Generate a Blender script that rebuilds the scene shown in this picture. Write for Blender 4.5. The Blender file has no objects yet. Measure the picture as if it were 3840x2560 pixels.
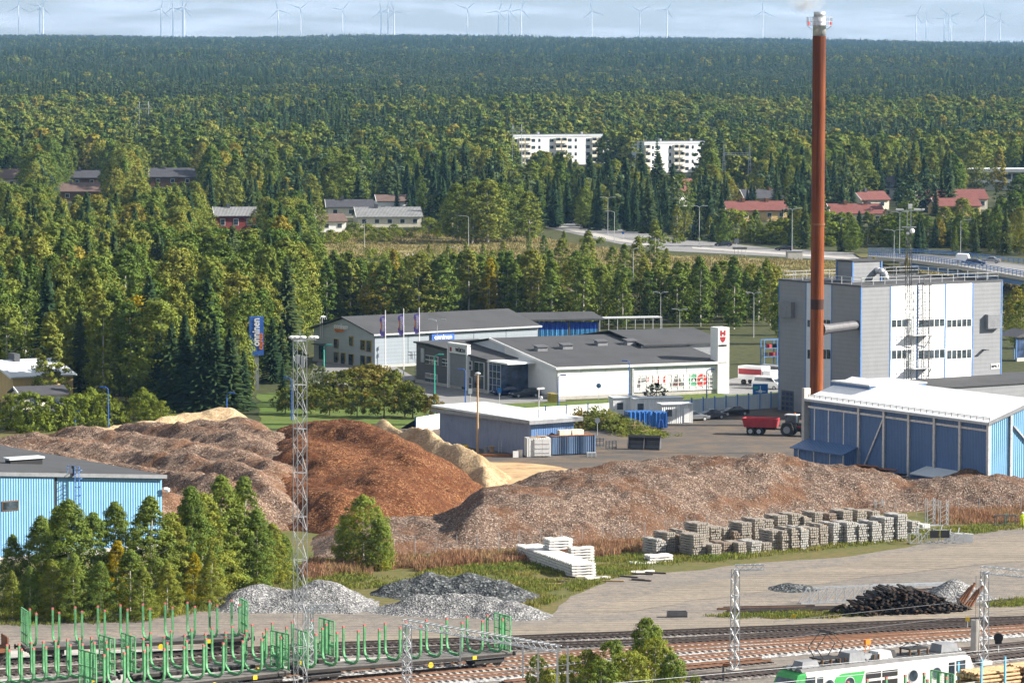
import bpy, bmesh, math, random
import numpy as np
from mathutils import Vector, Matrix, noise
random.seed(7); RNG = np.random.default_rng(7)
R = math.radians
sc = bpy.context.scene
C = sc.collection
# ------------------------------------------------------------ camera, sky, sun, exposure
CAM_H = 55.0; FPX = 14950.0; PITCH = math.atan((1280-138)/FPX); ROLL = 0.0024
cam_d = bpy.data.cameras.new('camera'); cam = bpy.data.objects.new('camera', cam_d); C.objects.link(cam)
cam_d.sensor_width = 36.0; cam_d.lens = 36.0*FPX/3840.0; cam_d.clip_start = 1.0; cam_d.clip_end = 60000.0
_f = Vector((0, math.cos(PITCH), -math.sin(PITCH))); _r = Vector((1, 0, 0)); _u = Vector((0, math.sin(PITCH), math.cos(PITCH)))
_r2 = _r*math.cos(ROLL)+_u*math.sin(ROLL); _u2 = _u*math.cos(ROLL)-_r*math.sin(ROLL)
cam.matrix_world = Matrix(((_r2.x, _u2.x, -_f.x, 0), (_r2.y, _u2.y, -_f.y, 0), (_r2.z, _u2.z, -_f.z, CAM_H), (0, 0, 0, 1)))
sc.camera = cam
SUN_AZ, SUN_EL = 90.0, 29.0          # azimuth from +Y towards +X
world = bpy.data.worlds.new('World'); sc.world = world; world.use_nodes = True
nt = world.node_tree; nt.nodes.clear()
_o = nt.nodes.new('ShaderNodeOutputWorld'); _b = nt.nodes.new('ShaderNodeBackground'); _s = nt.nodes.new('ShaderNodeTexSky')
_s.sky_type = 'NISHITA'; _s.sun_disc = False; _s.sun_elevation = R(SUN_EL); _s.sun_rotation = R(SUN_AZ)
_s.air_density = 1.0; _s.dust_density = 0.3; _s.ozone_density = 1.5
_tc = nt.nodes.new('ShaderNodeTexCoord'); _mp = nt.nodes.new('ShaderNodeMapping'); _mp.inputs['Scale'].default_value = (22, 22, 190)
_n = nt.nodes.new('ShaderNodeTexNoise'); _n.inputs['Scale'].default_value = 1.0; _n.inputs['Detail'].default_value = 6; _n.inputs['Roughness'].default_value = .55
_cr = nt.nodes.new('ShaderNodeValToRGB'); _cr.color_ramp.elements[0].position = .45; _cr.color_ramp.elements[0].color = (0.22, 0.22, 0.22, 1)
_cr.color_ramp.elements[1].position = .62; _cr.color_ramp.elements[1].color = (.85, .85, .85, 1)
_mx = nt.nodes.new('ShaderNodeMixRGB'); _mx.inputs['Color2'].default_value = (10.6, 10.7, 10.9, 1)
nt.links.new(_tc.outputs['Generated'], _mp.inputs['Vector']); nt.links.new(_mp.outputs[0], _n.inputs['Vector'])
nt.links.new(_n.outputs['Fac'], _cr.inputs['Fac']); nt.links.new(_cr.outputs[0], _mx.inputs['Fac'])
nt.links.new(_s.outputs[0], _mx.inputs['Color1']); nt.links.new(_mx.outputs[0], _b.inputs['Color'])
_b.inputs['Strength'].default_value = 0.037
nt.links.new(_b.outputs[0], _o.inputs['Surface'])
sun_d = bpy.data.lights.new('sun', 'SUN'); sun = bpy.data.objects.new('sun', sun_d); C.objects.link(sun)
sun_d.energy = 5.0; sun_d.angle = R(0.53); sun_d.color = (1.0, 0.93, 0.82)
SUN_DIR = Vector((math.sin(R(SUN_AZ))*math.cos(R(SUN_EL)), math.cos(R(SUN_AZ))*math.cos(R(SUN_EL)), math.sin(R(SUN_EL))))
sun.rotation_euler = SUN_DIR.to_track_quat('Z', 'Y').to_euler(); sun.location = (200, 300, 250)
sc.view_settings.view_transform = 'Standard'; sc.view_settings.look = 'None'; sc.view_settings.gamma = 1.0; sc.view_settings.exposure = 1.45
try: sc.view_settings.use_curve_mapping = False
except Exception: pass
sc.render.engine = 'CYCLES'
cy = sc.cycles; cy.max_bounces = 5; cy.diffuse_bounces = 2; cy.glossy_bounces = 2; cy.transmission_bounces = 3; cy.volume_bounces = 0; cy.transparent_max_bounces = 8
cy.use_adaptive_sampling = True; cy.adaptive_threshold = 0.02; cy.caustics_reflective = False; cy.caustics_refractive = False
try: cy.use_denoising = True; cy.denoiser = 'OPENIMAGEDENOISE'
except Exception: pass

# ------------------------------------------------------------ photo -> ground helpers
K = 3840/2352
def ray(px, py):
    return _r2*(px*K-1920) + _u2*(1280-py*K) + _f*FPX
def W(px, py, z=0.0):
    d = ray(px, py); t = (z-CAM_H)/d.z
    return Vector((d.x*t, d.y*t, z))
def WY(px, py, Y):
    "point of the view ray at depth Y"
    d = ray(px, py); t = Y/d.y
    return Vector((d.x*t, Y, CAM_H+d.z*t))
def PX(p):
    v = Vector((p[0], p[1], p[2]-CAM_H)); w = v.dot(_f)
    return ((v.dot(_r2)/w*FPX+1920)/K, (1280-v.dot(_u2)/w*FPX)/K)
def HT(px, py, base):
    "height above z=0 of the point seen at row py standing over base"
    return WY(px, py, base[1]).z
# ------------------------------------------------------------ mesh + object helpers
class MB:
    def __init__(s): s.v = []; s.f = []
    def add(s, vs, fs):
        n = len(s.v); s.v += [tuple(p) for p in vs]; s.f += [tuple(i+n for i in f) for f in fs]; return s
    def box(s, c, d, rz=0.0, rx=0.0):
        hx, hy, hz = d[0]/2, d[1]/2, d[2]/2
        m = Matrix.Rotation(rz, 3, 'Z') @ Matrix.Rotation(rx, 3, 'Y')
        vs = [m @ Vector((x, y, z)) + Vector(c) for x in (-hx, hx) for y in (-hy, hy) for z in (-hz, hz)]
        return s.add(vs, [(0, 1, 3, 2), (4, 6, 7, 5), (0, 4, 5, 1), (2, 3, 7, 6), (0, 2, 6, 4), (1, 5, 7, 3)])
    def b2(s, x0, x1, y0, y1, z0, z1):
        return s.box(((x0+x1)/2, (y0+y1)/2, (z0+z1)/2), (x1-x0, y1-y0, z1-z0))
    def bar(s, a, b, w, h=None, up=(0, 0, 1)):
        a, b = Vector(a), Vector(b); d = b-a
        if d.length < 1e-6: return s
        d.normalize(); h = w if h is None else h
        u = Vector(up)
        if abs(d.dot(u)) > .98: u = Vector((1, 0, 0))
        x = d.cross(u).normalized(); y = x.cross(d).normalized()
        vs = [p + x*sx*w/2 + y*sy*h/2 for p in (a, b) for sx, sy in ((-1, -1), (1, -1), (1, 1), (-1, 1))]
        return s.add(vs, [(3, 2, 1, 0), (4, 5, 6, 7), (0, 1, 5, 4), (1, 2, 6, 5), (2, 3, 7, 6), (3, 0, 4, 7)])
    def tube(s, a, b, r, r2=None, n=10, caps=True):
        a, b = Vector(a), Vector(b); d = (b-a).normalized(); r2 = r if r2 is None else r2
        u = Vector((0, 0, 1)) if abs(d.z) < .9 else Vector((1, 0, 0))
        x = d.cross(u).normalized(); y = x.cross(d).normalized()
        ang = [2*math.pi*i/n for i in range(n)]
        vs = [a+(x*math.cos(t)+y*math.sin(t))*r for t in ang]+[b+(x*math.cos(t)+y*math.sin(t))*r2 for t in ang]
        fs = [(i, (i+1) % n, n+(i+1) % n, n+i) for i in range(n)]
        if caps: fs += [tuple(range(n-1, -1, -1)), tuple(range(n, 2*n))]
        return s.add(vs, fs)
    def path(s, pts, r, n=8):
        for a, b in zip(pts[:-1], pts[1:]): s.tube(a, b, r, n=n)
        return s
    def prism(s, poly, z0, z1):
        n = len(poly)
        vs = [(p[0], p[1], z0) for p in poly]+[(p[0], p[1], z1) for p in poly]
        fs = [(i, (i+1) % n, n+(i+1) % n, n+i) for i in range(n)]+[tuple(range(n-1, -1, -1)), tuple(range(n, 2*n))]
        return s.add(vs, fs)
    def extr(s, prof, x0, x1):
        "profile in (y,z) swept along x"
        n = len(prof)
        vs = [(x0, p[0], p[1]) for p in prof]+[(x1, p[0], p[1]) for p in prof]
        fs = [(i, (i+1) % n, n+(i+1) % n, n+i) for i in range(n)]+[tuple(range(n-1, -1, -1)), tuple(range(n, 2*n))]
        return s.add(vs, fs)
    def extry(s, prof, y0, y1):
        "profile in (x,z) swept along y"
        n = len(prof)
        vs = [(p[0], y0, p[1]) for p in prof]+[(p[0], y1, p[1]) for p in prof]
        fs = [(i, (i+1) % n, n+(i+1) % n, n+i) for i in range(n)]+[tuple(range(n-1, -1, -1)), tuple(range(n, 2*n))]
        return s.add(vs, fs)
    def sphere(s, c, r, n=8, m=5, sc=(1, 1, 1)):
        vs = [(c[0], c[1], c[2]-r*sc[2])]
        for j in range(1, m):
            t = math.pi*j/m
            for i in range(n):
                a = 2*math.pi*i/n
                vs.append((c[0]+r*sc[0]*math.sin(t)*math.cos(a), c[1]+r*sc[1]*math.sin(t)*math.sin(a), c[2]-r*sc[2]*math.cos(t)))
        vs.append((c[0], c[1], c[2]+r*sc[2])); e = len(vs)-1; fs = []
        for i in range(n):
            k = (i+1) % n
            fs.append((0, 1+k, 1+i)); fs.append((e, e-n+i, e-n+k))
            for j in range(m-2): fs.append((1+j*n+i, 1+j*n+k, 1+(j+1)*n+k, 1+(j+1)*n+i))
        return s.add(vs, fs)
    def mesh(s, name, mat, smooth=False, bevel=0):
        me = bpy.data.meshes.new(name); me.from_pydata(s.v, [], s.f)
        if bevel:
            bm = bmesh.new(); bm.from_mesh(me); bmesh.ops.recalc_face_normals(bm, faces=bm.faces)
            bmesh.ops.bevel(bm, geom=[e for e in bm.edges if e.calc_face_angle(0) > .6], offset=bevel, segments=1, affect='EDGES', clamp_overlap=True)
            bm.to_mesh(me); bm.free()
        else:
            bm = bmesh.new(); bm.from_mesh(me); bmesh.ops.recalc_face_normals(bm, faces=bm.faces); bm.to_mesh(me); bm.free()
        if mat: me.materials.append(mat if not isinstance(mat, str) else MAT[mat])
        if smooth:
            for p in me.polygons: p.use_smooth = True
        return me
MAT = {}
def link(name, me, parent=None):
    o = bpy.data.objects.new(name, me); C.objects.link(o)
    if parent is not None: o.parent = parent
    return o
def obj(name, mb, mat, parent=None, smooth=False, bevel=0, label=None):
    o = link(name, mb.mesh(name, mat, smooth, bevel), parent)
    if label: o['label'] = label
    return o
def tag(o, label, cat, group=None, kind=None):
    if label: o['label'] = label
    if cat: o['category'] = cat
    if group: o['group'] = group
    if kind: o['kind'] = kind
    return o
def thing(name, label, cat, loc=(0, 0, 0), rz=0.0, group=None):
    o = bpy.data.objects.new(name, None); C.objects.link(o); o.empty_display_size = .3
    o.location = loc; o.rotation_euler = (0, 0, rz)
    return tag(o, label, cat, group)
def dup(root, loc, rz=0.0, label=None, group=None, scale=None):
    r = root.copy(); C.objects.link(r); r.location = loc; r.rotation_euler = (0, 0, rz)
    if scale is not None: r.scale = scale if hasattr(scale, '__len__') else (scale,)*3
    if label: r['label'] = label
    if group: r['group'] = group
    for ch in root.children:
        c = ch.copy(); C.objects.link(c); c.parent = r
        for g in ch.children:
            d = g.copy(); C.objects.link(d); d.parent = c
    return r
def struct(o): o['kind'] = 'structure'; return o
def npmesh(name, v, f, mat=None, smooth=False):
    "fast mesh from numpy: v (n,3), f (m,3|4)"
    me = bpy.data.meshes.new(name); k = f.shape[1]
    me.vertices.add(len(v)); me.vertices.foreach_set('co', np.ascontiguousarray(v, dtype=np.float32).ravel())
    me.loops.add(f.size); me.loops.foreach_set('vertex_index', np.ascontiguousarray(f, dtype=np.int32).ravel())
    me.polygons.add(len(f)); me.polygons.foreach_set('loop_start', np.arange(0, f.size, k, dtype=np.int32))
    try: me.polygons.foreach_set('loop_total', np.full(len(f), k, dtype=np.int32))
    except Exception: pass
    if smooth: me.polygons.foreach_set('use_smooth', np.ones(len(f), dtype=bool))
    me.update(); me.validate()
    if mat: me.materials.append(MAT[mat] if isinstance(mat, str) else mat)
    return me

# ------------------------------------------------------------ materials
def _new(name):
    m = bpy.data.materials.new(name); m.use_nodes = True; t = m.node_tree; t.nodes.clear()
    out = t.nodes.new('ShaderNodeOutputMaterial'); return m, t, out
def _noise(t, vec, scale, detail=4, rough=.6):
    n = t.nodes.new('ShaderNodeTexNoise'); n.inputs['Scale'].default_value = scale; n.inputs['Detail'].default_value = detail; n.inputs['Roughness'].default_value = rough
    if vec is not None: t.links.new(vec, n.inputs['Vector'])
    return n.outputs['Fac']
def _ramp(t, fac, stops, interp='LINEAR'):
    r = t.nodes.new('ShaderNodeValToRGB'); cr = r.color_ramp; cr.interpolation = interp
    while len(cr.elements) < len(stops): cr.elements.new(.5)
    for e, (p, c) in zip(cr.elements, stops): e.position = p; e.color = (c[0], c[1], c[2], 1) if hasattr(c, '__len__') else (c, c, c, 1)
    t.links.new(fac, r.inputs['Fac']); return r.outputs[0]
def _mix(t, fac, a, b, mode='MIX'):
    m = t.nodes.new('ShaderNodeMixRGB'); m.blend_type = mode
    for i, x in (('Fac', fac), ('Color1', a), ('Color2', b)):
        if hasattr(x, 'links') or hasattr(x, 'is_linked'): t.links.new(x, m.inputs[i])
        elif hasattr(x, '__len__'): m.inputs[i].default_value = (x[0], x[1], x[2], 1)
        else: m.inputs[i].default_value = x if i == 'Fac' else (x, x, x, 1)
    return m.outputs[0]
def _vec(t, which='Object', scale=None, rot=None):
    c = t.nodes.new('ShaderNodeTexCoord'); v = c.outputs[which]
    if scale or rot:
        m = t.nodes.new('ShaderNodeMapping')
        if scale: m.inputs['Scale'].default_value = scale
        if rot: m.inputs['Rotation'].default_value = rot
        t.links.new(v, m.inputs['Vector']); v = m.outputs[0]
    return v
def _bsdf(t, out, col, rough=.7, metal=0.0, normal=None, spec=.3):
    b = t.nodes.new('ShaderNodeBsdfPrincipled')
    if hasattr(col, 'is_linked'): t.links.new(col, b.inputs['Base Color'])
    else: b.inputs['Base Color'].default_value = (*col, 1)
    b.inputs['Roughness'].default_value = rough; b.inputs['Metallic'].default_value = metal
    b.inputs['Specular IOR Level'].default_value = spec
    if normal is not None: t.links.new(normal, b.inputs['Normal'])
    t.links.new(b.outputs[0], out.inputs['Surface']); return b
def _bump(t, h, strength=.5, dist=.1):
    b = t.nodes.new('ShaderNodeBump'); b.inputs['Strength'].default_value = strength; b.inputs['Distance'].default_value = dist
    t.links.new(h, b.inputs['Height']); return b.outputs[0]
def mat(name, col, rough=.6, metal=0.0, var=.12, scale=1.5, streak=.12, bump=0, spec=.3, geo=False):
    "painted / plain surface: base colour with blotches, fine grain and vertical run-off streaks"
    m, t, out = _new(name); v = _vec(t)
    a = _noise(t, v, scale, 5, .65); b = _noise(t, _vec(t, 'Object', (6, 6, .25)), 1.0, 3)
    dark = tuple(c*(1-2.2*var) for c in col); lite = tuple(min(1, c*(1+1.2*var)) for c in col)
    c1 = _ramp(t, a, [(.25, dark), (.5, col), (.8, lite)])
    c2 = _mix(t, streak, c1, _ramp(t, b, [(.35, (.25, .24, .22)), (.6, (1, 1, 1))]), 'MULTIPLY') if streak else c1
    nrm = _bump(t, _noise(t, v, scale*8, 3), .4, bump) if bump else None
    _bsdf(t, out, c2, rough, metal, nrm, spec); MAT[name] = m; return m
def corr(name, col, pitch=.25, axis='X', depth=.03, rough=.5, var=.08, streak=.15, rust=0.0, soft=False):
    "profiled sheet metal: ribs by a wave bump across the local axis (uses x+y so that it works on both wall directions)"
    m, t, out = _new(name); v = _vec(t)
    s = t.nodes.new('ShaderNodeSeparateXYZ'); t.links.new(v, s.inputs[0])
    if axis == 'Z': src = s.outputs['Z']
    elif axis == 'Y': src = s.outputs['Y']
    elif axis == 'X': src = s.outputs['X']
    else:
        ad = t.nodes.new('ShaderNodeMath'); ad.operation = 'ADD'; t.links.new(s.outputs['X'], ad.inputs[0]); t.links.new(s.outputs['Y'], ad.inputs[1]); src = ad.outputs[0]
    k = t.nodes.new('ShaderNodeMath'); k.operation = 'MULTIPLY'; k.inputs[1].default_value = 2*math.pi/pitch; t.links.new(src, k.inputs[0])
    sn = t.nodes.new('ShaderNodeMath'); sn.operation = 'SINE'; t.links.new(k.outputs[0], sn.inputs[0])
    a = _noise(t, v, .6, 5, .6); b = _noise(t, _vec(t, 'Object', (5, 5, .2)), 1.0, 4)
    c1 = _ramp(t, a, [(.25, tuple(c*(1-2*var) for c in col)), (.55, col), (.8, tuple(min(1, c*(1+var)) for c in col))])
    c2 = _mix(t, streak, c1, _ramp(t, b, [(.35, (.3, .28, .25)), (.6, (1, 1, 1))]), 'MULTIPLY')
    if rust: c2 = _mix(t, _ramp(t, _noise(t, _vec(t, 'Object', (1.5, 1.5, .3)), 1.0, 5), [(.58, 0), (.72, rust)]), c2, (.16, .06, .025))
    _bsdf(t, out, c2, rough, 0, _bump(t, sn.outputs[0], 1.0, depth), .4); MAT[name] = m; return m
def glass(name, col=(.02, .03, .04)):
    m, t, out = _new(name); _bsdf(t, out, _ramp(t, _noise(t, _vec(t), .8, 2), [(.4, col), (.7, tuple(c*3+.02 for c in col))]), .08, 0, None, .9); MAT[name] = m
def emis(name, col, s=1):
    m, t, out = _new(name); e = t.nodes.new('ShaderNodeEmission'); e.inputs[0].default_value = (*col, 1); e.inputs[1].default_value = s
    t.links.new(e.outputs[0], out.inputs['Surface']); MAT[name] = m
def leaf(name, stops, trans=.25, hue=None):
    "foliage: colour picked per tree (object random) and jittered by clump noise"
    m, t, out = _new(name); oi = t.nodes.new('ShaderNodeObjectInfo'); v = _vec(t)
    base = _ramp(t, oi.outputs['Random'], stops)
    n = _noise(t, v, .55, 3)
    c = _mix(t, 1.0, base, _ramp(t, n, [(.3, .55), (.5, 1.0), (.72, 1.5)]), 'MULTIPLY')
    if hue: c = _mix(t, _ramp(t, _noise(t, v, .35, 2), [(.56, 0), (.7, hue[1])]), c, hue[0])
    d = t.nodes.new('ShaderNodeBsdfDiffuse'); t.links.new(c, d.inputs[0]); tr = t.nodes.new('ShaderNodeBsdfTranslucent')
    t.links.new(_mix(t, 1.0, c, (1.15, 1.1, .5), 'MULTIPLY'), tr.inputs[0])
    mx = t.nodes.new('ShaderNodeMixShader'); mx.inputs[0].default_value = trans
    t.links.new(d.outputs[0], mx.inputs[1]); t.links.new(tr.outputs[0], mx.inputs[2]); t.links.new(mx.outputs[0], out.inputs['Surface']); MAT[name] = m
def groundmat(name, cols, s1=.08, s2=1.2, bump=.05, rough=.9, speck=None, aniso=None, ruts=0):
    "cols: three colours mixed by large and fine noise"
    m, t, out = _new(name); v = _vec(t, 'Object', aniso)
    a = _noise(t, v, s1, 6, .6); b = _noise(t, _vec(t), s2, 5, .7)
    c = _mix(t, _ramp(t, a, [(.38, 0), (.62, 1)]), cols[0], cols[1])
    c = _mix(t, _ramp(t, b, [(.42, 0), (.66, 1)]), c, cols[2])
    if ruts:
        wv = t.nodes.new('ShaderNodeTexWave'); wv.wave_type = 'BANDS'; wv.bands_direction = 'Y'; wv.inputs['Scale'].default_value = .22; wv.inputs['Distortion'].default_value = 5; wv.inputs['Detail'].default_value = 4; wv.inputs['Detail Scale'].default_value = .6
        t.links.new(_vec(t, 'Object', (.10, 1, 1), (0, 0, R(-16))), wv.inputs['Vector'])
        c = _mix(t, ruts, c, _ramp(t, wv.outputs['Fac'], [(.1, (.62, .61, .60)), (.45, (1, 1, 1)), (.8, (1.08, 1.07, 1.05)), (1, (.75, .74, .72))]), 'MULTIPLY')
        c = _mix(t, ruts*.8, c, _ramp(t, _noise(t, _vec(t, 'Object', (.12, .5, 1)), .35, 5, .65), [(.35, (.66, .67, .70)), (.55, (1, 1, 1)), (.75, (1.15, 1.12, 1.08))]), 'MULTIPLY')
    if speck:
        vo = t.nodes.new('ShaderNodeTexVoronoi'); vo.inputs['Scale'].default_value = speck[1]; t.links.new(_vec(t), vo.inputs['Vector'])
        sp = t.nodes.new('ShaderNodeSeparateColor'); t.links.new(vo.outputs['Color'], sp.inputs[0])
        c = _mix(t, speck[2], c, _ramp(t, sp.outputs[0], [(0, speck[0][0]), (.5, speck[0][1]), (1, speck[0][2])]), 'MULTIPLY')
        h = vo.outputs['Distance']
    else: h = b
    _bsdf(t, out, c, rough, 0, _bump(t, h, .6, bump) if bump else None, .15); MAT[name] = m
# ------------------------------------------------------------ material library
groundmat('forest_floor', [(.045, .055, .02), (.075, .075, .03), (.03, .04, .015)], .02, .6, .1)
groundmat('meadow', [(.235, .185, .08), (.20, .165, .07), (.13, .13, .045)], .05, .5, .25)
groundmat('weeds', [(.10, .105, .032), (.15, .115, .05), (.07, .085, .025)], .12, 1.0, .15)
groundmat('lawn_grass', [(.085, .135, .028), (.12, .14, .035), (.06, .10, .02)], .1, 1.5, .04)
groundmat('sandy_gravel', [(.27, .23, .19), (.21, .19, .168), (.155, .145, .135)], .05, .8, .03, speck=(((.72, .72, .74), (1, 1, 1), (1.15, 1.12, 1.1)), 5, .55), aniso=(.35, 1, 1), ruts=.5)
groundmat('dirt_track', [(.30, .255, .205), (.255, .22, .18), (.20, .18, .155)], .06, .9, .03, speck=(((.8, .8, .8), (1, 1, 1), (1.1, 1.1, 1.08)), 6, .4), aniso=(.3, 1, 1), ruts=.7)
groundmat('ballast_stone', [(.33, .33, .34), (.24, .23, .23), (.42, .42, .43)], .08, 2.2, .12, speck=(((.35, .36, .38), (1, 1, 1), (1.5, 1.5, 1.48)), 3.2, .8))
groundmat('ballast_dark', [(.16, .145, .135), (.11, .10, .095), (.22, .21, .20)], .08, 2.2, .12, speck=(((.4, .4, .42), (1, 1, 1), (1.5, 1.45, 1.4)), 3.2, .8))
groundmat('yard_asphalt', [(.10, .092, .087), (.082, .077, .075), (.16, .12, .085)], .05, .22, .01, speck=(((.85, .85, .85), (1, 1, 1), (1.1, 1.08, 1.06)), 6, .4), aniso=(.4, 1, 1), ruts=.45)
groundmat('road_asphalt', [(.20, .20, .205), (.17, .17, .175), (.23, .225, .22)], .04, .5, .01)
groundmat('dust', [(.50, .35, .19), (.40, .28, .16), (.26, .17, .10)], .08, .4, .01)
groundmat('paving', [(.42, .40, .37), (.36, .34, .32), (.30, .29, .28)], .08, .8, .01)
leaf('leaf_birch', [(0, (.080, .128, .027)), (.35, (.118, .160, .033)), (.65, (.158, .188, .038)), (.93, (.195, .203, .042)), (1, (.25, .21, .036))], .16, ((.20, .19, .03), .15))
leaf('leaf_birch_fresh', [(0, (.125, .18, .042)), (.5, (.16, .21, .046)), (1, (.22, .24, .048))], .32, ((.38, .31, .02), .6))
leaf('leaf_yellow', [(0, (.25, .22, .02)), (1, (.36, .28, .02))], .35, ((.12, .16, .02), .6))
leaf('leaf_grey', [(0, (.13, .16, .09)), (1, (.19, .22, .11))], .25)
leaf('leaf_rowan', [(0, (.10, .12, .025)), (.6, (.13, .14, .03)), (1, (.17, .13, .035))], .25, ((.28, .11, .03), .55))
leaf('leaf_shrub', [(0, (.12, .16, .028)), (1, (.17, .20, .033))], .3)
leaf('leaf_spruce', [(0, (.022, .042, .020)), (.6, (.034, .058, .024)), (1, (.058, .078, .028))], .08)
leaf('leaf_pine', [(0, (.048, .078, .042)), (.6, (.066, .096, .046)), (1, (.09, .11, .048))], .12)
mat('bark_birch', (.62, .58, .52), .8, var=.25, scale=2, streak=.3)
mat('bark_dark', (.10, .075, .055), .9, var=.2)
for n_, c_ in (('white_paint', (.80, .80, .79)), ('cream', (.78, .72, .60)), ('grey_light', (.46, .48, .50)), ('grey_mid', (.22, .23, .25)), ('grey_dark', (.085, .09, .10)),
               ('black', (.022, .022, .024)), ('rubber', (.02, .02, .021)), ('blue_trim', (.10, .22, .48)), ('red_paint', (.36, .03, .04)), ('yellow_paint', (.75, .50, .02)),
               ('orange_paint', (.75, .20, .02)), ('green_lamp', (.05, .42, .32)), ('wood', (.42, .28, .15)), ('concrete', (.46, .44, .41)), ('brown', (.16, .09, .05)), ('blue_lamp', (.04, .12, .42)), ('gold', (.45, .34, .10))):
    mat(n_, c_, .55, streak=.04 if n_ == 'white_paint' else .12, var=.03 if n_ == 'white_paint' else .12)
mat('galv', (.55, .57, .60), .42, .55, .15, 3, .1)
mat('steel_dark', (.13, .13, .14), .5, .4)
mat('wire', (.12, .12, .13), .5, .3, 0, 1, 0)
mat('rust', (.24, .10, .045), .85, .0, .25, 2.0, .3)
mat('rail_brown', (.20, .105, .065), .7, .1, .2, 1.0, 0)
mat('rail_dark', (.075, .06, .055), .6, .2, .2, 1.0, 0)
mat('roof_felt', (.055, .057, .062), .85, 0, .12, .25, 0, .01)
mat('roof_light', (.56, .60, .63), .55, 0, .08, .3, .1)
mat('roof_white', (.84, .85, .86), .45, 0, .03, .2, .05)
corr('roof_red', (.17, .055, .045), .35, 'Y', .03, .7, .12, .1)
corr('roof_brown', (.13, .085, .07), .35, 'Y', .03, .7, .12, .1)
corr('roof_black', (.06, .06, .07), .35, 'Y', .03, .6, .12, .1)
corr('roof_grey', (.20, .205, .21), .4, 'X', .03, .6, .12, .25)
corr('wall_red', (.22, .035, .03), .2, 'XY', .02, .8)
corr('wall_yellow', (.70, .50, .22), .2, 'XY', .02, .8)
corr('plant_blue', (.09, .17, .34), .3, 'XY', .03, .45, .06, .1)
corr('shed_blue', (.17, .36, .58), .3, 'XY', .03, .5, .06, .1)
corr('store_blue', (.20, .25, .38), .3, 'XY', .03, .5, .08, .15)
glass('window'); glass('window_blue', (.015, .03, .07))
mat('car_blue', (.015, .03, .10), .18, .3, .02, 1, 0, 0, .7); mat('car_black', (.012, .012, .014), .15, .2, .02, 1, 0, 0, .7)
mat('car_silver', (.36, .37, .39), .22, .7, .02, 1, 0, 0, .6); mat('car_white', (.78, .78, .78), .2, 0, .02, 1, 0, 0, .6); mat('car_dark', (.04, .05, .07), .18, .4, .02, 1, 0, 0, .7)
emis('lamp_red', (.9, .05, .03), .6)

# ------------------------------------------------------------ terrain and ground sheets
def terrain(x, y):
    t = max(0.0, min(1.0, (y-1700)/7000.0)); t = t*t*(3-2*t)
    lf = max(-1.0, min(1.0, -x/900.0))
    return t*(30 + 5*lf + 4*math.sin(x/420.0+1.3) + 2.5*math.sin(x/130.0+y/900)) + 2.0*math.sin(y/310.0+x/700.0)*min(1, max(0, (y-1500)/600))
gx = np.linspace(-4200, 4200, 85); gy = np.concatenate([np.linspace(-300, 1500, 19), np.linspace(1600, 11500, 100), np.array([13000, 16000, 20400])])
gv = np.array([(x, y, terrain(x, y)) for y in gy for x in gx]); nx_ = len(gx)
gf = np.array([(j*nx_+i, j*nx_+i+1, (j+1)*nx_+i+1, (j+1)*nx_+i) for j in range(len(gy)-1) for i in range(nx_-1)])
struct(link('ground', npmesh('ground', gv, gf, 'forest_floor')))
def sheet(name, pts, z, m, ragged=0.0, step=3.0, world_pts=False):
    "flat ground sheet from photo outline points; ragged = amplitude of the uneven edge in metres"
    w = [Vector((p[0], p[1], z)) if world_pts else W(p[0], p[1], 0) for p in pts]; out = []
    for i, a in enumerate(w):
        b = w[(i+1) % len(w)]; d = b-a; n = max(1, int(d.length/step)) if ragged else 1
        nr = Vector((-d.y, d.x, 0)).normalized() if d.length > 0 else Vector((0, 0, 0))
        for k in range(n):
            q = a + d*(k/n)
            if ragged and k: q = q + nr*ragged*noise.fractal(Vector((q.x*.12, q.y*.12, z*7)), 1, 2, 4)*2
            out.append((q.x, q.y, z))
    bm = bmesh.new(); vs = [bm.verts.new(p) for p in out]; f = bm.faces.new(vs); bmesh.ops.triangulate(bm, faces=[f])
    if f.is_valid: pass
    bm.normal_update()
    for q in bm.faces:
        if q.normal.z < 0: q.normal_flip()
    me = bpy.data.meshes.new(name); bm.to_mesh(me); bm.free(); me.materials.append(MAT[m])
    return struct(link(name, me))
sheet('weedy_ground', [(-400, 1000), (400, 975), (960, 1010), (1500, 1050), (2352, 1090), (2800, 1100), (2900, 1900), (-600, 1900)], .02, 'weeds')
sheet('rail_yard_gravel', [(-500, 1415), (250, 1405), (520, 1395), (860, 1392), (1230, 1425), (1400, 1330), (1700, 1296), (2000, 1270), (2352, 1205), (2700, 1150), (2900, 2000), (-600, 2000)], .04, 'sandy_gravel', 1.2)
sheet('dirt_road', [(560, 1478), (900, 1452), (1230, 1437), (1500, 1425), (1760, 1418), (1950, 1412), (2352, 1388), (2600, 1372), (2600, 1393), (2352, 1410), (1800, 1440), (1400, 1452), (1100, 1462), (560, 1500)], .06, 'dirt_track', .35)
sheet('dirt_road', [(1330, 1405), (1560, 1345), (1800, 1315), (2352, 1225), (2600, 1190), (2600, 1260), (2352, 1290), (1990, 1325), (1700, 1365), (1450, 1405)], .065, 'dirt_track', .8)
sheet('asphalt_apron', [(-300, 1500), (300, 1492), (560, 1490), (900, 1478), (900, 1530), (-300, 1640)], .055, 'paving', .4)
sheet('asphalt_yard', [(700, 1120), (960, 960), (1120, 975), (1400, 975), (1560, 968), (1790, 930), (1960, 940), (2100, 1120), (1500, 1190)], .05, 'yard_asphalt')
sheet('lawn', [(590, 905), (700, 895), (960, 925), (1010, 960), (1005, 985), (600, 985)], .05, 'lawn_grass', .5)
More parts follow.
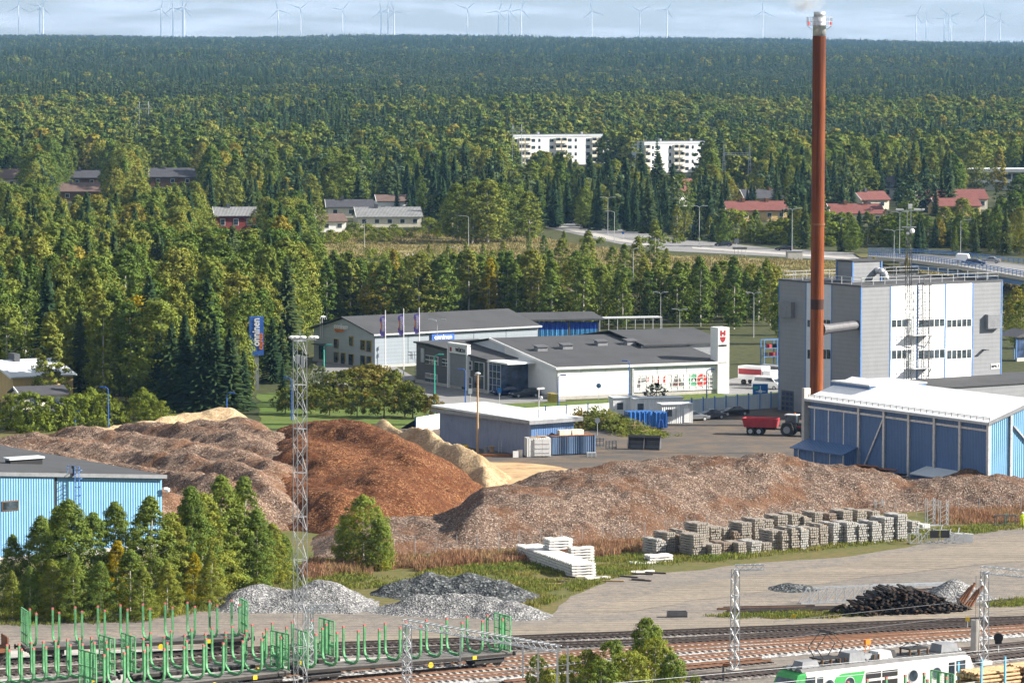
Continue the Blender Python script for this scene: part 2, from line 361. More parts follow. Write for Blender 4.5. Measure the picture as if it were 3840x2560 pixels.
sheet('lawn', [(1090, 922), (1290, 924), (1665, 900), (1790, 888), (1800, 922), (1560, 936), (1300, 960), (1130, 955)], .055, 'lawn_grass', .4)
sheet('car_park', [(940, 880), (1130, 890), (1290, 905), (1300, 922), (1150, 928), (1050, 945), (1000, 930), (900, 850)], .06, 'road_asphalt')
sheet('car_park', [(1600, 890), (1690, 868), (1800, 855), (1900, 850), (1900, 895), (1790, 900), (1670, 908)], .058, 'road_asphalt')
sheet('car_park', [(700, 880), (740, 815), (900, 838), (960, 870), (900, 890)], .052, 'road_asphalt')
sheet('meadow', [(690, 548), (800, 530), (1190, 535), (1300, 560), (1500, 585), (1900, 600), (2400, 640), (2400, 760), (1750, 700), (1400, 690), (1190, 600), (740, 592)], .03, 'meadow', 2.0)
sheet('meadow', [(1190, 600), (1400, 690), (1500, 728), (1300, 735), (1180, 700)], .034, 'meadow', 1.5)
# roads beyond the birch row
sheet('road', [(1150, 498), (1280, 503), (1400, 496), (1420, 500), (1350, 512), (1450, 530), (1530, 545), (1770, 570), (2020, 585), (2020, 604), (1760, 588), (1540, 577), (1420, 560), (1330, 540), (1235, 519), (1150, 510)], .05, 'road_asphalt')
sheet('kerbed_island', [(1236, 513), (1290, 518), (1420, 548), (1495, 561), (1490, 566), (1400, 552), (1280, 524)], .12, 'paving')
sheet('pavement', [(1590, 568), (1770, 579), (2020, 596), (2020, 601), (1770, 584), (1590, 572)], .11, 'paving')
sheet('cycle_path', [(1000, 470), (1010, 485), (1010, 505), (985, 505), (982, 480)], .05, 'road_asphalt')
sheet('cycle_path', [(930, 583), (1005, 582), (1005, 588), (930, 590)], .06, 'paving')
sheet('road', [(1300, 676), (1480, 680), (1480, 690), (1300, 686)], .06, 'road_asphalt')
sheet('road', [(60, 798), (250, 808), (250, 824), (60, 812)], .06, 'road_asphalt')

# ------------------------------------------------------------ trees
def cards(c, size, nrm=None, up=None, jit=.35):
    "leaf cards: diamonds around centres c (n,3)"
    n = len(c); a = RNG.normal(size=(n, 3)); a /= np.linalg.norm(a, axis=1)[:, None]
    if nrm is not None: nrm = nrm/(np.linalg.norm(nrm, axis=1)[:, None]+1e-9); a = a*.55 + nrm; a /= np.linalg.norm(a, axis=1)[:, None]
    b = RNG.normal(size=(n, 3)); b = np.cross(a, b); b /= np.linalg.norm(b, axis=1)[:, None]; d = np.cross(a, b)
    s = size*(1+jit*RNG.uniform(-1, 1, n))[:, None]
    v = np.stack([c-b*s*.5, c+d*s*.33, c+b*s*.5+a*s*.12, c-d*s*.33], 1).reshape(-1, 3)
    f = np.arange(n*4).reshape(-1, 4); return v, f
def join(parts):
    vs, fs, k = [], [], 0
    for v, f in parts: vs.append(v); fs.append(f+k); k += len(v)
    return np.concatenate(vs), np.concatenate(fs)
def crown_clumps(prof, h0, h1, ncl, per, crad, size, squash=.8, seed=0):
    "prof(t)->radius at relative height; leaf clumps spread through the crown, denser towards its skin"
    rg = np.random.default_rng(seed); cs = []
    for i in range(ncl):
        t = rg.uniform(0, 1)**.9; r = prof(t)*(1-.75*rg.uniform(0, 1)**2.2); a = rg.uniform(0, 2*np.pi)
        cs.append((r*np.cos(a), r*np.sin(a), h0+(h1-h0)*t-.12*r, crad*(.6+.8*rg.uniform())*(1-.45*t)))
    pts, nr = [], []
    for x, y, z, cr in cs:
        p = rg.normal(size=(per, 3)); q = p/np.linalg.norm(p, axis=1)[:, None]; rr = cr*rg.uniform(.35, 1.0, per)[:, None]
        pts.append(np.array((x, y, z))+q*rr*np.array((1, 1, squash))); nr.append(q*.6+np.array((x, y, .6*cr))/max(.6, math.hypot(x, y)+.3)*.6)
    return np.concatenate(pts), np.concatenate(nr)
def birch_crown(h, w, ncl, per, size, seed, name, m, lean=0.0, base=.14, cone=0.0):
    k = random.Random(seed); a1, a2 = k.uniform(.8, 1.2), k.uniform(0, 6)
    prof = lambda t: w*.5*max(.05, ((1-cone)*math.sin(math.pi*min(1, .14+.8*t**.95))**.75+cone*min(1, .45+3.2*t)*(1.02-t)**.8)*a1*(1+.10*math.sin(9*t+a2)))
    p, n = crown_clumps(prof, h*base, h*.985, ncl, per, w*(.13 if ncl < 300 else .10), size, .8, seed)
    q, n2 = crown_clumps(lambda t: w*.16*(1-t)+.05, h*.86, h*1.0, max(4, ncl//12), per//2, w*.07, size*.8, 1.1, seed+1)
    v, f = cards(np.concatenate([p, q]), size, np.concatenate([n, n2])*.8)
    v[:, 0] += lean*v[:, 2]; return npmesh(name, v, f, m)
def trunk_mesh(h, r, name, m, seed, limbs=9, lean=0.0, top=.95, fork=False):
    k = random.Random(seed); mb = MB(); pts = []; x = y = 0.0; n = 7
    for i in range(n+1):
        t = i/n; pts.append(Vector((x+lean*h*top*t, y, h*top*t))); x += k.uniform(-.012, .012)*h*.5; y += k.uniform(-.012, .012)*h*.5
    for i in range(n):
        mb.tube(pts[i], pts[i+1], r*(1-i/n)**.8+.015, r*(1-(i+1)/n)**.8+.015, 6, False)
    for i in range(limbs):
        t = k.uniform(.3, .85); a = k.uniform(0, 6.28); p = pts[int(t*n)].lerp(pts[min(n, int(t*n)+1)], t*n-int(t*n)); L = h*.17*(1.15-t)*k.uniform(.8, 1.3)
        mb.tube(p, p+Vector((math.cos(a)*L, math.sin(a)*L, L*.75)), r*.32*(1-t)+.01, .012, 4, False)
    return mb.mesh(name, m)
def spruce_crown(h, w, name, m, seed, nb=9, dz=.42, size=.5, sub=3):
    k = np.random.default_rng(seed); V, F, n = [], [], 0; z = h*.06; lv = 0
    while z < h*.97:
        t = z/h; L = w*.5*(1-t)**.85*(.82+.36*k.uniform())+.12; cnt = max(4, int(nb*(1-.45*t)))
        for i in range(cnt):
            a = 2*np.pi*(i+k.uniform(-.4, .4))/cnt+lv*1.3; l = L*k.uniform(.72, 1.12); dx, dy = np.cos(a), np.sin(a); sx, sy = -dy, dx
            for s in range(sub):
                r0, r1 = l*s/sub, l*(s+1)/sub; wd0, wd1 = size*(.35+.65*(1-s/sub))*.8, size*(.25+.55*(1-(s+1)/sub)); zz0 = z-.28*r0+.05*r0*r0/max(l, .3); zz1 = z-.28*r1+.05*r1*r1/max(l, .3); hang = size*.45
                V += [(dx*r0+sx*wd0, dy*r0+sy*wd0, zz0-hang), (dx*r0, dy*r0, zz0+.06), (dx*r1, dy*r1, zz1+.04), (dx*r1+sx*wd1, dy*r1+sy*wd1, zz1-hang*.9),
                      (dx*r0-sx*wd0, dy*r0-sy*wd0, zz0-hang), (dx*r1-sx*wd1, dy*r1-sy*wd1, zz1-hang*.9)]
                F += [(n, n+1, n+2, n+3), (n+1, n+4, n+5, n+2)]; n += 6
        z += dz*(.8+.4*k.uniform())*(1.15-.55*t); lv += 1
    V += [(-.12, 0, h*.93), (.12, 0, h*.93), (0.02, 0, h), (0, .1, h*.95)]; F += [(n, n+1, n+2, n+3)]
    return npmesh(name, np.array(V), np.array(F), m)
def pine_crown(h, w, name, m, seed, ncl=16, per=40, size=.5):
    prof = lambda t: w*.5*math.sin(math.pi*min(1, .22+t*.74))**.6
    p, n = crown_clumps(prof, h*.5, h*.98, ncl, per, w*.2, size, .6, seed); v, f = cards(p, size, n); return npmesh(name, v, f, m)
# prototypes (data only; placed as copies below)
PR = {}
def proto(kind, crowns, trunks): PR[kind] = list(zip(crowns, trunks))
proto('birch', [birch_crown(14, 6.0+.6*i, 240, 30, .33, 30+i, 'birch_crown', 'leaf_birch', .01*(i-2), .1, .25) for i in range(5)], [trunk_mesh(14, .17, 'birch_trunk', 'bark_birch', 60+i) for i in range(5)])
proto('slim', [birch_crown(13, 4.2+.4*i, 190, 30, .31, 130+i, 'birch_crown', 'leaf_birch', .012*(i-1.5), .05, .55) for i in range(4)], [trunk_mesh(13, .13, 'birch_trunk', 'bark_birch', 160+i) for i in range(4)])
proto('near', [birch_crown(9, 4.4+.4*i, 330, 56, .15, 230+i, 'birch_crown', 'leaf_birch_fresh', 0, .03, .78) for i in range(4)], [trunk_mesh(9, .09, 'birch_trunk', 'bark_birch', 260+i, 7) for i in range(4)])
proto('dome', [npmesh('birch_crown', *(lambda v, f: (v, f))(*cards(*(lambda p, n: (p, .2, n*.8))(*crown_clumps(lambda t: 3.2*math.sqrt(max(.02, 1-t**2.6))*(.9+.2*math.sin(7*t+i)), 2.5, 8.9, 230, 40, .62, .2, .8, 900+i)))), 'leaf_birch_fresh') for i in range(3)], [trunk_mesh(9, .12, 'birch_trunk', 'bark_birch', 920+i, 9) for i in range(3)])
proto('bush', [birch_crown(6.5, 5.4, 320, 50, .15, 950+i, 'birch_crown', 'leaf_birch_fresh', 0, .02, .35) for i in range(3)], [trunk_mesh(6.5, .07, 'birch_trunk', 'bark_birch', 960+i, 8) for i in range(3)])
proto('aspen', [birch_crown(13, 7.5, 150, 26, .45, 330+i, 'tree_crown', 'leaf_grey', 0, .1) for i in range(2)], [trunk_mesh(13, .2, 'tree_trunk', 'bark_dark', 360+i) for i in range(2)])
proto('maple', [birch_crown(13, 8.5, 160, 26, .45, 335+i, 'tree_crown', 'leaf_yellow', 0, .1) for i in range(2)], [trunk_mesh(13, .2, 'tree_trunk', 'bark_dark', 365+i) for i in range(2)])
proto('rowan', [birch_crown(4.6, 4.4, 80, 30, .26, 430+i, 'rowan_crown', 'leaf_rowan', 0, .2) for i in range(3)], [trunk_mesh(4.6, .09, 'rowan_trunk', 'bark_dark', 460+i, 6) for i in range(3)])
proto('shrub', [birch_crown(4.2, 5.0, 85, 30, .28, 530+i, 'shrub_crown', 'leaf_shrub', 0, .03) for i in range(3)], [trunk_mesh(4.2, .06, 'shrub_stem', 'bark_dark', 560+i, 6) for i in range(3)])
proto('spruce', [spruce_crown(15, 5.2+.4*i, 'spruce_crown', 'leaf_spruce', 630+i) for i in range(4)], [trunk_mesh(15, .16, 'spruce_trunk', 'bark_dark', 660+i, 0) for i in range(4)])
proto('pine', [pine_crown(15, 5.5, 'pine_crown', 'leaf_pine', 730+i, 22, 44, .5) for i in range(3)], [trunk_mesh(15, .18, 'pine_trunk', 'rust', 760+i, 7, top=.9) for i in range(3)])
HT0 = dict(birch=14, slim=13, near=9, dome=9, bush=6.5, aspen=13, maple=13, rowan=4.6, shrub=4.2, spruce=15, pine=15)
NAME = dict(birch='birch_tree', slim='birch_tree', near='birch_tree', dome='birch_tree', bush='birch_tree', aspen='willow_tree', maple='maple_tree', rowan='rowan_tree', shrub='leafy_shrub', spruce='spruce_tree', pine='pine_tree')
CATG = dict(birch='birch', slim='birch', near='birch', dome='birch', bush='birch', aspen='tree', maple='tree', rowan='tree', shrub='shrub', spruce='spruce', pine='pine')
CRN = dict(birch='crown', slim='crown', near='crown')
TREES = []
def tree(kind, p, h, label, group=None, wid=1.0, var=None, mat_=None):
    i = random.randrange(len(PR[kind])) if var is None else var % len(PR[kind]); s = h/HT0[kind]
    o = thing(NAME[kind], label, CATG[kind], p, random.uniform(0, 6.28), group); o.scale = (s*wid, s*wid, s)
    cm, tm = PR[kind][i]; c = link('crown', cm, o); link('trunk', tm, o)
    if mat_: 
        c.material_slots[0].link = 'OBJECT'; c.material_slots[0].material = MAT[mat_]
    TREES.append((p[0], p[1])); return o
# view windows that trees must not cover: (x0,x1,y0,y1, depth of what is seen there)
WINS = [(1180, 1428, 302, 338, 1700), (1330, 1428, 302, 362, 1700), (1432, 1605, 322, 356, 1610), (1500, 1600, 322, 382, 1610), (1236, 1500, 500, 545, 1120), (1400, 1560, 540, 572, 1060), (1560, 2020, 560, 600, 1000),
        (800, 970, 472, 503, 1180), (740, 860, 466, 486, 1230), (730, 800, 490, 525, 1150), (487, 590, 488, 514, 1140), (346, 447, 397, 405, 1480), (140, 225, 430, 440, 1400), (170, 225, 401, 407, 1480), (0, 40, 394, 402, 1480), (570, 610, 722, 795, 622),
        (2114, 2268, 438, 458, 1230), (2160, 2245, 452, 468, 1200), (1915, 2020, 472, 492, 1180), (1982, 2038, 449, 464, 1230), (1988, 2053, 410, 440, 1330), (2222, 2400, 399, 424, 1430), (1764, 1800, 476, 492, 1200),
        (1563, 1598, 418, 455, 1250), (1711, 1764, 440, 470, 1240), (1680, 1760, 474, 488, 1200), (2020, 2400, 580, 660, 900), (960, 1190, 545, 575, 1000), (800, 1000, 548, 572, 1000), (1540, 1860, 590, 650, 850), (1570, 1602, 518, 537, 1080), (1660, 1730, 335, 380, 1500), (1172, 1206, 288, 370, 1600), (310, 352, 236, 280, 1900), (1985, 2020, 470, 500, 1000)]
CIRC = []          # (x,y,r) clearings in metres
def covers(x, y, z, h, w):
    a = PX((x, y, z+h)); b = PX((x, y, z)); s = FPX/K/y*w*.5
    for x0, x1, y0, y1, d in WINS:
        if y < d and a[0]+s > x0 and a[0]-s < x1 and a[1] < y1 and b[1] > y0: return True
    for cx, cyy, r in CIRC:
        if (x-cx)**2+(y-cyy)**2 < r*r: return True
    return False
def inpoly(x, y, P):
    c = False; j = len(P)-1
    for i in range(len(P)):
        if (P[i][1] > y) != (P[j][1] > y) and x < (P[j][0]-P[i][0])*(y-P[i][1])/(P[j][1]-P[i][1])+P[i][0]: c = not c
        j = i
    return c
# ------------------------------------------------------------ lettering (built from the default font as flat solid letters)
TXT = {}
def text_mesh(s, depth=.04, bold=0.0):
    if (s, bold) in TXT: return TXT[(s, bold)]
    c = bpy.data.curves.new('lettering', 'FONT'); c.body = s; c.size = 1.0; c.extrude = depth; c.offset = bold; c.align_x = 'CENTER'; c.align_y = 'CENTER'; c.resolution_u = 3
    o = bpy.data.objects.new('lettering', c); C.objects.link(o); bpy.context.view_layer.update()
    me = bpy.data.meshes.new_from_object(o.evaluated_get(bpy.context.evaluated_depsgraph_get())); bpy.data.objects.remove(o); bpy.data.curves.remove(c)
    xs = [v.co.x for v in me.vertices]; ys = [v.co.y for v in me.vertices]
    TXT[(s, bold)] = (me, max(xs)-min(xs), max(ys)-min(ys)); return TXT[(s, bold)]
for s_, b_ in (('onninen', .02), ('express', .02), ('WÜRTH', .02), ('KPA 2', 0.0), ('EXPRESS', 0)): text_mesh(s_, .04, b_)
def letters(s, parent, loc, width, m, rot=(math.pi/2, 0, 0), bold=.02, height=None, label=None):
    me, w, h = text_mesh(s, .04, bold); me = me.copy(); me.materials.clear(); me.materials.append(MAT[m])
    o = link('lettering', me, parent); k = width/w; o.scale = (k, k if height is None else height/h, 1); o.location = loc; o.rotation_euler = rot
    if label: o['label'] = label
    return o
class Fr:
    "building frame: origin on the ground, local x along the right-hand front, local y to the back"
    def __init__(s, o, deg): s.o = Vector((o[0], o[1], 0)); s.a = R(deg); s.x = Vector((math.cos(s.a), math.sin(s.a), 0)); s.y = Vector((-math.sin(s.a), math.cos(s.a), 0))
    def pt(s, x, y, z=0): return s.o+s.x*x+s.y*y+Vector((0, 0, z))
    def _hit(s, px, py, n, off):
        d = ray(px, py); c = Vector((0, 0, CAM_H)); t = ((s.o-c).dot(n)+off)/d.dot(n); return c+d*t
    def fx(s, px, py, ly=0.0):
        "photo point on the plane local y = ly -> (local x, z)"
        p = s._hit(px, py, s.y, ly); return (p-s.o).dot(s.x), p.z
    def fy(s, px, py, lx=0.0):
        p = s._hit(px, py, s.x, lx); return (p-s.o).dot(s.y), p.z
    def thing(s, name, label, cat, group=None): return thing(name, label, cat, s.o, s.a, group)
# ------------------------------------------------------------ power plant block
corr('clad_grey', (.24, .25, .27), .6, 'Z', .004, .45, .05, .08); corr('clad_white', (.82, .83, .84), .6, 'Z', .004, .4, .02, .05); corr('clad_light', (.62, .65, .69), .6, 'Z', .004, .45, .04, .08)
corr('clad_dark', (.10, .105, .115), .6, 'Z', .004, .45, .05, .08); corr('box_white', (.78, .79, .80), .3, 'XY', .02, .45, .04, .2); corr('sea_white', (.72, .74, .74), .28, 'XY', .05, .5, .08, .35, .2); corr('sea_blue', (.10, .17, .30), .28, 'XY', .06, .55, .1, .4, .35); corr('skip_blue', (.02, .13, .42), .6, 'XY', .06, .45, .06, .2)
def railing(mb, pts, h=1.1, step=2.0, w=.05, rails=(1.0, .55)):
    for a, b in zip(pts[:-1], pts[1:]):
        a, b = Vector(a), Vector(b); n = max(1, int(round((b-a).length/step)))
        for r_ in rails: mb.bar(a+Vector((0, 0, h*r_)), b+Vector((0, 0, h*r_)), w)
        for i in range(n+1): p = a.lerp(b, i/n); mb.bar(p, p+Vector((0, 0, h)), w)
    return mb
KZ = 19.2
kf = Fr(W(1978, 660, KZ), 34)
kp = kf.thing('power_plant_building', 'tall grey and white panelled power plant block behind the rust chimney', 'building')
kl = kf.fx(2301, 651)[0]; kd = kf.fy(1791, 648)[0]
obj('core', MB().b2(.15, kl-.15, .15, kd-.15, 0, KZ-.3), 'grey_mid', kp)
xs = [0]+[kf.fx(p, 700)[0] for p in (2045, 2107, 2171, 2234)]+[kl]; ms = ['clad_grey', 'clad_white', 'clad_white', 'clad_white', 'clad_grey']
for i in range(5): obj('wall_panel', MB().b2(xs[i]+.09, xs[i+1]-.09, -.05, .12, 0, KZ), ms[i], kp)
for x in xs: obj('corner_trim', MB().b2(x-.11, x+.11, -.09, .14, 0, KZ+.02), 'blue_trim', kp)
ys = [0]+[kf.fy(p, 700)[0] for p in (1911, 1852)]+[kd]
for i, m in enumerate(('clad_grey', 'clad_light', 'clad_grey')): obj('wall_panel', MB().b2(-.05, .12, ys[i]+.16, ys[i+1]-.1, 0, KZ), m, kp)
for y in ys[1:]: obj('corner_trim', MB().b2(-.09, .13, y-.1, y+.1, 0, KZ+.02), 'blue_trim', kp)
obj('wall_panel', MB().b2(kl-.12, kl+.05, .15, kd, 0, KZ), 'clad_grey', kp); obj('wall_panel', MB().b2(0, kl, kd-.12, kd+.05, 0, KZ), 'clad_grey', kp)
obj('roof', MB().b2(.1, kl-.1, .1, kd-.1, KZ-.3, KZ-.12), 'roof_felt', kp)
par = MB()
for a in ((-.15, kl+.15, -.12, .25), (-.15, kl+.15, kd-.25, kd+.12), (-.12, .25, .25, kd-.25), (kl-.25, kl+.12, .25, kd-.25)): par.b2(*a, KZ+.03, KZ+.28)
obj('parapet', par, 'grey_dark', kp)
rl = railing(MB(), [(.4, .4, KZ+.2), (kl-.4, .4, KZ+.2), (kl-.4, kd-.4, KZ+.2), (.4, kd-.4, KZ+.2), (.4, .4, KZ+.2)], 1.15, 2.2, .06)
obj('roof_railing', rl, 'galv', kp)
def win_row(y0, y1, groups):
    for (a, b, n) in groups:
        xa = kf.fx(a, y0)[0]; xb = kf.fx(b, y0)[0]; z1 = kf.fx(a, y0)[1]; z0 = kf.fx(a, y1)[1]
        obj('window_band', MB().b2(xa-.05, xb+.05, -.09, -.02, z0-.08, z1+.08), 'white_paint', kp)
        for i in range(n):
            w = (xb-xa)/n; obj('window', MB().b2(xa+i*w+.09, xa+(i+1)*w-.09, -.12, -.04, z0, z1), 'window', kp)
win_row(735, 751, [(2047, 2094, 4), (2109, 2169, 5), (2174, 2231, 5)]); win_row(805, 824, [(2047, 2094, 4), (2109, 2169, 5), (2174, 2231, 5)])
for (y0, y1) in ((735, 750), (803, 823)):
    for (a, b) in ((1861, 1855), (1908, 1899), (1898, 1889)):
        ya, z1 = kf.fy(a, y0); yb, z0 = kf.fy(b, y1); obj('window', MB().b2(-.12, -.03, min(ya, yb), max(ya, yb)-.1, z0, z1), 'window', kp)
for (px0, px1, py0, py1, face) in ((2262, 2292, 722, 753, 0), (1797, 1826, 694, 727, 1)):
    mb = MB()
    if face == 0:
        a, z1 = kf.fx(px0, py0); b, z0 = kf.fx(px1, py1); mb.b2(a, b, -.75, -.06, z0, z1)
        for i in range(7): z = z0+(z1-z0)*(i+.5)/7; mb.b2(a+.05, b-.05, -.79, -.74, z-.05, z+.03)
    else:
        a, z1 = kf.fy(px1, py0); b, z0 = kf.fy(px0, py1); mb.b2(-.75, -.06, a, b, z0, z1)
        for i in range(7): z = z0+(z1-z0)*(i+.5)/7; mb.b2(-.79, -.74, a+.05, b-.05, z-.05, z+.03)
    obj('fan_box', mb, 'grey_mid', kp)
# penthouse and duct on the roof
p0 = W(1958, 647, KZ); lx, ly = (p0-kf.o).dot(kf.x), (p0-kf.o).dot(kf.y); pw = kf.fx(2024, 640, ly)[0]-lx; pd = kf.fy(1922, 640, lx)[0]-ly; pz = kf.fx(1958, 602, ly)[1]
ph = obj('penthouse', MB().b2(lx, lx+pw, ly, ly+pd, KZ-.1, pz), 'clad_grey', kp)
obj('penthouse_roof', MB().b2(lx-.15, lx+pw+.15, ly-.15, ly+pd+.15, pz+.01, pz+.22), 'roof_felt', ph)
for (x, y) in ((lx, ly), (lx+pw, ly), (lx, ly+pd)): obj('corner_trim', MB().b2(x-.12, x+.12, y-.12, y+.12, KZ-.1, pz-.02), 'blue_trim', ph)
dx = lx+pw-.9; dzz = pz-1.4
obj('vent_duct', MB().path([(dx, ly+.1, dzz), (dx, ly-.7, dzz), (dx+.25, ly-1.25, dzz-.2), (dx+.4, ly-1.6, dzz-.7), (dx+.4, ly-1.7, KZ+.2)], .5, 12), 'galv', kp, True)
# duct to the chimney, doors, sign
CH = W(1874.5, 978); chl = ((CH-kf.o).dot(kf.x), (CH-kf.o).dot(kf.y))
cyy = 1.0; czz = WY(1900, 757, CH.y).z
obj('flue_duct', MB().tube((.1, cyy, czz), (chl[0]+2.2, chl[1]+.45, czz), .7, n=16).tube((chl[0]+2.3, chl[1]+.47, czz), (chl[0]+.7, chl[1]+.1, czz), .7, .95, 16), 'steel_dark', kp, False)
ya, z1 = kf.fy(1824, 898); yb, _ = kf.fy(1796, 898)
dr = obj('door', MB().b2(-.1, -.03, ya, yb, 0.02, z1), 'grey_dark', kp, label='tall folding door with rows of small panes')
for i in range(3):
    for j in range(4): obj('pane', MB().b2(-.14, -.1, ya+(yb-ya)*(i+.22)/3, ya+(yb-ya)*(i+.85)/3, z1*(j+.25)/4.2, z1*(j+.85)/4.2), 'window_blue', dr)
sx0, sz1 = kf.fx(2275, 835); sx1, sz0 = kf.fx(2295, 846)
sg = obj('name_plate', MB().b2(sx0, sx1, -.11, -.06, sz0, sz1), 'white_paint', kp); letters('KPA 2', sg, ((sx0+sx1)/2, -.15, (sz0+sz1)/2), (sx1-sx0)*.8, 'black', bold=0.0)
# ladder with cage and two landings
l0 = kf.fx(2116, 700)[0]; l1 = kf.fx(2128, 700)[0]; lad = MB()
for x in (l0, l1): lad.bar((x, -.6, 4.5), (x, -.6, KZ+1.2), .08)
z = 4.6
while z < KZ+1: lad.bar((l0, -.6, z), (l1, -.6, z), .05); z += .45
for zc in np.arange(6.0, KZ+1, 1.2):
    pr = [(l0, -.6, zc), (l0-.1, -1.1, zc), ((l0+l1)/2, -1.35, zc), (l1+.1, -1.1, zc), (l1, -.6, zc)]
    for a, b in zip(pr[:-1], pr[1:]): lad.bar(a, b, .06)
for q in pr[1:4]: lad.bar((q[0], q[1], 6), (q[0], q[1], KZ+.8), .05)
obj('ladder', lad, 'steel_dark', kp)
for (pa, pb, py) in ((2083, 2132, 766), (2083, 2132, 842)):
    a = kf.fx(pa, py)[0]; b, z = kf.fx(pb, py); pl = MB().b2(a, b, -1.5, -.06, z-.12, z); railing(pl, [(a, -.1, z), (a, -1.45, z), (b, -1.45, z), (b, -.1, z)], 1.1, 1.0, .05)
    pl.bar((a+.6, -.1, z-1.9), (a+.6, -1.4, z-.1), .1).bar((b-.6, -.1, z-1.9), (b-.6, -1.4, z-.1), .1)
    o = obj('landing', pl, 'galv', kp); obj('door', MB().b2(a+.15, a+1.1, -.14, -.05, z+.02, z+2.1), 'grey_light', kp)
obj('wall_lamp', MB().b2(kf.fx(2255, 788)[0], kf.fx(2262, 788)[0], -1.0, -.06, 9.2, 9.35), 'grey_dark', kp)
# ------------------------------------------------------------ chimney
CZ = 58.6; cr = .93
ch = thing('chimney', 'tall rust red steel chimney with pale top and ring platform', 'chimney', CH)
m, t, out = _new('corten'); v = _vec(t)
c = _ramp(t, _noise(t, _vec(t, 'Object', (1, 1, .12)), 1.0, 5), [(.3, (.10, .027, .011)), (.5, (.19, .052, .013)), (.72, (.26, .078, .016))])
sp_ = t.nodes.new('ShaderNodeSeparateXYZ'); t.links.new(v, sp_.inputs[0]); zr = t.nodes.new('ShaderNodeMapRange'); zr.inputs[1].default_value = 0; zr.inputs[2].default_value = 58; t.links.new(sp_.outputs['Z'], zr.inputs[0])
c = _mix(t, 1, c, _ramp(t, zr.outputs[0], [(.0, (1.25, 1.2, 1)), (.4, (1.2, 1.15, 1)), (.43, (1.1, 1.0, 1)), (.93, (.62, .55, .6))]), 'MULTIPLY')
c = _mix(t, .7, c, _ramp(t, _noise(t, _vec(t, 'Object', (4, 4, .06)), 1.0, 4), [(.38, (.45, .4, .4)), (.55, (1, 1, 1)), (.75, (1.15, 1.1, 1))]), 'MULTIPLY')
_bsdf(t, out, c, .75, 0, None, .2); MAT['corten'] = m
z_top0 = HT(1882, 83, CH); z_ring = HT(1882, 59, CH); z_ringt = HT(1882, 39, CH); z_col = HT(1878, 515, CH)
st = MB(); zs = list(np.linspace(0, z_top0, 12))
for a, b in zip(zs[:-1], zs[1:]): st.tube((0, 0, a+.02), (0, 0, b-.02), cr, n=28, caps=False)
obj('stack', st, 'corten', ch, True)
for z in zs[1:-1]: obj('weld_ring', MB().tube((0, 0, z-.05), (0, 0, z+.05), cr+.015, n=28), 'corten', ch)
obj('collar', MB().tube((0, 0, z_col-.15), (0, 0, z_col+.15), cr+.1, n=28), 'rust', ch)
zb0, zb1 = HT(1876, 710, CH), HT(1876, 687, CH); obj('dark_band', MB().tube((0, 0, zb0), (0, 0, zb1), cr+.012, n=28), mat('dark_rust', (.05, .017, .010), .8), ch)
obj('top_shell', MB().tube((0, 0, z_top0-.03), (0, 0, CZ-.7), cr-.01, n=28).tube((0, 0, CZ-.7), (0, 0, CZ), cr-.12, n=28), 'galv', ch, True)
rg_ = MB()
for i in range(28):
    a0, a1 = 2*math.pi*i/28, 2*math.pi*(i+1)/28
    for r_, z in ((cr+.85, z_ring+.02), (cr+.85, z_ring+.55), (cr+.85, z_ring+1.15)): rg_.bar((r_*math.cos(a0), r_*math.sin(a0), z), (r_*math.cos(a1), r_*math.sin(a1), z), .06)
    if i % 2 == 0: rg_.bar(((cr+.85)*math.cos(a0), (cr+.85)*math.sin(a0), z_ring), ((cr+.85)*math.cos(a0), (cr+.85)*math.sin(a0), z_ring+1.15), .06)
    rg_.add([((cr+.02)*math.cos(a0), (cr+.02)*math.sin(a0), z_ring), ((cr+.9)*math.cos(a0), (cr+.9)*math.sin(a0), z_ring), ((cr+.9)*math.cos(a1), (cr+.9)*math.sin(a1), z_ring), ((cr+.02)*math.cos(a1), (cr+.02)*math.sin(a1), z_ring)], [(0, 1, 2, 3)])
    if i % 7 == 0: rg_.bar(((cr)*math.cos(a0), (cr)*math.sin(a0), z_ring-.7), ((cr+.8)*math.cos(a0), (cr+.8)*math.sin(a0), z_ring-.05), .08)
obj('ring_platform', rg_, 'galv', ch)
for sx in (-1, 1): obj('warning_light', MB().tube((sx*(cr+.6), -.5, z_ring+.05), (sx*(cr+.6), -.5, z_ring+.5), .12, n=8), 'lamp_red', ch)
# smoke drifting left from the mouth
m, t, out = _new('smoke'); pv = t.nodes.new('ShaderNodeVolumePrincipled'); pv.inputs['Color'].default_value = (.97, .97, .97, 1)
n1 = _ramp(t, _noise(t, _vec(t, 'Object', (.5, .5, .5)), 1.0, 4), [(.42, 0), (.75, 1)]); ge = t.nodes.new('ShaderNodeTexGradient'); ge.gradient_type = 'SPHERICAL'; t.links.new(_vec(t, 'Object', (.34, .8, .55)), ge.inputs[0])
mu = t.nodes.new('ShaderNodeMath'); mu.operation = 'MULTIPLY'; t.links.new(n1, mu.inputs[0]); t.links.new(ge.outputs['Fac'], mu.inputs[1]); m2 = t.nodes.new('ShaderNodeMath'); m2.operation = 'MULTIPLY'; m2.inputs[1].default_value = 2.2; t.links.new(mu.outputs[0], m2.inputs[0]); t.links.new(m2.outputs[0], pv.inputs['Density']); t.links.new(pv.outputs[0], out.inputs['Volume']); MAT['smoke'] = m
smk = obj('smoke', MB().sphere((0, 0, 0), 1.0, 16, 10, (3.0, 1.3, 1.9)), 'smoke'); smk.location = (CH.x-1.9, CH.y, CZ+1.35); tag(smk, 'thin white smoke drifting left from the chimney mouth', 'smoke', None, 'stuff')
CIRC.append((kf.pt(kl/2, kd/2).x, kf.pt(kl/2, kd/2).y, 20))
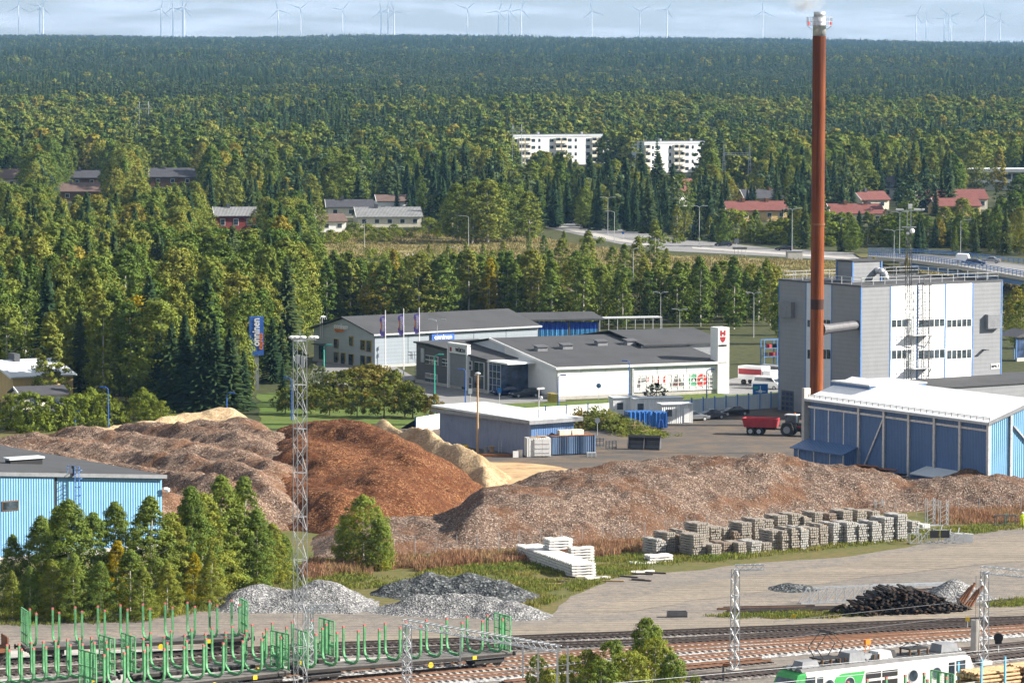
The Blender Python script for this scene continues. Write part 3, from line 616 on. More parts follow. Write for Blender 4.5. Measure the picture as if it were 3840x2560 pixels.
# ------------------------------------------------------------ blue fuel shed with the white roof
sf = Fr(W(1857, 1080), -58)          # local x runs right and towards the viewer along the eave, local y to the back right
SZ = 9.2; sl = sf.fx(2274, 1010)[0]; sd = 14.0; rise = 2.35
sh = sf.thing('fuel_shed', 'long blue steel clad fuel shed with a white roof', 'shed')
obj('body', MB().extr([(0.1, 1.0), (sd-.1, 1.0), (sd-.1, SZ-.1), (sd/2, SZ+rise-.15), (.1, SZ-.1)], .15, sl-.15), 'plant_blue', sh)
obj('plinth', MB().b2(-.02, sl+.02, -.02, sd+.02, 0, 1.05), 'concrete', sh)
n_ = 7; roof = MB()
for i in range(n_):
    a, b = -.3+(sl+.6)*i/n_, -.3+(sl+.6)*(i+1)/n_
    obj('roof_sheet', MB().extr([(-.5, SZ-.12), (sd/2, SZ+rise), (sd+.5, SZ-.12), (sd+.5, SZ+.02), (sd/2, SZ+rise+.14), (-.5, SZ+.02)], a+.01, b-.01), 'roof_white', sh)
obj('eave_beam', MB().b2(-.3, sl+.3, -.62, -.5, SZ-.3, SZ+.0), 'grey_light', sh)
obj('verge_board', MB().extr([(-.55, SZ-.35), (sd/2, SZ+rise-.25), (sd+.5, SZ-.35), (sd+.5, SZ+.06), (sd/2, SZ+rise+.18), (-.55, SZ+.06)], sl+.3, sl+.42), 'grey_mid', sh)
sg_ = MB()
for r_ in (.12, .28): sg_.bar((0, -.1, SZ+.25+r_), (sl, -.1, SZ+.25+r_), .05)
for i in range(31): x = sl*i/30; sg_.bar((x, -.1, SZ+.1), (x, -.1, SZ+.55), .05)
obj('snow_guard', sg_, 'black', sh)
cx_ = [sf.fx(p, 980)[0] for p in (1975, 2033, 2090, 2149, 2208)]
for x in cx_+[sl-.15]: obj('column', MB().b2(x-.2, x+.2, -.3, .1, .4, SZ-.2), 'galv', sh)
for p in (1872, 1904, 1939): x = sf.fx(p, 960)[0]; obj('post', MB().b2(x-.1, x+.1, -.1, .1, 3.6, SZ-.9), 'galv', sh)
obj('girt', MB().b2(0, sl, -.2, .05, SZ-1.15, SZ-.9), 'galv', sh)
obj('brace', MB().bar((cx_[0]+.5, -.15, .6), (cx_[1]-.2, -.15, SZ-1.4), .22), 'galv', sh)
for i in range(7):
    a, b = ([.2]+cx_+[sl-.2])[min(i, 5)], ([.2]+cx_+[sl-.2])[min(i+1, 6)]
    if i < 6: obj('wall_panel', MB().b2(a+.25, b-.25, -.06, .1, 1.06, SZ-.3), 'plant_blue', sh)
lx1 = sf.fx(1972, 1060)[0]
l1_ = obj('lean_to', MB().extr([(0.1, .9), (-2.2, .9), (-2.2, 3.1), (0.1, 3.9)], -.2, lx1), 'plant_blue', sh); obj('lean_to_roof', MB().extr([(.1, 3.95), (-2.7, 2.98), (-2.7, 3.1), (.1, 4.08)], -.4, lx1+.2), 'plant_blue', l1_)
for x in (.9, 4.2, 7.6, lx1-.2): obj('post', MB().b2(x-.08, x+.08, -2.3, -2.18, .9, 3.0), 'galv', l1_)
a_ = sf.fx(2131, 1100)[0]; l2_ = obj('lean_to', MB().extr([(0.1, .5), (-2.4, .5), (-2.4, 2.0), (.1, 2.7)], a_, sl-.3), 'plant_blue', sh); obj('lean_to_roof', MB().extr([(.1, 2.75), (-2.7, 1.98), (-2.7, 2.1), (.1, 2.88)], a_-.2, sl-.2), 'roof_light', l2_)
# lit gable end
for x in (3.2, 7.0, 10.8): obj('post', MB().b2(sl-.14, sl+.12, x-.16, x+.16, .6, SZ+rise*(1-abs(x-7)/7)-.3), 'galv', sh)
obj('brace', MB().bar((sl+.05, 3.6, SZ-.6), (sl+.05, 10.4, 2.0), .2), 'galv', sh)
obj('gable_panel', MB().add([(sl-.1, .2, 1.05), (sl-.1, sd-.2, 1.05), (sl-.1, sd-.2, SZ-.2), (sl-.1, sd/2, SZ+rise-.2), (sl-.1, .2, SZ-.2)], [(0, 1, 2, 3, 4)]), 'shed_blue', sh)  # paler copy of the wall blue puts sunlight into this end's colour
obj('end_pier', MB().b2(-.9, -.35, -.5, .5, 0, SZ+1.3), 'concrete', sh, label='pale concrete end pier')
# blue parapet building behind it, and the dark flat annex to the right
af = Fr(sf.pt(-.6, 4.0), -58)
an = af.thing('conveyor_house', 'blue corrugated box rising behind the left end of the white roof', 'building')
obj('wall', MB().b2(0, 8, 0, 9, 0, SZ+1.9), 'plant_blue', an); obj('cap', MB().b2(-.1, 8.1, -.1, 9.1, SZ+1.91, SZ+2.1), 'grey_light', an)
q = W(2130, 880, 5.5); bf = Fr(q, 34)
bx = bf.thing('flat_annex', 'low dark roofed annex right of the power plant', 'building')
obj('wall', MB().b2(-4, 26, -6, 8, 0, 5.3), 'clad_grey', bx); obj('roof', MB().b2(-4.2, 26.2, -6.2, 8.2, 5.31, 5.5), 'roof_felt', bx)
q = W(2335, 830); gf_ = Fr(q, 34); cn = gf_.thing('glazed_canopy', 'glazed porch with a blue frame at the right edge', 'canopy')
cm = MB()
for x in (0, 3.0, 6): cm.b2(x-.08, x+.08, 0, .16, 0, 4.2).b2(x-.08, x+.08, 4, 4.16, 0, 4.2)
obj('frame', cm, 'blue_trim', cn); obj('glass', MB().b2(.1, 5.9, .05, .1, .6, 4.0), 'window_blue', cn); obj('roof', MB().extry([(-.6, 4.2), (6.6, 4.2), (3, 5.3)], -.5, 4.6), 'roof_black', cn); obj('base', MB().b2(0, 6, -.1, .25, 0, .6), 'concrete', cn)
q = W(2304, 800); obj('x', MB(), None) if False else None
tw = thing('slanted_screen', 'white slanted screen at the right corner of the plant', 'screen', kf.pt(kl+.5, 1.5), kf.a); obj('sheet', MB().add([(0, 0, 6.5), (1.4, 2, 17), (1.4, 5, 17), (0, 5, 6.5)], [(0, 1, 2, 3)]).add([(.1, .1, 6.5), (1.5, 2.1, 17), (1.5, 5.1, 17), (.1, 5.1, 6.5)], [(0, 1, 2, 3)]), 'white_paint', tw); obj('stay', MB().bar((.6, 3, 0), (.6, 3, 7), .2), 'galv', tw)
# ------------------------------------------------------------ light blue building at the left
lc = W(372, 1095, 7.8); lf = Fr(lc, 35)
lb = lf.thing('light_blue_building', 'light blue profiled building with a dark low roof at the left edge', 'building')
LW = 26.0; LD = 46.0; xr = lf.fx(124, 1090)[0]
def lz(x): return 7.8+(-x)*.075
obj('wall', MB().extry([(-LW, .6), (-.1, .6), (-.1, lz(0)-.1), (-LW, lz(-LW)-.1)], .1, LD), 'shed_blue', lb)
obj('wall_panel', MB().extry([(xr+.35, .6), (0, .6), (0, lz(0)-.1), (xr+.35, lz(xr)-.1)], -.02, .2), 'shed_blue', lb)
obj('wall_panel', MB().extry([(-LW, .6), (xr-.1, .6), (xr-.1, lz(xr)-.15), (-LW, lz(-LW)-.15)], -.25, .2), 'shed_blue', lb)
obj('recess', MB().b2(xr-.08, xr+.33, -.05, .15, .6, lz(xr)-.1), 'black', lb)
obj('roof', MB().extry([(-LW-.3, lz(-LW-.3)), (.35, lz(.35)), (.35, lz(.35)+.25), (-LW-.3, lz(-LW-.3)+.25)], -.4, LD+.4), 'roof_felt', lb)
obj('eave_strip', MB().extry([(-LW-.3, lz(-LW-.3)-.12), (.35, lz(.35)-.12), (.35, lz(.35)+.28), (-LW-.3, lz(-LW-.3)+.28)], -.5, -.41), 'grey_mid', lb)
obj('plinth', MB().b2(-LW, -.05, -.3, LD, 0, .62), 'concrete', lb)
wa, wz1 = lf.fx(2, 1150); wb, wz0 = lf.fx(40, 1170)
wn = obj('window', MB().b2(wa, wb, -.33, -.2, wz0, wz1), 'brown', lb); obj('pane', MB().b2(wa+.12, wb-.12, -.36, -.32, wz0+.12, wz1-.12), 'window', wn)
la, lb_ = lf.fx(164, 1100)[0], lf.fx(174, 1100)[0]; ld = MB()
for x in (la, lb_): ld.bar((x, -.75, .8), (x, -.75, 9.6), .07).bar((x, -.75, 9.6), (x, .8, 9.6), .07).bar((x, .8, 9.6), (x, .8, 8.6), .07)
for z in np.arange(1, 9.2, .35): ld.bar((la, -.75, z), (lb_, -.75, z), .05)
for z in np.arange(3, 9.4, .9):
    pr = [(la, -.75, z), (la-.1, -1.2, z), ((la+lb_)/2, -1.45, z), (lb_+.1, -1.2, z), (lb_, -.75, z)]
    for a, b in zip(pr[:-1], pr[1:]): ld.bar(a, b, .06)
obj('ladder', ld, 'blue_trim', lb)
q = W(50, 1048, lz(-20)+.3); vx, vy = (q-lf.o).dot(lf.x), (q-lf.o).dot(lf.y)
rv = obj('roof_vent', MB().b2(vx-1.7, vx+2.2, vy-.6, vy+.6, lz(vx)-.1, lz(vx)+.75), 'black', lb); obj('vent_cap', MB().b2(vx-1.9, vx+2.4, vy-.8, vy+.8, lz(vx)+.76, lz(vx)+.95), 'roof_light', rv)
q = W(168, 1085, lz(-12)+.3); vx, vy = (q-lf.o).dot(lf.x), (q-lf.o).dot(lf.y); obj('vent_pipe', MB().tube((vx, vy, lz(vx)), (vx, vy, lz(vx)+1.0), .09).tube((vx, vy, lz(vx)+.8), (vx, vy, lz(vx)+1.1), .16), 'black', lb)
obj('camera_dome', MB().sphere((.45, -.4, 6.4), .28, 10, 6).b2(0, .45, -.5, -.3, 6.5, 6.7), 'white_paint', lb)
# ------------------------------------------------------------ pale roofed store in the yard
df = Fr(W(1218, 1047), 38)
ds = df.thing('yard_store', 'lavender blue clad store with a pale flat roof in the yard', 'shed')
dl = df.fx(1318, 955)[0]; dd = df.fy(1010, 944)[0]; DZ = 4.5
obj('wall', MB().b2(.02, dl, .02, dd, 0, DZ), 'store_blue', ds)
obj('wall_panel', MB().b2(.1, dl-.05, -.08, .05, 0.05, DZ-.02), 'plant_blue', ds, label='deep blue right hand wall')
obj('roof', MB().add([(-.8, -.8, DZ+.02), (dl+.8, -.8, DZ+.02), (dl+.8, dd+.8, DZ+.5), (-.8, dd+.8, DZ+.5), (-.8, -.8, DZ+.3), (dl+.8, -.8, DZ+.3), (dl+.8, dd+.8, DZ+.75), (-.8, dd+.8, DZ+.75)], [(0, 1, 2, 3), (4, 5, 6, 7), (0, 1, 5, 4), (1, 2, 6, 5), (2, 3, 7, 6), (3, 0, 4, 7)]), 'roof_light', ds)
obj('fascia', MB().b2(-.85, dl+.85, -.9, -.82, DZ-.25, DZ+.27).b2(-.9, -.82, -.8, dd+.8, DZ-.15, DZ+.3), 'grey_mid', ds)
obj('roof_lamp_post', MB().tube((2.2, 1.0, DZ), (2.2, 1.0, DZ+4.2), .08).b2(1.9, 3.1, .9, 1.1, DZ+4.1, DZ+4.35).sphere((2.5, .9, DZ+3.0), .25, 8, 5), 'galv', ds)
# ------------------------------------------------------------ white fronted store with the red logo tower
wf = Fr(W(1280, 918), 25)
ws = wf.thing('white_front_store', 'low store with long white front, poster band and red logo tower', 'building')
wl = wf.fx(1662, 860)[0]; WZ = 4.75; wd = 24.0; RZ = 7.6
obj('hall', MB().extr([(0.1, .5), (wd*2-4, .5), (wd*2-4, WZ-.1), (wd, RZ-.1), (.1, WZ-.1)], .1, wl-.1), 'clad_light', ws)
obj('plinth', MB().b2(-.05, wl+.05, -.08, wd, 0, .52), 'concrete', ws)
fx_ = [0]+[wf.fx(p, 880)[0] for p in (1334, 1390, 1455)]+[wl]
for i in range(3): obj('wall_panel', MB().b2(fx_[i]+.03, fx_[i+1]-.03, -.06, .12, .53, WZ), 'white_paint', ws)
zb = wf.fx(1560, 859)[1]; zb0 = wf.fx(1560, 896)[1]
for a, b in ((1455, 1509), (1509, 1577), (1577, 1655)): xa, xb = wf.fx(a, 870)[0], wf.fx(b, 870)[0]; obj('wall_panel', MB().b2(xa+.04, xb-.04, -.05, .12, zb+.05, WZ), 'clad_light', ws)
obj('downpipe', MB().b2(fx_[3]-.35, fx_[3]-.1, -.3, -.07, .3, WZ), 'grey_light', ws); obj('downpipe', MB().b2(wl-.3, wl-.05, -.3, -.07, .3, WZ), 'grey_dark', ws)
pb = obj('poster_band', MB().b2(fx_[3]+.05, wl-.4, -.1, .12, zb0, zb), 'white_paint', ws, label='white band printed with tools, bottles, a shoe and two discs')
def flat(mb, pts, m, nm='print'): return obj(nm, mb, m, pb)
def disc(px, r, m, hole, m2):
    x, z = wf.fx(px, 873); mb = MB(); n = 20
    vs = [(x+r*f*math.cos(2*math.pi*i/n), -.115, z+r*f*math.sin(2*math.pi*i/n)) for f in (1, .42) for i in range(n)]; mb.add(vs, [(i, (i+1) % n, n+(i+1) % n, n+i) for i in range(n)]); obj('disc_print', mb, m, pb)
    mb = MB(); vs = [(x+r*f*math.cos(2*math.pi*i/n), -.117, z+r*f*math.sin(2*math.pi*i/n)) for f in (.42, .25) for i in range(n)]; mb.add(vs, [(i, (i+1) % n, n+(i+1) % n, n+i) for i in range(n)]); obj('disc_print', mb, m2, pb)
mat('print_green', (.10, .38, .22), .6); mat('print_red', (.62, .05, .05), .6); mat('print_grey', (.16, .16, .17), .6)
disc(1593, .92, 'print_green', .4, 'black'); disc(1611, .98, 'print_red', .4, 'black')
def ppoly(pts, m, nm): obj(nm, MB().add([(wf.fx(a, b)[0], -.112, wf.fx(a, b)[1]) for a, b in pts], [tuple(range(len(pts)))]), m, pb)
ppoly([(1462, 891), (1465, 869), (1482, 867), (1483, 876), (1470, 879), (1469, 892)], 'print_grey', 'drill_print'); ppoly([(1484, 866), (1490, 865), (1489, 877), (1484, 878)], 'print_red', 'drill_print')
for x in (1500, 1512, 1525): ppoly([(x-2.5, 880), (x-2.5, 869), (x-1, 864), (x+1, 864), (x+2.5, 869), (x+2.5, 880)], 'print_red', 'bottle_print')
ppoly([(1537, 889), (1539, 877), (1546, 876), (1549, 864), (1553, 863), (1556, 872), (1560, 864), (1564, 874), (1573, 883), (1572, 888)], 'print_grey', 'shoe_print'); ppoly([(1545, 884), (1552, 873), (1562, 879), (1560, 886)], 'print_red', 'shoe_print')
ppoly([(1627, 890), (1626, 875), (1628, 862), (1634, 862), (1636, 875), (1635, 890)], 'print_grey', 'torch_print'); ppoly([(1646, 889), (1646, 868), (1649, 863), (1651, 863), (1653, 868), (1653, 889)], 'print_red', 'can_print')
gr = MB(); xa, xb = fx_[3]+.1, wl-.45
for i in range(15): x = xa+(xb-xa)*i/14; gr.b2(x-.05, x+.05, -.16, -.12, zb0, zb)
for i in range(5): z = zb0+(zb-zb0)*i/4; gr.b2(xa, xb, -.155, -.125, z-.04, z+.04)
obj('poster_grid', gr, 'white_paint', pb)
for y0, y1 in ((.1, 11), (11, 19)): obj('gable_panel', MB().add([(-.05, y0, .5), (-.05, y1-.05, .5), (-.05, y1-.05, WZ+(RZ-WZ)*y1/wd-.1), (-.05, y0, WZ+(RZ-WZ)*y0/wd-.1)], [(0, 1, 2, 3)]), 'white_paint', ws)
obj('roof', MB().extr([(-.35, WZ+.02), (wd, RZ), (wd*2-4, WZ+.3), (wd*2-4, WZ+.5), (wd, RZ+.18), (-.35, WZ+.2)], -.3, wl+.3), 'roof_felt', ws)
obj('verge_trim', MB().extr([(-.4, WZ-.1), (wd, RZ-.1), (wd, RZ+.24), (-.4, WZ+.24)], -.45, -.31), 'white_paint', ws); obj('eave_trim', MB().b2(-.4, wl+.3, -.5, -.36, WZ-.12, WZ+.24), 'white_paint', ws)
for (px, py) in ((1242, 803), (1300, 800), (1380, 795), (1447, 793)):
    for zt in (6.2, 6.4, 6.6):
        q = W(px, py, zt); ly = (q-wf.o).dot(wf.y); lx = (q-wf.o).dot(wf.x); zr_ = WZ+(RZ-WZ)*ly/wd
        if zr_ <= zt+.5: pass
    sk = obj('skylight', MB().b2(lx-.85, lx+.85, ly-.7, ly+.7, zr_-.1, zr_+.8), 'grey_mid', ws); obj('skylight_lid', MB().extr([(ly-.85, zr_+.72), (ly+.85, zr_+.95), (ly+.85, zr_+1.08), (ly-.85, zr_+.85)], lx-1, lx+1), 'steel_dark', sk)
# rear hall showing right of the tower
rh = obj('rear_hall', MB().extr([(12, 0), (wd*2-4, 0), (wd*2-4, WZ+.7), (wd, RZ+.6), (12, WZ+2.0)], wl+.1, wl+6.8), 'clad_grey', ws); obj('rear_roof', MB().extr([(11.6, WZ+1.95), (wd, RZ+.62), (wd*2-4, WZ+.8), (wd*2-4, WZ+.95), (wd, RZ+.8), (11.6, WZ+2.15)], wl-8, wl+7.2), 'roof_felt', rh)
obj('upstand', MB().b2(wl-8, wl+.05, 12.2, 12.5, WZ+1.0, WZ+1.95), 'clad_light', rh); obj('side_panel', MB().b2(wl+6.8, wl+6.95, 12.1, wd, .1, WZ+1.9), 'white_paint', rh)
# logo tower
tx0, tz1 = wf.fx(1646, 752); tx1 = wf.fx(1668, 752)[0]
tw_ = obj('logo_tower', MB().b2(tx0, tx1+.3, -.5, 2.0, 0, tz1), 'white_paint', ws)
def tp(pts, y=-.53): return MB().add([(tx0+a*(tx1-tx0), y, wf.fx(1655, b)[1]) for a, b in pts], [tuple(range(len(pts)))])
obj('logo', tp([(.22, 758), (.22, 770), (.42, 772), (.42, 767), (.58, 767), (.58, 772), (.78, 770), (.78, 758), (.6, 758), (.6, 762), (.4, 762), (.4, 758)]), 'red_paint', tw_); obj('logo', tp([(.2, 773), (.8, 773), (.76, 779), (.65, 784), (.5, 786), (.35, 784), (.24, 779)]), 'red_paint', tw_)
letters('WÜRTH', tw_, ((tx0+tx1)/2, -.54, wf.fx(1655, 793)[1]), (tx1-tx0)*.8, 'black')
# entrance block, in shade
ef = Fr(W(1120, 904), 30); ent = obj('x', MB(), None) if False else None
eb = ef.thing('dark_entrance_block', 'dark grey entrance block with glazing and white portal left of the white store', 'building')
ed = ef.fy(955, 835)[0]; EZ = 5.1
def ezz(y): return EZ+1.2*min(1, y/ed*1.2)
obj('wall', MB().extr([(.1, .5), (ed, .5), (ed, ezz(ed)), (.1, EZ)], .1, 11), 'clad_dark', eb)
obj('plinth', MB().b2(-.05, 11, -.05, ed+.05, 0, .52), 'concrete', eb)
obj('roof', MB().extr([(-.3, EZ+.02), (ed*.8, ezz(ed)), (ed+.3, ezz(ed)), (ed+.3, ezz(ed)+.25), (ed*.8, ezz(ed)+.25), (-.3, EZ+.27)], -.3, 11.5), 'roof_felt', eb)
ya, yb = ef.fy(1078, 830)[0], ef.fy(1062, 830)[0]; y1 = ef.fy(1034, 810)[0]
obj('portal', MB().b2(-.5, .15, ya-.15, ya+.2, 0, 7.1).b2(-.5, .15, y1-.2, y1+.1, 0, 7.1).b2(-.5, .15, ya-.15, y1+.1, 6.8, 7.2), 'white_paint', eb); obj('portal_panel', MB().b2(-.12, .1, ya+.2, y1-.2, .5, 6.8), 'clad_grey', eb)
sgn = obj('name_sign', MB().b2(-.4, -.2, ya+.3, y1-.3, 5.6, 6.7), 'white_paint', eb); letters('WÜRTH', sgn, (-.43, (ya*1.3+y1*.7)/2, 6.15), (y1-ya)*.5, 'black', (math.pi/2, 0, -math.pi/2)); obj('logo', MB().b2(-.43, -.41, y1-1.2, y1-.6, 5.85, 6.5), 'red_paint', sgn)
for (a, b, t_, u_) in ((1052, 1042, 864, 850), (998, 1013, 838, 820), (1015, 1030, 842, 825)): pass
def ewin(pa, pb_, py1, py0, n=2):
    a, z1 = ef.fy(pb_, py1); b, _ = ef.fy(pa, py1); z0 = ef.fy((pa+pb_)/2, py0)[1]; fr = obj('window', MB().b2(-.06, .12, min(a, b), max(a, b), z0, z1), 'white_paint', eb)
    for i in range(n):
        for j in range(2): w = (max(a, b)-min(a, b))/n; obj('pane', MB().b2(-.1, -.05, min(a, b)+i*w+.08, min(a, b)+(i+1)*w-.08, z0+(z1-z0)*j/2+.07, z0+(z1-z0)*(j+1)/2-.07), 'window', fr)
ewin(978, 1006, 819, 837, 3); ewin(1016, 1032, 826, 841); ewin(1061, 1084, 829, 848); ewin(977, 1004, 860, 878, 2); ewin(1061, 1084, 866, 896); ewin(1090, 1112, 833, 893, 2)
obj('door', MB().b2(-.06, .12, ef.fy(974, 840)[0], ef.fy(967, 840)[0], 3.4, 5.6), 'grey_light', eb)
stx = MB(); y_ = ed+.8
for i in range(12): stx.b2(.4+i*.02, 1.6, y_+.1+i*.0, y_+.3, .3*i+.2, .3*i+.26).box((1, y_+.6, .3*i+.2), (1.0, .3, .05), i*.5)
railing(stx, [(-.2, y_, 3.6), (-.2, y_+1.4, 3.6), (1.6, y_+1.4, 3.6)], 1.1, .7); stx.tube((1, y_+.6, 0), (1, y_+.6, 4.7), .08)
obj('spiral_stair', stx, 'steel_dark', eb)
# glazed corner with blue film between the two
gx0 = MB(); obj('glazed_corner', MB().b2(.2, 6.0, -3.8, .1, .4, EZ-.3), 'window_blue', eb, label='glazed corner with blue printed film'); fr = MB()
for i in range(4): fr.b2(.12, .2, -3.8+i*1.25, -3.72+i*1.25, .4, EZ-.2)
for j in range(5): fr.b2(.12, .2, -3.8, .1, .4+j*1.05, .48+j*1.05)
obj('mullions', fr, 'grey_light', eb); obj('canopy_roof', MB().b2(-.2, 8, -6.5, .0, EZ-.15, EZ+.1), 'white_paint', eb); obj('canopy_post', MB().b2(-.1, .1, -.35, -.15, 0, EZ-.15), 'white_paint', eb)
# ------------------------------------------------------------ grey gabled store behind (sign and flags)
of = Fr(W(860, 845), 37)
on = of.thing('grey_gabled_store', 'pale grey gabled store with dark roof and rooftop lettering sign', 'building')
ol = of.fx(1235, 743)[0]; od = of.fy(719, 760)[0]; OZ = 5.6; ORZ = 7.9
corr('clad_blue_sunlit', (.26, .30, .345), .6, 'Z', .004, .45, .04, .08); corr('clad_blue', (.40, .45, .51), .6, 'Z', .004, .45, .04, .08)  # same cladding twice: the sunlit long wall's copy is darkened to offset the sun
obj('wall', MB().extr([(.1, .4), (od-.1, .4), (od-.1, OZ-.1), (od/2, ORZ-.15), (.1, OZ-.1)], .1, ol-.1), 'clad_blue', on)
n_ = 5
for i in range(n_): obj('wall_panel', MB().b2(ol*i/n_+.05, ol*(i+1)/n_-.05, -.06, .12, .4, OZ-.05), 'clad_blue_sunlit', on)
obj('plinth', MB().b2(-.08, ol+.05, -.1, od+.08, 0, .42), 'concrete', on)
obj('roof', MB().extr([(-.5, OZ-.12), (od/2, ORZ), (od+.5, OZ-.12), (od+.5, OZ+.06), (od/2, ORZ+.18), (-.5, OZ+.06)], -.5, ol+.5), 'roof_felt', on)
obj('eave_trim', MB().b2(-.5, ol+.5, -.62, -.51, OZ-.2, OZ+.08), 'grey_light', on)
cy_ = (of.fy(800, 752)[0]+of.fy(768, 748)[0])/2; letters('onninen', on, (-.08, cy_, of.fy(785, 750)[1]), abs(of.fy(800, 752)[0]-of.fy(768, 748)[0]), 'white_paint', (math.pi/2, 0, -math.pi/2)); letters('express', on, (-.08, cy_+.6, of.fy(780, 758)[1]), 2.6, 'orange_paint', (math.pi/2, 0, -math.pi/2))
def owin(pa, pb_, t_, b_):
    a, z1 = of.fy(pb_, t_); b, _ = of.fy(pa, t_); z0 = of.fy((pa+pb_)/2, b_)[1]; fr = obj('window', MB().b2(-.06, .12, a, b, z0, z1), 'gold', on); obj('pane', MB().b2(-.1, -.05, a+.08, b-.08, z0+.08, z1-.08), 'window', fr)
for a in ((767, 777, 778, 799), (802, 811, 772, 794), (828, 839, 781, 804), (842, 853, 782, 808), (767, 777, 808, 833), (783, 793, 810, 836), (801, 812, 813, 840), (828, 839, 816, 842), (842, 853, 818, 845)): owin(*a)
obj('door', MB().b2(-.06, .1, of.fy(744, 810)[0], of.fy(733, 810)[0], .4, 2.7), 'window', on); obj('porch_roof', MB().b2(-1.2, .1, of.fy(748, 800)[0], of.fy(728, 800)[0], 2.95, 3.1), 'grey_dark', on)
sb0, _ = of.fx(989, 765); sb1, sbz = of.fx(1041, 763); sb = obj('lettering_sign', MB().b2(sb0, sb1, -.35, -.1, 3.0, 5.55), 'blue_lamp', on, label='blue lettering sign high on the long wall'); letters('onninen', sb, ((sb0+sb1)/2, -.38, 4.6), (sb1-sb0)*.78, 'white_paint'); letters('express', sb, ((sb0+sb1)/2-.3, -.38, 3.55), (sb1-sb0)*.6, 'orange_paint')
hp = MB()
for y in (od-3.2, od-2.6): hp.path([(-.3, y, 4.0), (-.3, y, 7.3), (-.1, y, 7.7), (.4, y, 7.7), (.6, y, 7.2)], .06, 6)
obj('roof_ladder', hp, 'galv', on)
for (p, py, zt) in ((1047, 770, 2.0),): pass
# blue tarpaulin hall and open rack roof
tf = Fr(W(1236, 778), 16)
tt = tf.thing('tarpaulin_hall', 'open hall hung with bright blue tarpaulin curtains behind the stores', 'shelter')
tl = tf.fx(1376, 760)[0]; tz = tf.fx(1236, 737)[1]
n_ = 60; vs = []; 
for half, (x0, x1) in enumerate(((0, tl*.49), (tl*.52, tl-.3))):
    for band, (za, zb_, m) in enumerate(((0, tz*.5, 'tarp_light'), (tz*.5, tz-.3, 'tarp_blue'))):
        if m not in MAT: mat(m, (.10, .36, .68) if m == 'tarp_light' else (.015, .07, .46), .5, 0, .15, .8, .3)
        V = []; F = []
        for i in range(n_+1):
            x = x0+(x1-x0)*i/n_; y = .12*math.sin(i*1.7)+.08*math.sin(i*.63+half); V += [(x, y, za), (x, y, zb_)]
        F = [(2*i, 2*i+2, 2*i+3, 2*i+1) for i in range(n_)]; obj('curtain', MB().add(V, F), m, tt, True)
obj('post', MB().b2(tl*.495, tl*.515, -.15, .15, 0, tz), 'grey_dark', tt); obj('post', MB().b2(tl-.2, tl+.05, -.15, .15, 0, tz), 'grey_dark', tt); obj('post', MB().b2(-.2, .02, -.15, .15, 0, tz), 'grey_dark', tt)
obj('roof', MB().add([(-3, -.8, tz), (tl+.8, -.8, tz), (tl+.8, 7, tz+.8), (-3, 7, tz+.8), (-3, -.8, tz+.3), (tl+.8, -.8, tz+.3), (tl+.8, 7, tz+1.1), (-3, 7, tz+1.1)], [(0, 1, 2, 3), (4, 5, 6, 7), (0, 1, 5, 4), (1, 2, 6, 5), (2, 3, 7, 6), (3, 0, 4, 7)]), 'roof_felt', tt)
rk = thing('rack_roof', 'low open rack shelter with a thin roof beside the tarpaulin hall', 'shelter', tf.pt(tl+.8, 2), tf.a); rl_ = 12.0
obj('roof', MB().b2(0, rl_, 0, 2.5, 3.3, 3.5), 'grey_light', rk)
for i in range(8): obj('post', MB().b2(i*rl_/7-.06, i*rl_/7+.06, .1, .22, 0, 3.3), 'galv', rk)
for p in (kf, ): pass
for fr_, a, b in ((wf, wl, 44), (of, ol, od), (tf, tl, 8)): c_ = fr_.pt(a/2, b/2); CIRC.append((c_.x, c_.y, max(a, b)*.62))
# ------------------------------------------------------------ heaps
def heapmat(name, dark, mid, lite, chip, patch=None, s=3.2, amt=.55):
    m, t, out = _new(name); v = _vec(t)
    vo = t.nodes.new('ShaderNodeTexVoronoi'); vo.inputs['Scale'].default_value = s; t.links.new(_vec(t, 'Object', (1, 1, 1.4)), vo.inputs['Vector'])
    sp = t.nodes.new('ShaderNodeSeparateColor'); t.links.new(vo.outputs['Color'], sp.inputs[0])
    c = _ramp(t, sp.outputs[0], [(0, dark), (.45, mid), (.8, lite), (.93, chip), (1, chip)])
    b = _ramp(t, _noise(t, v, .9, 5, .7), [(.3, .55), (.5, 1.0), (.75, 1.25)]); c = _mix(t, .8, c, b, 'MULTIPLY')
    if patch: c = _mix(t, _ramp(t, _noise(t, v, .16, 4), [(.5, 0), (.62, patch[1])]), c, patch[0])
    n2 = t.nodes.new('ShaderNodeMath'); n2.operation = 'ADD'; t.links.new(vo.outputs['Distance'], n2.inputs[0]); t.links.new(_noise(t, v, 1.6, 4), n2.inputs[1])
    _bsdf(t, out, c, .95, 0, _bump(t, n2.outputs[0], amt, .16), .1); MAT[name] = m
heapmat('chips_grey', (.065, .038, .026), (.14, .09, .064), (.20, .14, .105), (.33, .26, .205), ((.13, .06, .028), .6), 6.5)
heapmat('chips_pale', (.052, .034, .025), (.115, .077, .058), (.16, .113, .088), (.30, .24, .195), ((.12, .056, .027), .65), 6.5)
heapmat('bark_red', (.05, .018, .009), (.105, .041, .017), (.15, .062, .026), (.27, .15, .08), ((.075, .027, .012), .6), 6.5)
heapmat('sawdust', (.27, .19, .105), (.36, .265, .16), (.42, .315, .195), (.48, .375, .25), ((.25, .155, .08), .5), 5, .3)
heapmat('gravel_light', (.075, .075, .08), (.165, .165, .17), (.225, .225, .225), (.36, .36, .355), None, 6, .6)
heapmat('gravel_dark', (.025, .028, .03), (.055, .06, .064), (.09, .096, .10), (.19, .20, .20), ((.14, .145, .145), .25), 4.5, .6)
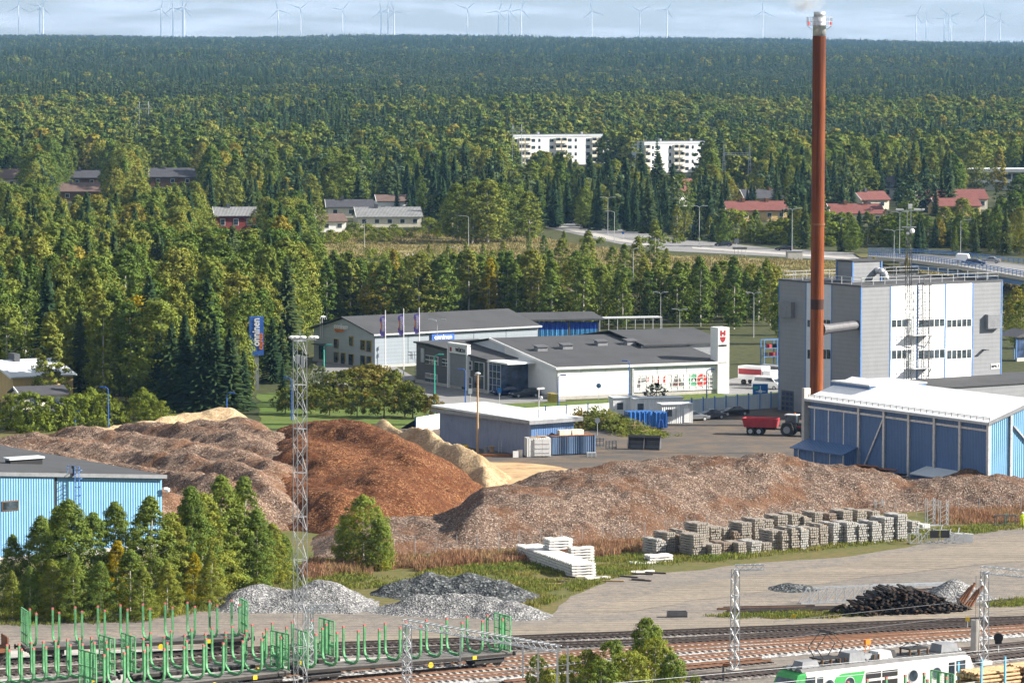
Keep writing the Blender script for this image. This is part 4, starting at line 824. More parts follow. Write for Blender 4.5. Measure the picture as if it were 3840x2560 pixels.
def edge_dist(X, Y, poly):
    d = np.full(X.shape, 1e9); ins = np.zeros(X.shape, bool); n = len(poly)
    for i in range(n):
        ax, ay = poly[i][0], poly[i][1]; bx, by = poly[(i+1) % n][0], poly[(i+1) % n][1]; ex, ey = bx-ax, by-ay
        t = np.clip(((X-ax)*ex+(Y-ay)*ey)/(ex*ex+ey*ey+1e-9), 0, 1); d = np.minimum(d, np.hypot(X-ax-t*ex, Y-ay-t*ey))
        c = ((ay > Y) != (by > Y)) & (X < (bx-ax)*(Y-ay)/(by-ay+1e-12)+ax); ins ^= c
    return np.where(ins, d, -d)
def vnoise(X, Y, s, seed, oct=4):
    out = np.zeros(X.shape); amp = 1.0; tot = 0
    for o in range(oct):
        rg = np.random.default_rng(seed+o); g = rg.uniform(-1, 1, (512, 512)); u = X*s*2**o+1000.37*(o+1); v = Y*s*2**o+777.7*(o+1)
        iu = np.floor(u).astype(int); iv = np.floor(v).astype(int); fu = u-iu; fv = v-iv; fu = fu*fu*(3-2*fu); fv = fv*fv*(3-2*fv)
        q = lambda a, b: g[(iu+a) % 512, (iv+b) % 512]
        out += amp*((q(0, 0)*(1-fu)+q(1, 0)*fu)*(1-fv)+(q(0, 1)*(1-fu)+q(1, 1)*fu)*fv); tot += amp; amp *= .55
    return out/tot*1.6
def heap(name, label, m, poly, cap, slope=.75, res=.45, rough=.35, seed=1, ragged=1.2, z0=.0, cat='heap', world_pts=False):
    w = [Vector((p[0], p[1], 0)) if world_pts else W(p[0], p[1]) for p in poly]; xs = [p.x for p in w]; ys = [p.y for p in w]
    gx = np.arange(min(xs)-1, max(xs)+1, res); gy = np.arange(min(ys)-1, max(ys)+1, res); X, Y = np.meshgrid(gx, gy)
    d = edge_dist(X, Y, w)+vnoise(X, Y, .12, seed+50, 3)*ragged
    c = cap(X, Y); a = slope*np.maximum(d, 0); h = -np.log(np.exp(-1.6*np.minimum(a, 30))+np.exp(-1.6*np.clip(c, 0.01, 30)))/1.6; h = np.maximum(h, 0)
    f = np.clip(h/1.2, 0, 1); h = h+f*(rough*vnoise(X, Y, .22, seed, 4)+rough*.55*vnoise(X, Y, .8, seed+9, 3))
    h = np.where(d > 0, np.maximum(h, .0), -.3)+z0
    idx = np.arange(X.size).reshape(X.shape); keep = (d[:-1, :-1] > -.6) | (d[1:, 1:] > -.6) | (d[:-1, 1:] > -.6)
    F = np.stack([idx[:-1, :-1], idx[:-1, 1:], idx[1:, 1:], idx[1:, :-1]], -1)[keep]
    V = np.stack([X.ravel(), Y.ravel(), h.ravel()], 1); used = np.unique(F); mp = np.full(len(V), -1); mp[used] = np.arange(len(used))
    o = link(name, npmesh(name, V[used], mp[F], m, True)); tag(o, label, cat); return o
def cones(name, label, m, peaks, slope=.62, res=.22, rough=.12, seed=1, cat='heap'):
    pk = [(W(px, py), h) for px, py, h in peaks]; rmax = max(h for _, h in pk)/slope+1.5
    gx = np.arange(min(p.x for p, _ in pk)-rmax, max(p.x for p, _ in pk)+rmax, res); gy = np.arange(min(p.y for p, _ in pk)-rmax, max(p.y for p, _ in pk)+rmax, res); X, Y = np.meshgrid(gx, gy)
    nz = vnoise(X, Y, .35, seed, 3); acc = np.zeros(X.shape)
    for p, h in pk: r = np.hypot(X-p.x, Y-p.y); k = h-slope*(np.sqrt(r*r+.35)-.4)*(1+.16*nz); acc += np.exp(3.0*k)
    hh = np.log(acc+1)/3.0-.12; hh = hh+np.clip(hh, 0, .5)*2*rough*vnoise(X, Y, .9, seed+4, 4)
    idx = np.arange(X.size).reshape(X.shape); keep = (hh[:-1, :-1] > -.05) | (hh[1:, 1:] > -.05); F = np.stack([idx[:-1, :-1], idx[:-1, 1:], idx[1:, 1:], idx[1:, :-1]], -1)[keep]
    V = np.stack([X.ravel(), Y.ravel(), hh.ravel()], 1); used = np.unique(F); mp = np.full(len(V), -1); mp[used] = np.arange(len(used))
    o = link(name, npmesh(name, V[used], mp[F], m, True)); tag(o, label, cat); return o
ca, sa = math.cos(R(33)), math.sin(R(33))
def capA(X, Y):
    u = X*ca+Y*sa+1.5*vnoise(X, Y, .05, 77, 2); v_ = -X*sa+Y*ca
    return 4.1+(.5+.4*vnoise(X, Y, .045, 81, 2))*np.sin(u*2*np.pi/8.5+1.2*vnoise(X, Y, .05, 83, 2))+.45*vnoise(X*ca+Y*sa, (Y*ca-X*sa)*.4, .08, 71, 3)+np.clip((X+60)/50, -.5, .6)
heap('bark_heap', 'wide grey brown bark heap in diagonal windrows behind the light blue building', 'chips_grey', [(-120, 1060), (120, 1050), (350, 1040), (540, 1022), (660, 1030), (780, 1100), (740, 1215), (560, 1225), (380, 1245), (100, 1240), (-120, 1220)], capA, .8, .38, .42, 11)
def capB(X, Y): return np.clip(2.6+(Y-441)*.086, 1.5, 6.1)+.7*np.sin((X*ca+Y*sa)*.5+1+vnoise(X, Y, .05, 33, 2))*.8+.7*vnoise(X, Y, .08, 31, 3)-np.clip((X-1)*.18, 0, 3)-np.clip((-22-X)*.12, 0, 2)
heap('bark_heap', 'tall red brown bark heap in the middle of the yard', 'bark_red', [(545, 1180), (640, 1218), (760, 1232), (900, 1218), (1020, 1200), (1085, 1165), (1105, 1128), (1075, 1100), (1010, 1075), (930, 1056), (820, 1042), (700, 1040), (580, 1046), (500, 1072), (500, 1130)], capB, .66, .38, .4, 23)
def capC(X, Y): return np.clip(7.4-np.clip((X+14)*.36, 0, 7), .6, 7.4)
heap('sawdust_heap', 'pale beige sawdust heap showing behind the red brown bark', 'sawdust', [(770, 1052), (850, 1034), (940, 1040), (1030, 1060), (1110, 1083), (1190, 1098), (1120, 1118), (1010, 1098), (880, 1070)], capC, .85, .4, .25, 37)
heap('sawdust_heap', 'low beige sawdust ridge left behind the grey bark windrows', 'sawdust', [(120, 1052), (300, 1030), (460, 1008), (560, 1000), (655, 1012), (640, 1036), (470, 1036), (200, 1066)], lambda X, Y: np.clip(4.6+.05*(X+45), 3.6, 5.7)+.5*vnoise(X, Y, .1, 5, 3), .9, .4, .3, 41)
def capD(X, Y):
    px = 1176+X/Y*FPX/K; hi = np.interp(px, [690, 1010, 1045, 1110, 1300, 1650, 1760, 1850, 1960, 2100, 2180, 2300, 2400], [1.2, 1.4, 1.8, 4.6, 4.9, 5.0, 5.2, 3.9, 3.6, 2.3, 3.4, 3.3, 2.6])
    return hi+.5*vnoise(X, Y, .06, 61, 3)+.25*np.sin(X*.5+Y*.3)
heap('bark_heap', 'long low grey brown bark ridge behind the sleeper stacks', 'chips_pale', [(690, 1288), (900, 1278), (1100, 1266), (1300, 1253), (1480, 1232), (1700, 1207), (1900, 1188), (2100, 1174), (2352, 1170), (2520, 1166), (2520, 1122), (2352, 1122), (2250, 1114), (2120, 1128), (1960, 1120), (1750, 1114), (1600, 1117), (1400, 1128), (1200, 1146), (1085, 1160), (1030, 1182), (900, 1200), (760, 1222), (690, 1250)], capD, .5, .4, .42, 51)
sheet('dust_spill', [(1040, 1078), (1120, 1062), (1250, 1068), (1330, 1085), (1240, 1108), (1100, 1125), (1060, 1110)], .075, 'dust', .8) if 'dust' in MAT else None
cones('gravel_heap', 'pale grey gravel heap with two tops beside the birch thicket', 'gravel_light', [(560, 1392, 1.9), (595, 1388, 2.3), (640, 1388, 1.7), (690, 1390, 1.7), (735, 1390, 2.8), (765, 1392, 2.3), (800, 1396, 1.3), (540, 1400, 1.1), (655, 1400, 1.0)], .6, .2, .12, 3)
cones('gravel_heap', 'dark crushed stone heap behind the right pale gravel', 'gravel_dark', [(925, 1362, 1.5), (985, 1362, 2.3), (1015, 1364, 1.9), (1075, 1364, 2.4), (1110, 1366, 2.0), (1150, 1370, 1.9), (1185, 1374, 1.2)], .6, .2, .12, 7)
cones('gravel_heap', 'pale grey gravel heap in front of the dark stone', 'gravel_light', [(960, 1402, 1.9), (990, 1404, 1.6), (1040, 1404, 1.9), (1085, 1404, 1.9), (1130, 1407, 1.7), (1170, 1411, 1.6), (1205, 1416, 1.1)], .55, .2, .12, 9)
cones('gravel_heap', 'small grey grit heap beside the black sleeper pile', 'gravel_light', [(2192, 1370, 2.0), (2168, 1374, .8)], .62, .18, .08, 15)
cones('gravel_heap', 'little dark stone heap left of the steel trusses', 'gravel_dark', [(3000/K-30, 1352, .7), (1845, 1353, .6), (1825, 1355, .4)], .5, .2, .1, 17)
# ------------------------------------------------------------ railway
def PS(x, y, z=0): return W(x/K, y/K, z)
rail_prof = [(-.075, 0), (.075, 0), (.075, .025), (.02, .05), (.02, .13), (.036, .14), (.036, .18), (-.036, .18), (-.036, .14), (-.02, .13), (-.02, .05), (-.075, .025)]
sl_wood = MB().box((0, 0, .06), (.24, 2.6, .12)).mesh('sleeper', 'rail_dark'); mat('sleeper_conc', (.40, .385, .36), .85)
sl_conc = MB().add([(-.14, -1.3, 0), (.14, -1.3, 0), (.14, 1.3, 0), (-.14, 1.3, 0), (-.11, -1.3, .14), (.11, -1.3, .14), (.11, 1.3, .14), (-.11, 1.3, .14)], [(0, 1, 2, 3), (4, 5, 6, 7), (0, 1, 5, 4), (1, 2, 6, 5), (2, 3, 7, 6), (3, 0, 4, 7)]).mesh('sleeper', 'sleeper_conc')
def track(label, pts, sleeper, railm, ballast, zb=.12, nsl=300, wid=3.6, see=None):
    t = thing('railway_track', label, 'railway track', (0, 0, 0)); w = [p if isinstance(p, Vector) else PS(*p) for p in pts]
    L = [0]; 
    for a, b in zip(w[:-1], w[1:]): L.append(L[-1]+(b-a).length)
    def at(s):
        i = max(j for j in range(len(L)-1) if L[j] <= s+1e-6); u = (s-L[i])/(L[i+1]-L[i]); a, b = w[i], w[i+1]
        d = (b-a).normalized(); return a.lerp(b, u), d
    # smooth samples
    S = [at(L[-1]*k/40) for k in range(41)]; P = [S[max(0, k-1)][0]*.25+S[k][0]*.5+S[min(40, k+1)][0]*.25 for k in range(41)]
    def frame(k): d = (P[min(40, k+1)]-P[max(0, k-1)]).normalized(); return d, Vector((-d.y, d.x, 0))
    mb = MB(); V = []; F = []
    for k in range(41):
        d, n = frame(k); V += [tuple(P[k]+n*o+Vector((0, 0, z))) for o, z in ((-wid/2, .07), (-wid*.36, zb+.06), (wid*.36, zb+.06), (wid/2, .07))]
    for k in range(40): F += [(4*k+i, 4*k+i+1, 4*k+5+i, 4*k+4+i) for i in range(3)]
    obj('ballast_bed', MB().add(V, F), ballast, t, True)
    for sgn in (-1, 1):
        V = []; F = []; m = len(rail_prof)
        for k in range(41):
            d, n = frame(k); V += [tuple(P[k]+n*(sgn*.762+q[0])+Vector((0, 0, zb+.17+q[1]))) for q in rail_prof]
        for k in range(40): F += [(m*k+i, m*k+(i+1) % m, m*(k+1)+(i+1) % m, m*(k+1)+i) for i in range(m)]
        obj('rail', MB().add(V, F), railm, t)
    n = min(nsl, int(L[-1]/.65))
    for i in range(n):
        q, d = at(L[-1]*(i+.5)/n); px = PX(q)
        if px[0] < -30 or px[0] > 2382 or px[1] > 1590: continue
        o = link('sleeper', sleeper, t); o.location = (q.x, q.y, zb+.045); o.rotation_euler = (0, 0, math.atan2(d.y, d.x))
    return t
T1 = [(-300, 2508), (137, 2486), (861, 2452), (1245, 2430), (2516, 2382), (3390, 2346), (4200, 2318)]
track('darkest far track under the rearmost stake wagon', T1, sl_wood, 'rail_dark', 'ballast_dark')
track('second far track with dark rails', [(-300, 2552), (400, 2510), (1245, 2458), (2516, 2414), (3390, 2364), (4200, 2322)], sl_wood, 'rail_dark', 'ballast_dark')
T3 = [(-100, 2648), (500, 2590), (1200, 2530), (2516, 2437), (3390, 2389), (4200, 2345)]
track('middle track carrying the left green stake wagons', T3, sl_conc, 'rail_brown', 'ballast_stone')
T3b = [(200, 2674), (1080, 2578), (1890, 2508), (2516, 2452), (3000, 2419), (3500, 2384), (4200, 2340)]
track('rusty track carrying the right green stake wagon', T3b, sl_conc, 'rail_brown', 'ballast_stone')
track('near clear track with pale sleepers', [(1100, 2600), (1890, 2538), (2516, 2485), (3390, 2412), (4200, 2345)], sl_conc, 'rail_brown', 'ballast_stone')
track('short rusty stub track beside the catenary mast', [(1900, 2568), (2516, 2513), (2880, 2480)], sl_wood, 'rail_brown', 'sandy_gravel', .02)
track('track behind the electric locomotive', [(2500, 2560), (3000, 2518), (3702, 2441), (4200, 2390)], sl_wood, 'rail_dark', 'ballast_dark')
track('track just behind the locomotive at the right edge', [(3200, 2540), (3702, 2476), (4200, 2420)], sl_wood, 'rail_dark', 'ballast_dark')
# ------------------------------------------------------------ stake wagons
mat('stake_green', (.125, .36, .165), .5, 0, .25, 2, .3); mat('stake_blue', (.16, .42, .62), .5, 0, .12, 2, .2); mat('wagon_deck', (.15, .14, .135), .8, 0, .2, 1.0, .1); mat('wagon_under', (.035, .032, .03), .8, 0, .2); mat('tip_red', (.45, .13, .12), .6)
def ustake(w=2.75, h=2.85):
    mb = MB(); prof = []
    for s in (-1, 1):
        pts = [(s*w/2, h), (s*w/2, .75), (s*(w/2-.12), .4), (s*(w/2-.5), .12), (s*.7, 0)]
        for a, b in zip(pts[:-1], pts[1:]): mb.bar((0, a[0], a[1]), (0, b[0], b[1]), .17, .17, (1, 0, 0))
    mb.bar((0, -.72, 0.0), (0, .72, 0.0), .18, .2, (1, 0, 0)); return mb
US = {m: ustake().mesh('stake', m) for m in ('stake_green',)}
tipm = MB().box((0, 0, 0), (.19, .19, .16)).mesh('stake_tip', 'tip_red')
def bogie(t, x):
    mb = MB(); mb.box((x, 0, .62), (2.6, 1.9, .35)); mb.box((x, -1.0, .58), (2.9, .12, .42)); mb.box((x, 1.0, .58), (2.9, .12, .42))
    b = obj('bogie', mb, 'wagon_under', t)
    for dx in (-.9, .9):
        for s in (-1, 1): obj('wheel', MB().tube((x+dx, s*.70, .46), (x+dx, s*.84, .46), .46, n=16), 'rail_dark', b)
def end_panel(t, x, m='stake_green', h=3.05):
    mb = MB(); w = 2.8
    for y in (-w/2, -.45, .45, w/2): mb.box((x, y, 1.3+h/2), (.10, .10 if abs(y) > 1 else .34, h))
    for z in (1.35, 2.2, 3.1, 1.3+h): mb.box((x, 0, z), (.1, w, .09 if z != 2.2 else .2))
    p = obj('end_panel', mb, m, t); g = MB()
    for i in range(14): y = -w/2+w*(i+.5)/14; g.bar((x, y, 1.4), (x, y, 1.3+h), .018)
    for i in range(16): z = 1.4+h*i/16; g.bar((x, -w/2, z), (x, w/2, z), .018)
    obj('mesh_infill', g, m, p)
def stake_wagon(label, pa, pb, n=10, panels=(1, 1), z0=.47, name='stake_wagon', mstake='stake_green', load=None):
    a, b = Vector(pa), Vector(pb); a.z = b.z = 0; d = b-a; L = d.length; c = (a+b)/2
    t = thing(name, label, 'rail wagon', (c.x, c.y, z0), math.atan2(d.y, d.x))
    obj('deck', MB().box((0, 0, 1.12), (L-1.0, 2.5, .16)), 'wagon_deck', t); obj('frame', MB().box((0, 0, .88), (L-1.2, 1.5, .3)), 'wagon_under', t)
    obj('side_sill', MB().box((0, -1.22, .98), (L-1.2, .1, .26)), 'wagon_under', t); obj('side_sill', MB().box((0, 1.22, .98), (L-1.2, .1, .26)), 'wagon_under', t)
    for x in (-L/2+2.6, L/2-2.6): bogie(t, x)
    for s in (-1, 1):
        for y in (-.87, .87): obj('buffer', MB().tube((s*(L/2-.55), y, 1.0), (s*(L/2-.05), y, 1.0), .1).tube((s*(L/2-.1), y, 1.0), (s*L/2, y, 1.0), .22), 'wagon_under', t)
        if panels[0 if s < 0 else 1]: end_panel(t, s*(L/2-.75), mstake)
    obj('brake_wheel', MB().tube((2, -1.3, .7), (2, -1.36, .7), .25, n=12), 'yellow_paint', t); obj('number_plate', MB().box((L*.3, -1.29, .98), (.4, .03, .35)), 'yellow_paint', t)
    for i in range(n):
        x = -L/2+1.5+(L-3.0)*i/(n-1); s = link('stake', US[mstake] if mstake in US else US['stake_green'], t); s.location = (x, 0, 1.28)
        for yy in (-1, 1): q = link('stake_tip', tipm, s); q.location = (0, yy*1.375, 2.85)
    return t
def on(line, x, z=0):
    "point on a polyline given in photo (source) pixels"
    for a, b in zip(line[:-1], line[1:]):
        if a[0] <= x <= b[0]: u = (x-a[0])/(b[0]-a[0]); return PS(x, a[1]+u*(b[1]-a[1]))
    return PS(*line[-1])
stake_wagon('rearmost green stake wagon standing alone before the thicket', on(T1, 62), on(T1, 945))
stake_wagon('green stake wagon in the nearer train left of the lattice mast', on(T3, 452), on(T3, 1255))
stake_wagon('green stake wagon cut by the left edge of the nearer train', on(T3, -100), on(T3, 432))
stake_wagon('green stake wagon right of the lattice mast under the catenary gantry', on(T3b, 1098), on(T3b, 1912))
stake_wagon('foremost green stake wagon at the bottom left edge', on(T3b, 300), on(T3b, 1078))
# old wagon with blue post at the far left
a = on(T1, -200); b = on(T1, 40); d = b-a
ow = thing('rusty_wagon', 'rusty low sided wagon with a light blue post at the left edge', 'rail wagon', ((a.x+b.x)/2, (a.y+b.y)/2, .47), math.atan2(d.y, d.x)); L_ = d.length
obj('body', MB().box((0, 0, 1.0), (L_-.8, 2.6, .35)).box((L_/2-.5, 0, 1.65), (.12, 2.6, 1.0)), 'rust', ow); obj('post', MB().box((L_/2-1.5, -1.2, 2.6), (.24, .2, 3.2)), 'stake_blue', ow); bogie(ow, L_/2-2.0); obj('buffer', MB().tube((L_/2-.4, .8, 1), (L_/2+.1, .8, 1), .2), 'wagon_under', ow)
# ------------------------------------------------------------ electric locomotive
la = PS(2976, 2544, 3.7); lb2 = PS(3664, 2466, 3.7); la.z = lb2.z = 0; d = lb2-la; cA = (la+lb2)/2; nrm = Vector((-d.y, d.x, 0)).normalized(); cA = cA+nrm*1.5
lo_ = thing('electric_locomotive', 'white and green electric locomotive with a raised pantograph', 'locomotive', (cA.x, cA.y, 0.35), math.atan2(d.y, d.x)); LL = d.length
track('track under the electric locomotive', [Vector((cA.x, cA.y, 0))-d.normalized()*30, Vector((cA.x, cA.y, 0))+d.normalized()*40], sl_wood, 'rail_dark', 'ballast_dark')
mat('loco_white', (.66, .66, .63), .45, 0, .06, 1, .25); mat('loco_green', (.06, .36, .10), .45, 0, .08, 1, .1); mat('loco_roof', (.14, .14, .145), .7, 0, .2, 1, .1)
h2 = LL/2
obj('body', MB().extr([(-1.5, .9), (1.5, .9), (1.5, 3.55), (1.2, 3.85), (-1.2, 3.85), (-1.5, 3.55)], -h2+1.3, h2-1.3), 'loco_white', lo_, bevel=.05)
for s in (-1, 1):
    cabm = MB().add([(s*(h2-1.3), -1.5, .9), (s*(h2-1.3), 1.5, .9), (s*(h2-1.3), 1.5, 3.55), (s*(h2-1.3), 1.2, 3.8), (s*(h2-1.3), -1.2, 3.8), (s*(h2-1.3), -1.5, 3.55), (s*h2, -1.35, .9), (s*h2, 1.35, .9), (s*(h2-.05), 1.4, 2.3), (s*(h2-.6), 1.3, 3.5), (s*(h2-.6), -1.3, 3.5), (s*(h2-.05), -1.4, 2.3)], [(0, 1, 7, 6), (1, 2, 9, 8, 7), (0, 6, 11, 10, 5), (2, 3, 9), (5, 10, 4), (3, 4, 10, 9), (6, 7, 8, 11), (8, 9, 10, 11)])
    cb = obj('cab', cabm, 'loco_green' if s < 0 else 'loco_white', lo_)
    obj('windscreen', MB().add([(s*(h2-.1)+s*.02, -1.2, 2.45), (s*(h2-.1)+s*.02, 1.2, 2.45), (s*(h2-.56)+s*.02, 1.12, 3.35), (s*(h2-.56)+s*.02, -1.12, 3.35)], [(0, 1, 2, 3)]), 'window', cb)
    obj('side_window', MB().box((s*(h2-1.75), -1.515, 2.9), (.95, .04, .85)), 'window', cb); obj('door', MB().box((s*(h2-2.75), -1.515, 2.3), (.6, .04, 1.9)), 'window', cb)
    obj('headlight', MB().tube((s*(h2-1.1), -.35, 3.95), (s*(h2-.9), -.35, 3.95), .2).tube((s*(h2-1.1), .35, 3.95), (s*(h2-.9), .35, 3.95), .2), 'grey_light', cb)
obj('roof', MB().extr([(-1.35, 3.72), (1.35, 3.72), (1.1, 3.98), (-1.1, 3.98)], -h2+1.0, h2-1.0), 'loco_roof', lo_)
rb = MB()
for i in range(30): x = -h2+1.3+i*(LL-2.6)/29; rb.b2(x-.03, x+.03, -1.05, 1.05, 3.98, 4.02)
obj('roof_ribs', rb, 'loco_roof', lo_)
obj('green_stripe', MB().add([(-h2+3.2, -1.515, 1.2), (-h2+6.6, -1.515, 1.2), (-h2+7.4, -1.515, 3.35), (-h2+5.0, -1.515, 3.35), (-h2+4.4, -1.515, 3.1)], [(0, 1, 2, 3, 4)]).add([(-h2+3.2, -1.505, 1.2), (-h2+6.6, -1.505, 1.2), (-h2+7.4, -1.505, 3.35), (-h2+5.0, -1.505, 3.35), (-h2+4.4, -1.505, 3.1)], [(0, 1, 2, 3, 4)]), 'loco_green', lo_)
for x in (-h2+3.7, -h2+5.8, h2-6.9, h2-4.4): obj('round_window', MB().tube((x, -1.5, 2.5), (x, -1.56, 2.5), .46, n=18), 'window', lo_); obj('window_rim', MB().tube((x, -1.5, 2.5), (x, -1.535, 2.5), .54, n=18), 'grey_light', lo_)
for i in range(2):
    for j in range(2): obj('grille', MB().box((-h2+8.3+i*1.75, -1.525, 2.95-.75*j), (1.55, .05, .5)), 'black', lo_)
def ibox(x, y, l, w, h, m='galv'): return obj('roof_box', MB().add([(x-l/2, y-w/2, 4.0), (x+l/2, y-w/2, 4.0), (x+l/2, y+w/2, 4.0), (x-l/2, y+w/2, 4.0), (x-l/2+.15, y-w/2+.1, 4+h), (x+l/2-.15, y-w/2+.1, 4+h), (x+l/2-.15, y+w/2-.1, 4+h), (x-l/2+.15, y+w/2-.1, 4+h)], [(0, 1, 2, 3), (4, 5, 6, 7), (0, 1, 5, 4), (1, 2, 6, 5), (2, 3, 7, 6), (3, 0, 4, 7)]), m, lo_)
ibox(-h2+2.2, -.3, 1.8, 1.3, .5, 'grey_mid'); ibox(-h2+7.0, -.2, 1.7, 1.6, .8, 'grey_mid'); ibox(-h2+10.2, 0, 1.6, 1.4, .6, 'grey_light'); ibox(h2-2.4, -.1, 1.9, 1.5, .65, 'grey_mid'); ibox(h2-8, .3, 1.0, .8, .5, 'black'); ibox(-h2+8.8, .3, 1.1, 1.2, .45, 'grey_mid')
ins = MB()
for x in (-h2+3.6, -h2+4.5, -h2+5.4, -h2+6.0, -h2+9.0, -h2+9.5, h2-6.6, h2-5.6, h2-4.7):
    for y in (-.7, .5): ins.tube((x, y, 3.98), (x, y, 4.45), .09, n=6)
obj('insulators', ins, 'brown', lo_)
pn = MB(); px_ = -h2+4.4
pn.box((px_, 0, 4.5), (2.0, 1.5, .12))
for y in (-.6, .6):
    pn.bar((px_+.8, y, 4.5), (px_+1.5, y*.9, 5.5), .06).bar((px_-.6, y, 4.5), (px_-1.3, y*.9, 5.4), .06).bar((px_+1.5, y*.9, 5.5), (px_+.3, y*.8, 6.6), .05).bar((px_-1.3, y*.9, 5.4), (px_-.1, y*.8, 6.6), .05)
for x in (px_+.3, px_-.1): pn.bar((x, -1.0, 6.62), (x, 1.0, 6.62), .07)
obj('raised_pantograph', pn, 'black', lo_)
pn = MB(); px_ = h2-5.6; pn.box((px_, 0, 4.5), (2.0, 1.4, .1))
for y in (-.6, .6): pn.path([(px_-1, y, 4.55), (px_, y, 4.85), (px_+1, y, 4.6)], .035, 5)
pn.bar((px_-.2, -.9, 4.9), (px_-.2, .9, 4.9), .06); obj('folded_pantograph', pn, 'black', lo_)
obj('skirt', MB().box((0, 0, .65), (LL-3, 2.6, .6)), 'wagon_under', lo_)
obj('warning_lamp', MB().b2(-.25, .25, .9, 1.2, 5.0, 5.4).bar((-.2, 1, 4.0), (-.2, 1, 5), .05).bar((.2, 1, 4.0), (.2, 1, 5), .05), 'orange_paint', lo_)
# wagons in front of it: loaded with logs, and an empty green one
off = -nrm*7.7
def online(u): return cA+d*u+off
t = stake_wagon('log loaded wagon with light blue posts at the bottom right edge', online(.12), online(1.02), 2, (0, 0), .0, 'log_wagon')
for ch in list(t.children):
    if ch.name.startswith('stake'):
        for g in list(ch.children): bpy.data.objects.remove(g)
        bpy.data.objects.remove(ch)
Lw = (online(1.02)-online(.12)).length
for i in range(7):
    for s in (-1, 1): obj('post', MB().box((-Lw/2+1.2+i*(Lw-2.4)/6, s*1.42, 2.9), (.16, .14, 3.3)), 'stake_blue' if i != 3 else 'stake_blue', t)
end_panel(t, Lw/2-.3, 'stake_blue', 2.9)
mat('log_wood', (.48, .31, .17), .8, 0, .3, 3, .1); rl2 = random.Random(4)
for k in range(3):
    x0, x1 = -Lw/2+.9+k*(Lw-1.8)/3, -Lw/2+.9+(k+1)*(Lw-1.8)/3-.35; top = 4.15 if k != 1 else 4.35
    for r_ in range(9):
        for c_ in range(11):
            y = -1.25+c_*.25+(r_ % 2)*.11; z = 1.45+r_*.3; rad = rl2.uniform(.11, .17)
            if z > top-.2*abs(y)**2+rl2.uniform(-.1, .1) or (r_ < 7 and abs(y) < 1.0): continue
            obj('log', MB().tube((x0+rl2.uniform(0, .35), y, z), (x1-rl2.uniform(0, .3), y+rl2.uniform(-.04, .04), z+rl2.uniform(-.03, .03)), rad, rad*.85, 7), 'log_wood', t)
stake_wagon('empty green stake wagon end in front of the locomotive cab', online(-1.0), online(.07), 10, (1, 1), -.2)
# ------------------------------------------------------------ lattice masts and overhead line
def lattice(t, h, w, bays, rot=0.0, lw=.09, bw=.045, m='galv', top=None, z0=0.0):
    "square lattice column: four legs, and the bracing of each side as a part"
    top = w if top is None else top; cs = [(sx, sy) for sx, sy in ((-1, -1), (1, -1), (1, 1), (-1, 1))]
    def P(i, z): k = (w+(top-w)*(z-z0)/h)/2; c = cs[i % 4]; v = Vector((c[0]*k, c[1]*k, z)); return Matrix.Rotation(rot, 3, 'Z') @ v
    for i in range(4): obj('leg', MB().bar(P(i, z0), P(i, z0+h), lw), m, t)
    for i in range(4):
        mb = MB()
        for b in range(bays):
            a, c = z0+h*b/bays, z0+h*(b+1)/bays
            mb.bar(P(i, a), P(i+1, c), bw) if (b+i) % 2 == 0 else mb.bar(P(i+1, a), P(i, c), bw)
            if b % 3 == 0: mb.bar(P(i, a), P(i+1, a), bw*1.3)
        mb.bar(P(i, z0+h), P(i+1, z0+h), bw*1.3); obj('bracing', mb, m, t)
b0 = WY(689, 800, 333); b0.z = 0; mh = WY(689, 782, 333).z
ms = thing('lattice_mast', 'tall thin galvanised lattice floodlight mast left of centre', 'mast', b0); lattice(ms, mh, .86, 24, R(27), .062, .026)
obj('head_frame', MB().bar((-.75, 0, mh+.1), (1.35, -.3, mh+.1), .08).bar((-.75, .4, mh+.1), (1.35, .1, mh+.1), .08).b2(-.5, .5, -.5, .5, mh-.05, mh).bar((0, 0, mh), (0, 0, mh+.9), .06), 'galv', ms)
for x in (-.65, -.3, .25, 1.0, 1.3): obj('floodlight', MB().sphere((x, -.25, mh+.3), .24, 8, 5, (1.3, 1, .6)), 'white_paint', ms)
obj('junction_box', MB().b2(-.35, .0, -.55, -.35, mh-1.9, mh-1.2).b2(.1, .4, -.5, -.3, mh-2.2, mh-1.3), 'grey_light', ms)
def boom(t, a, b, w=.5, hh=.45, n=6, m='galv'):
    a, b = Vector(a), Vector(b); d = (b-a).normalized(); s = Vector((-d.y, d.x, 0)).normalized()*w/2; u = Vector((0, 0, hh)); mb = MB()
    for q in (s, -s): mb.bar(a+q, b+q, .07).bar(a+q+u, b+q*.9+u*.9, .07)
    for i in range(n):
        p, q2 = a.lerp(b, i/n), a.lerp(b, (i+1)/n)
        for q in (s, -s): mb.bar(p+q, q2+q+u*.95, .04) if i % 2 else mb.bar(p+q+u*.95, q2+q, .04)
        mb.bar(p+s, p-s, .04).bar(p+s+u, p-s+u, .04).bar(p+s, q2-s, .035)
    obj('boom', mb, m, t)
def catmast(px, py_base, py_top, D, label, arm, hh=None):
    b = WY(px, py_base, D); b.z = 0; h = WY(px, py_top, D).z if hh is None else hh
    t = thing('catenary_mast', label, 'mast', b); lattice(t, h-.4, .62, 12, R(33), .09, .045, 'galv', .5, .35); obj('footing', MB().box((0, 0, .2), (1.1, 1.1, .4), R(33)), 'concrete', t)
    if arm: boom(t, (0, 0, h-.1), (arm[0], arm[1], h+.05), .45, .45)
    return t, b, h
bb = W(1687.5, 1546); catmast(1687.5, 1546, 1306, bb.y, 'lone galvanised catenary mast with a short boom right of centre', (2.5, -.6))
catmast(711, 1590, 1398, 336, 'short catenary mast crossing the foot of the tall lattice mast', (2.3, -.5))
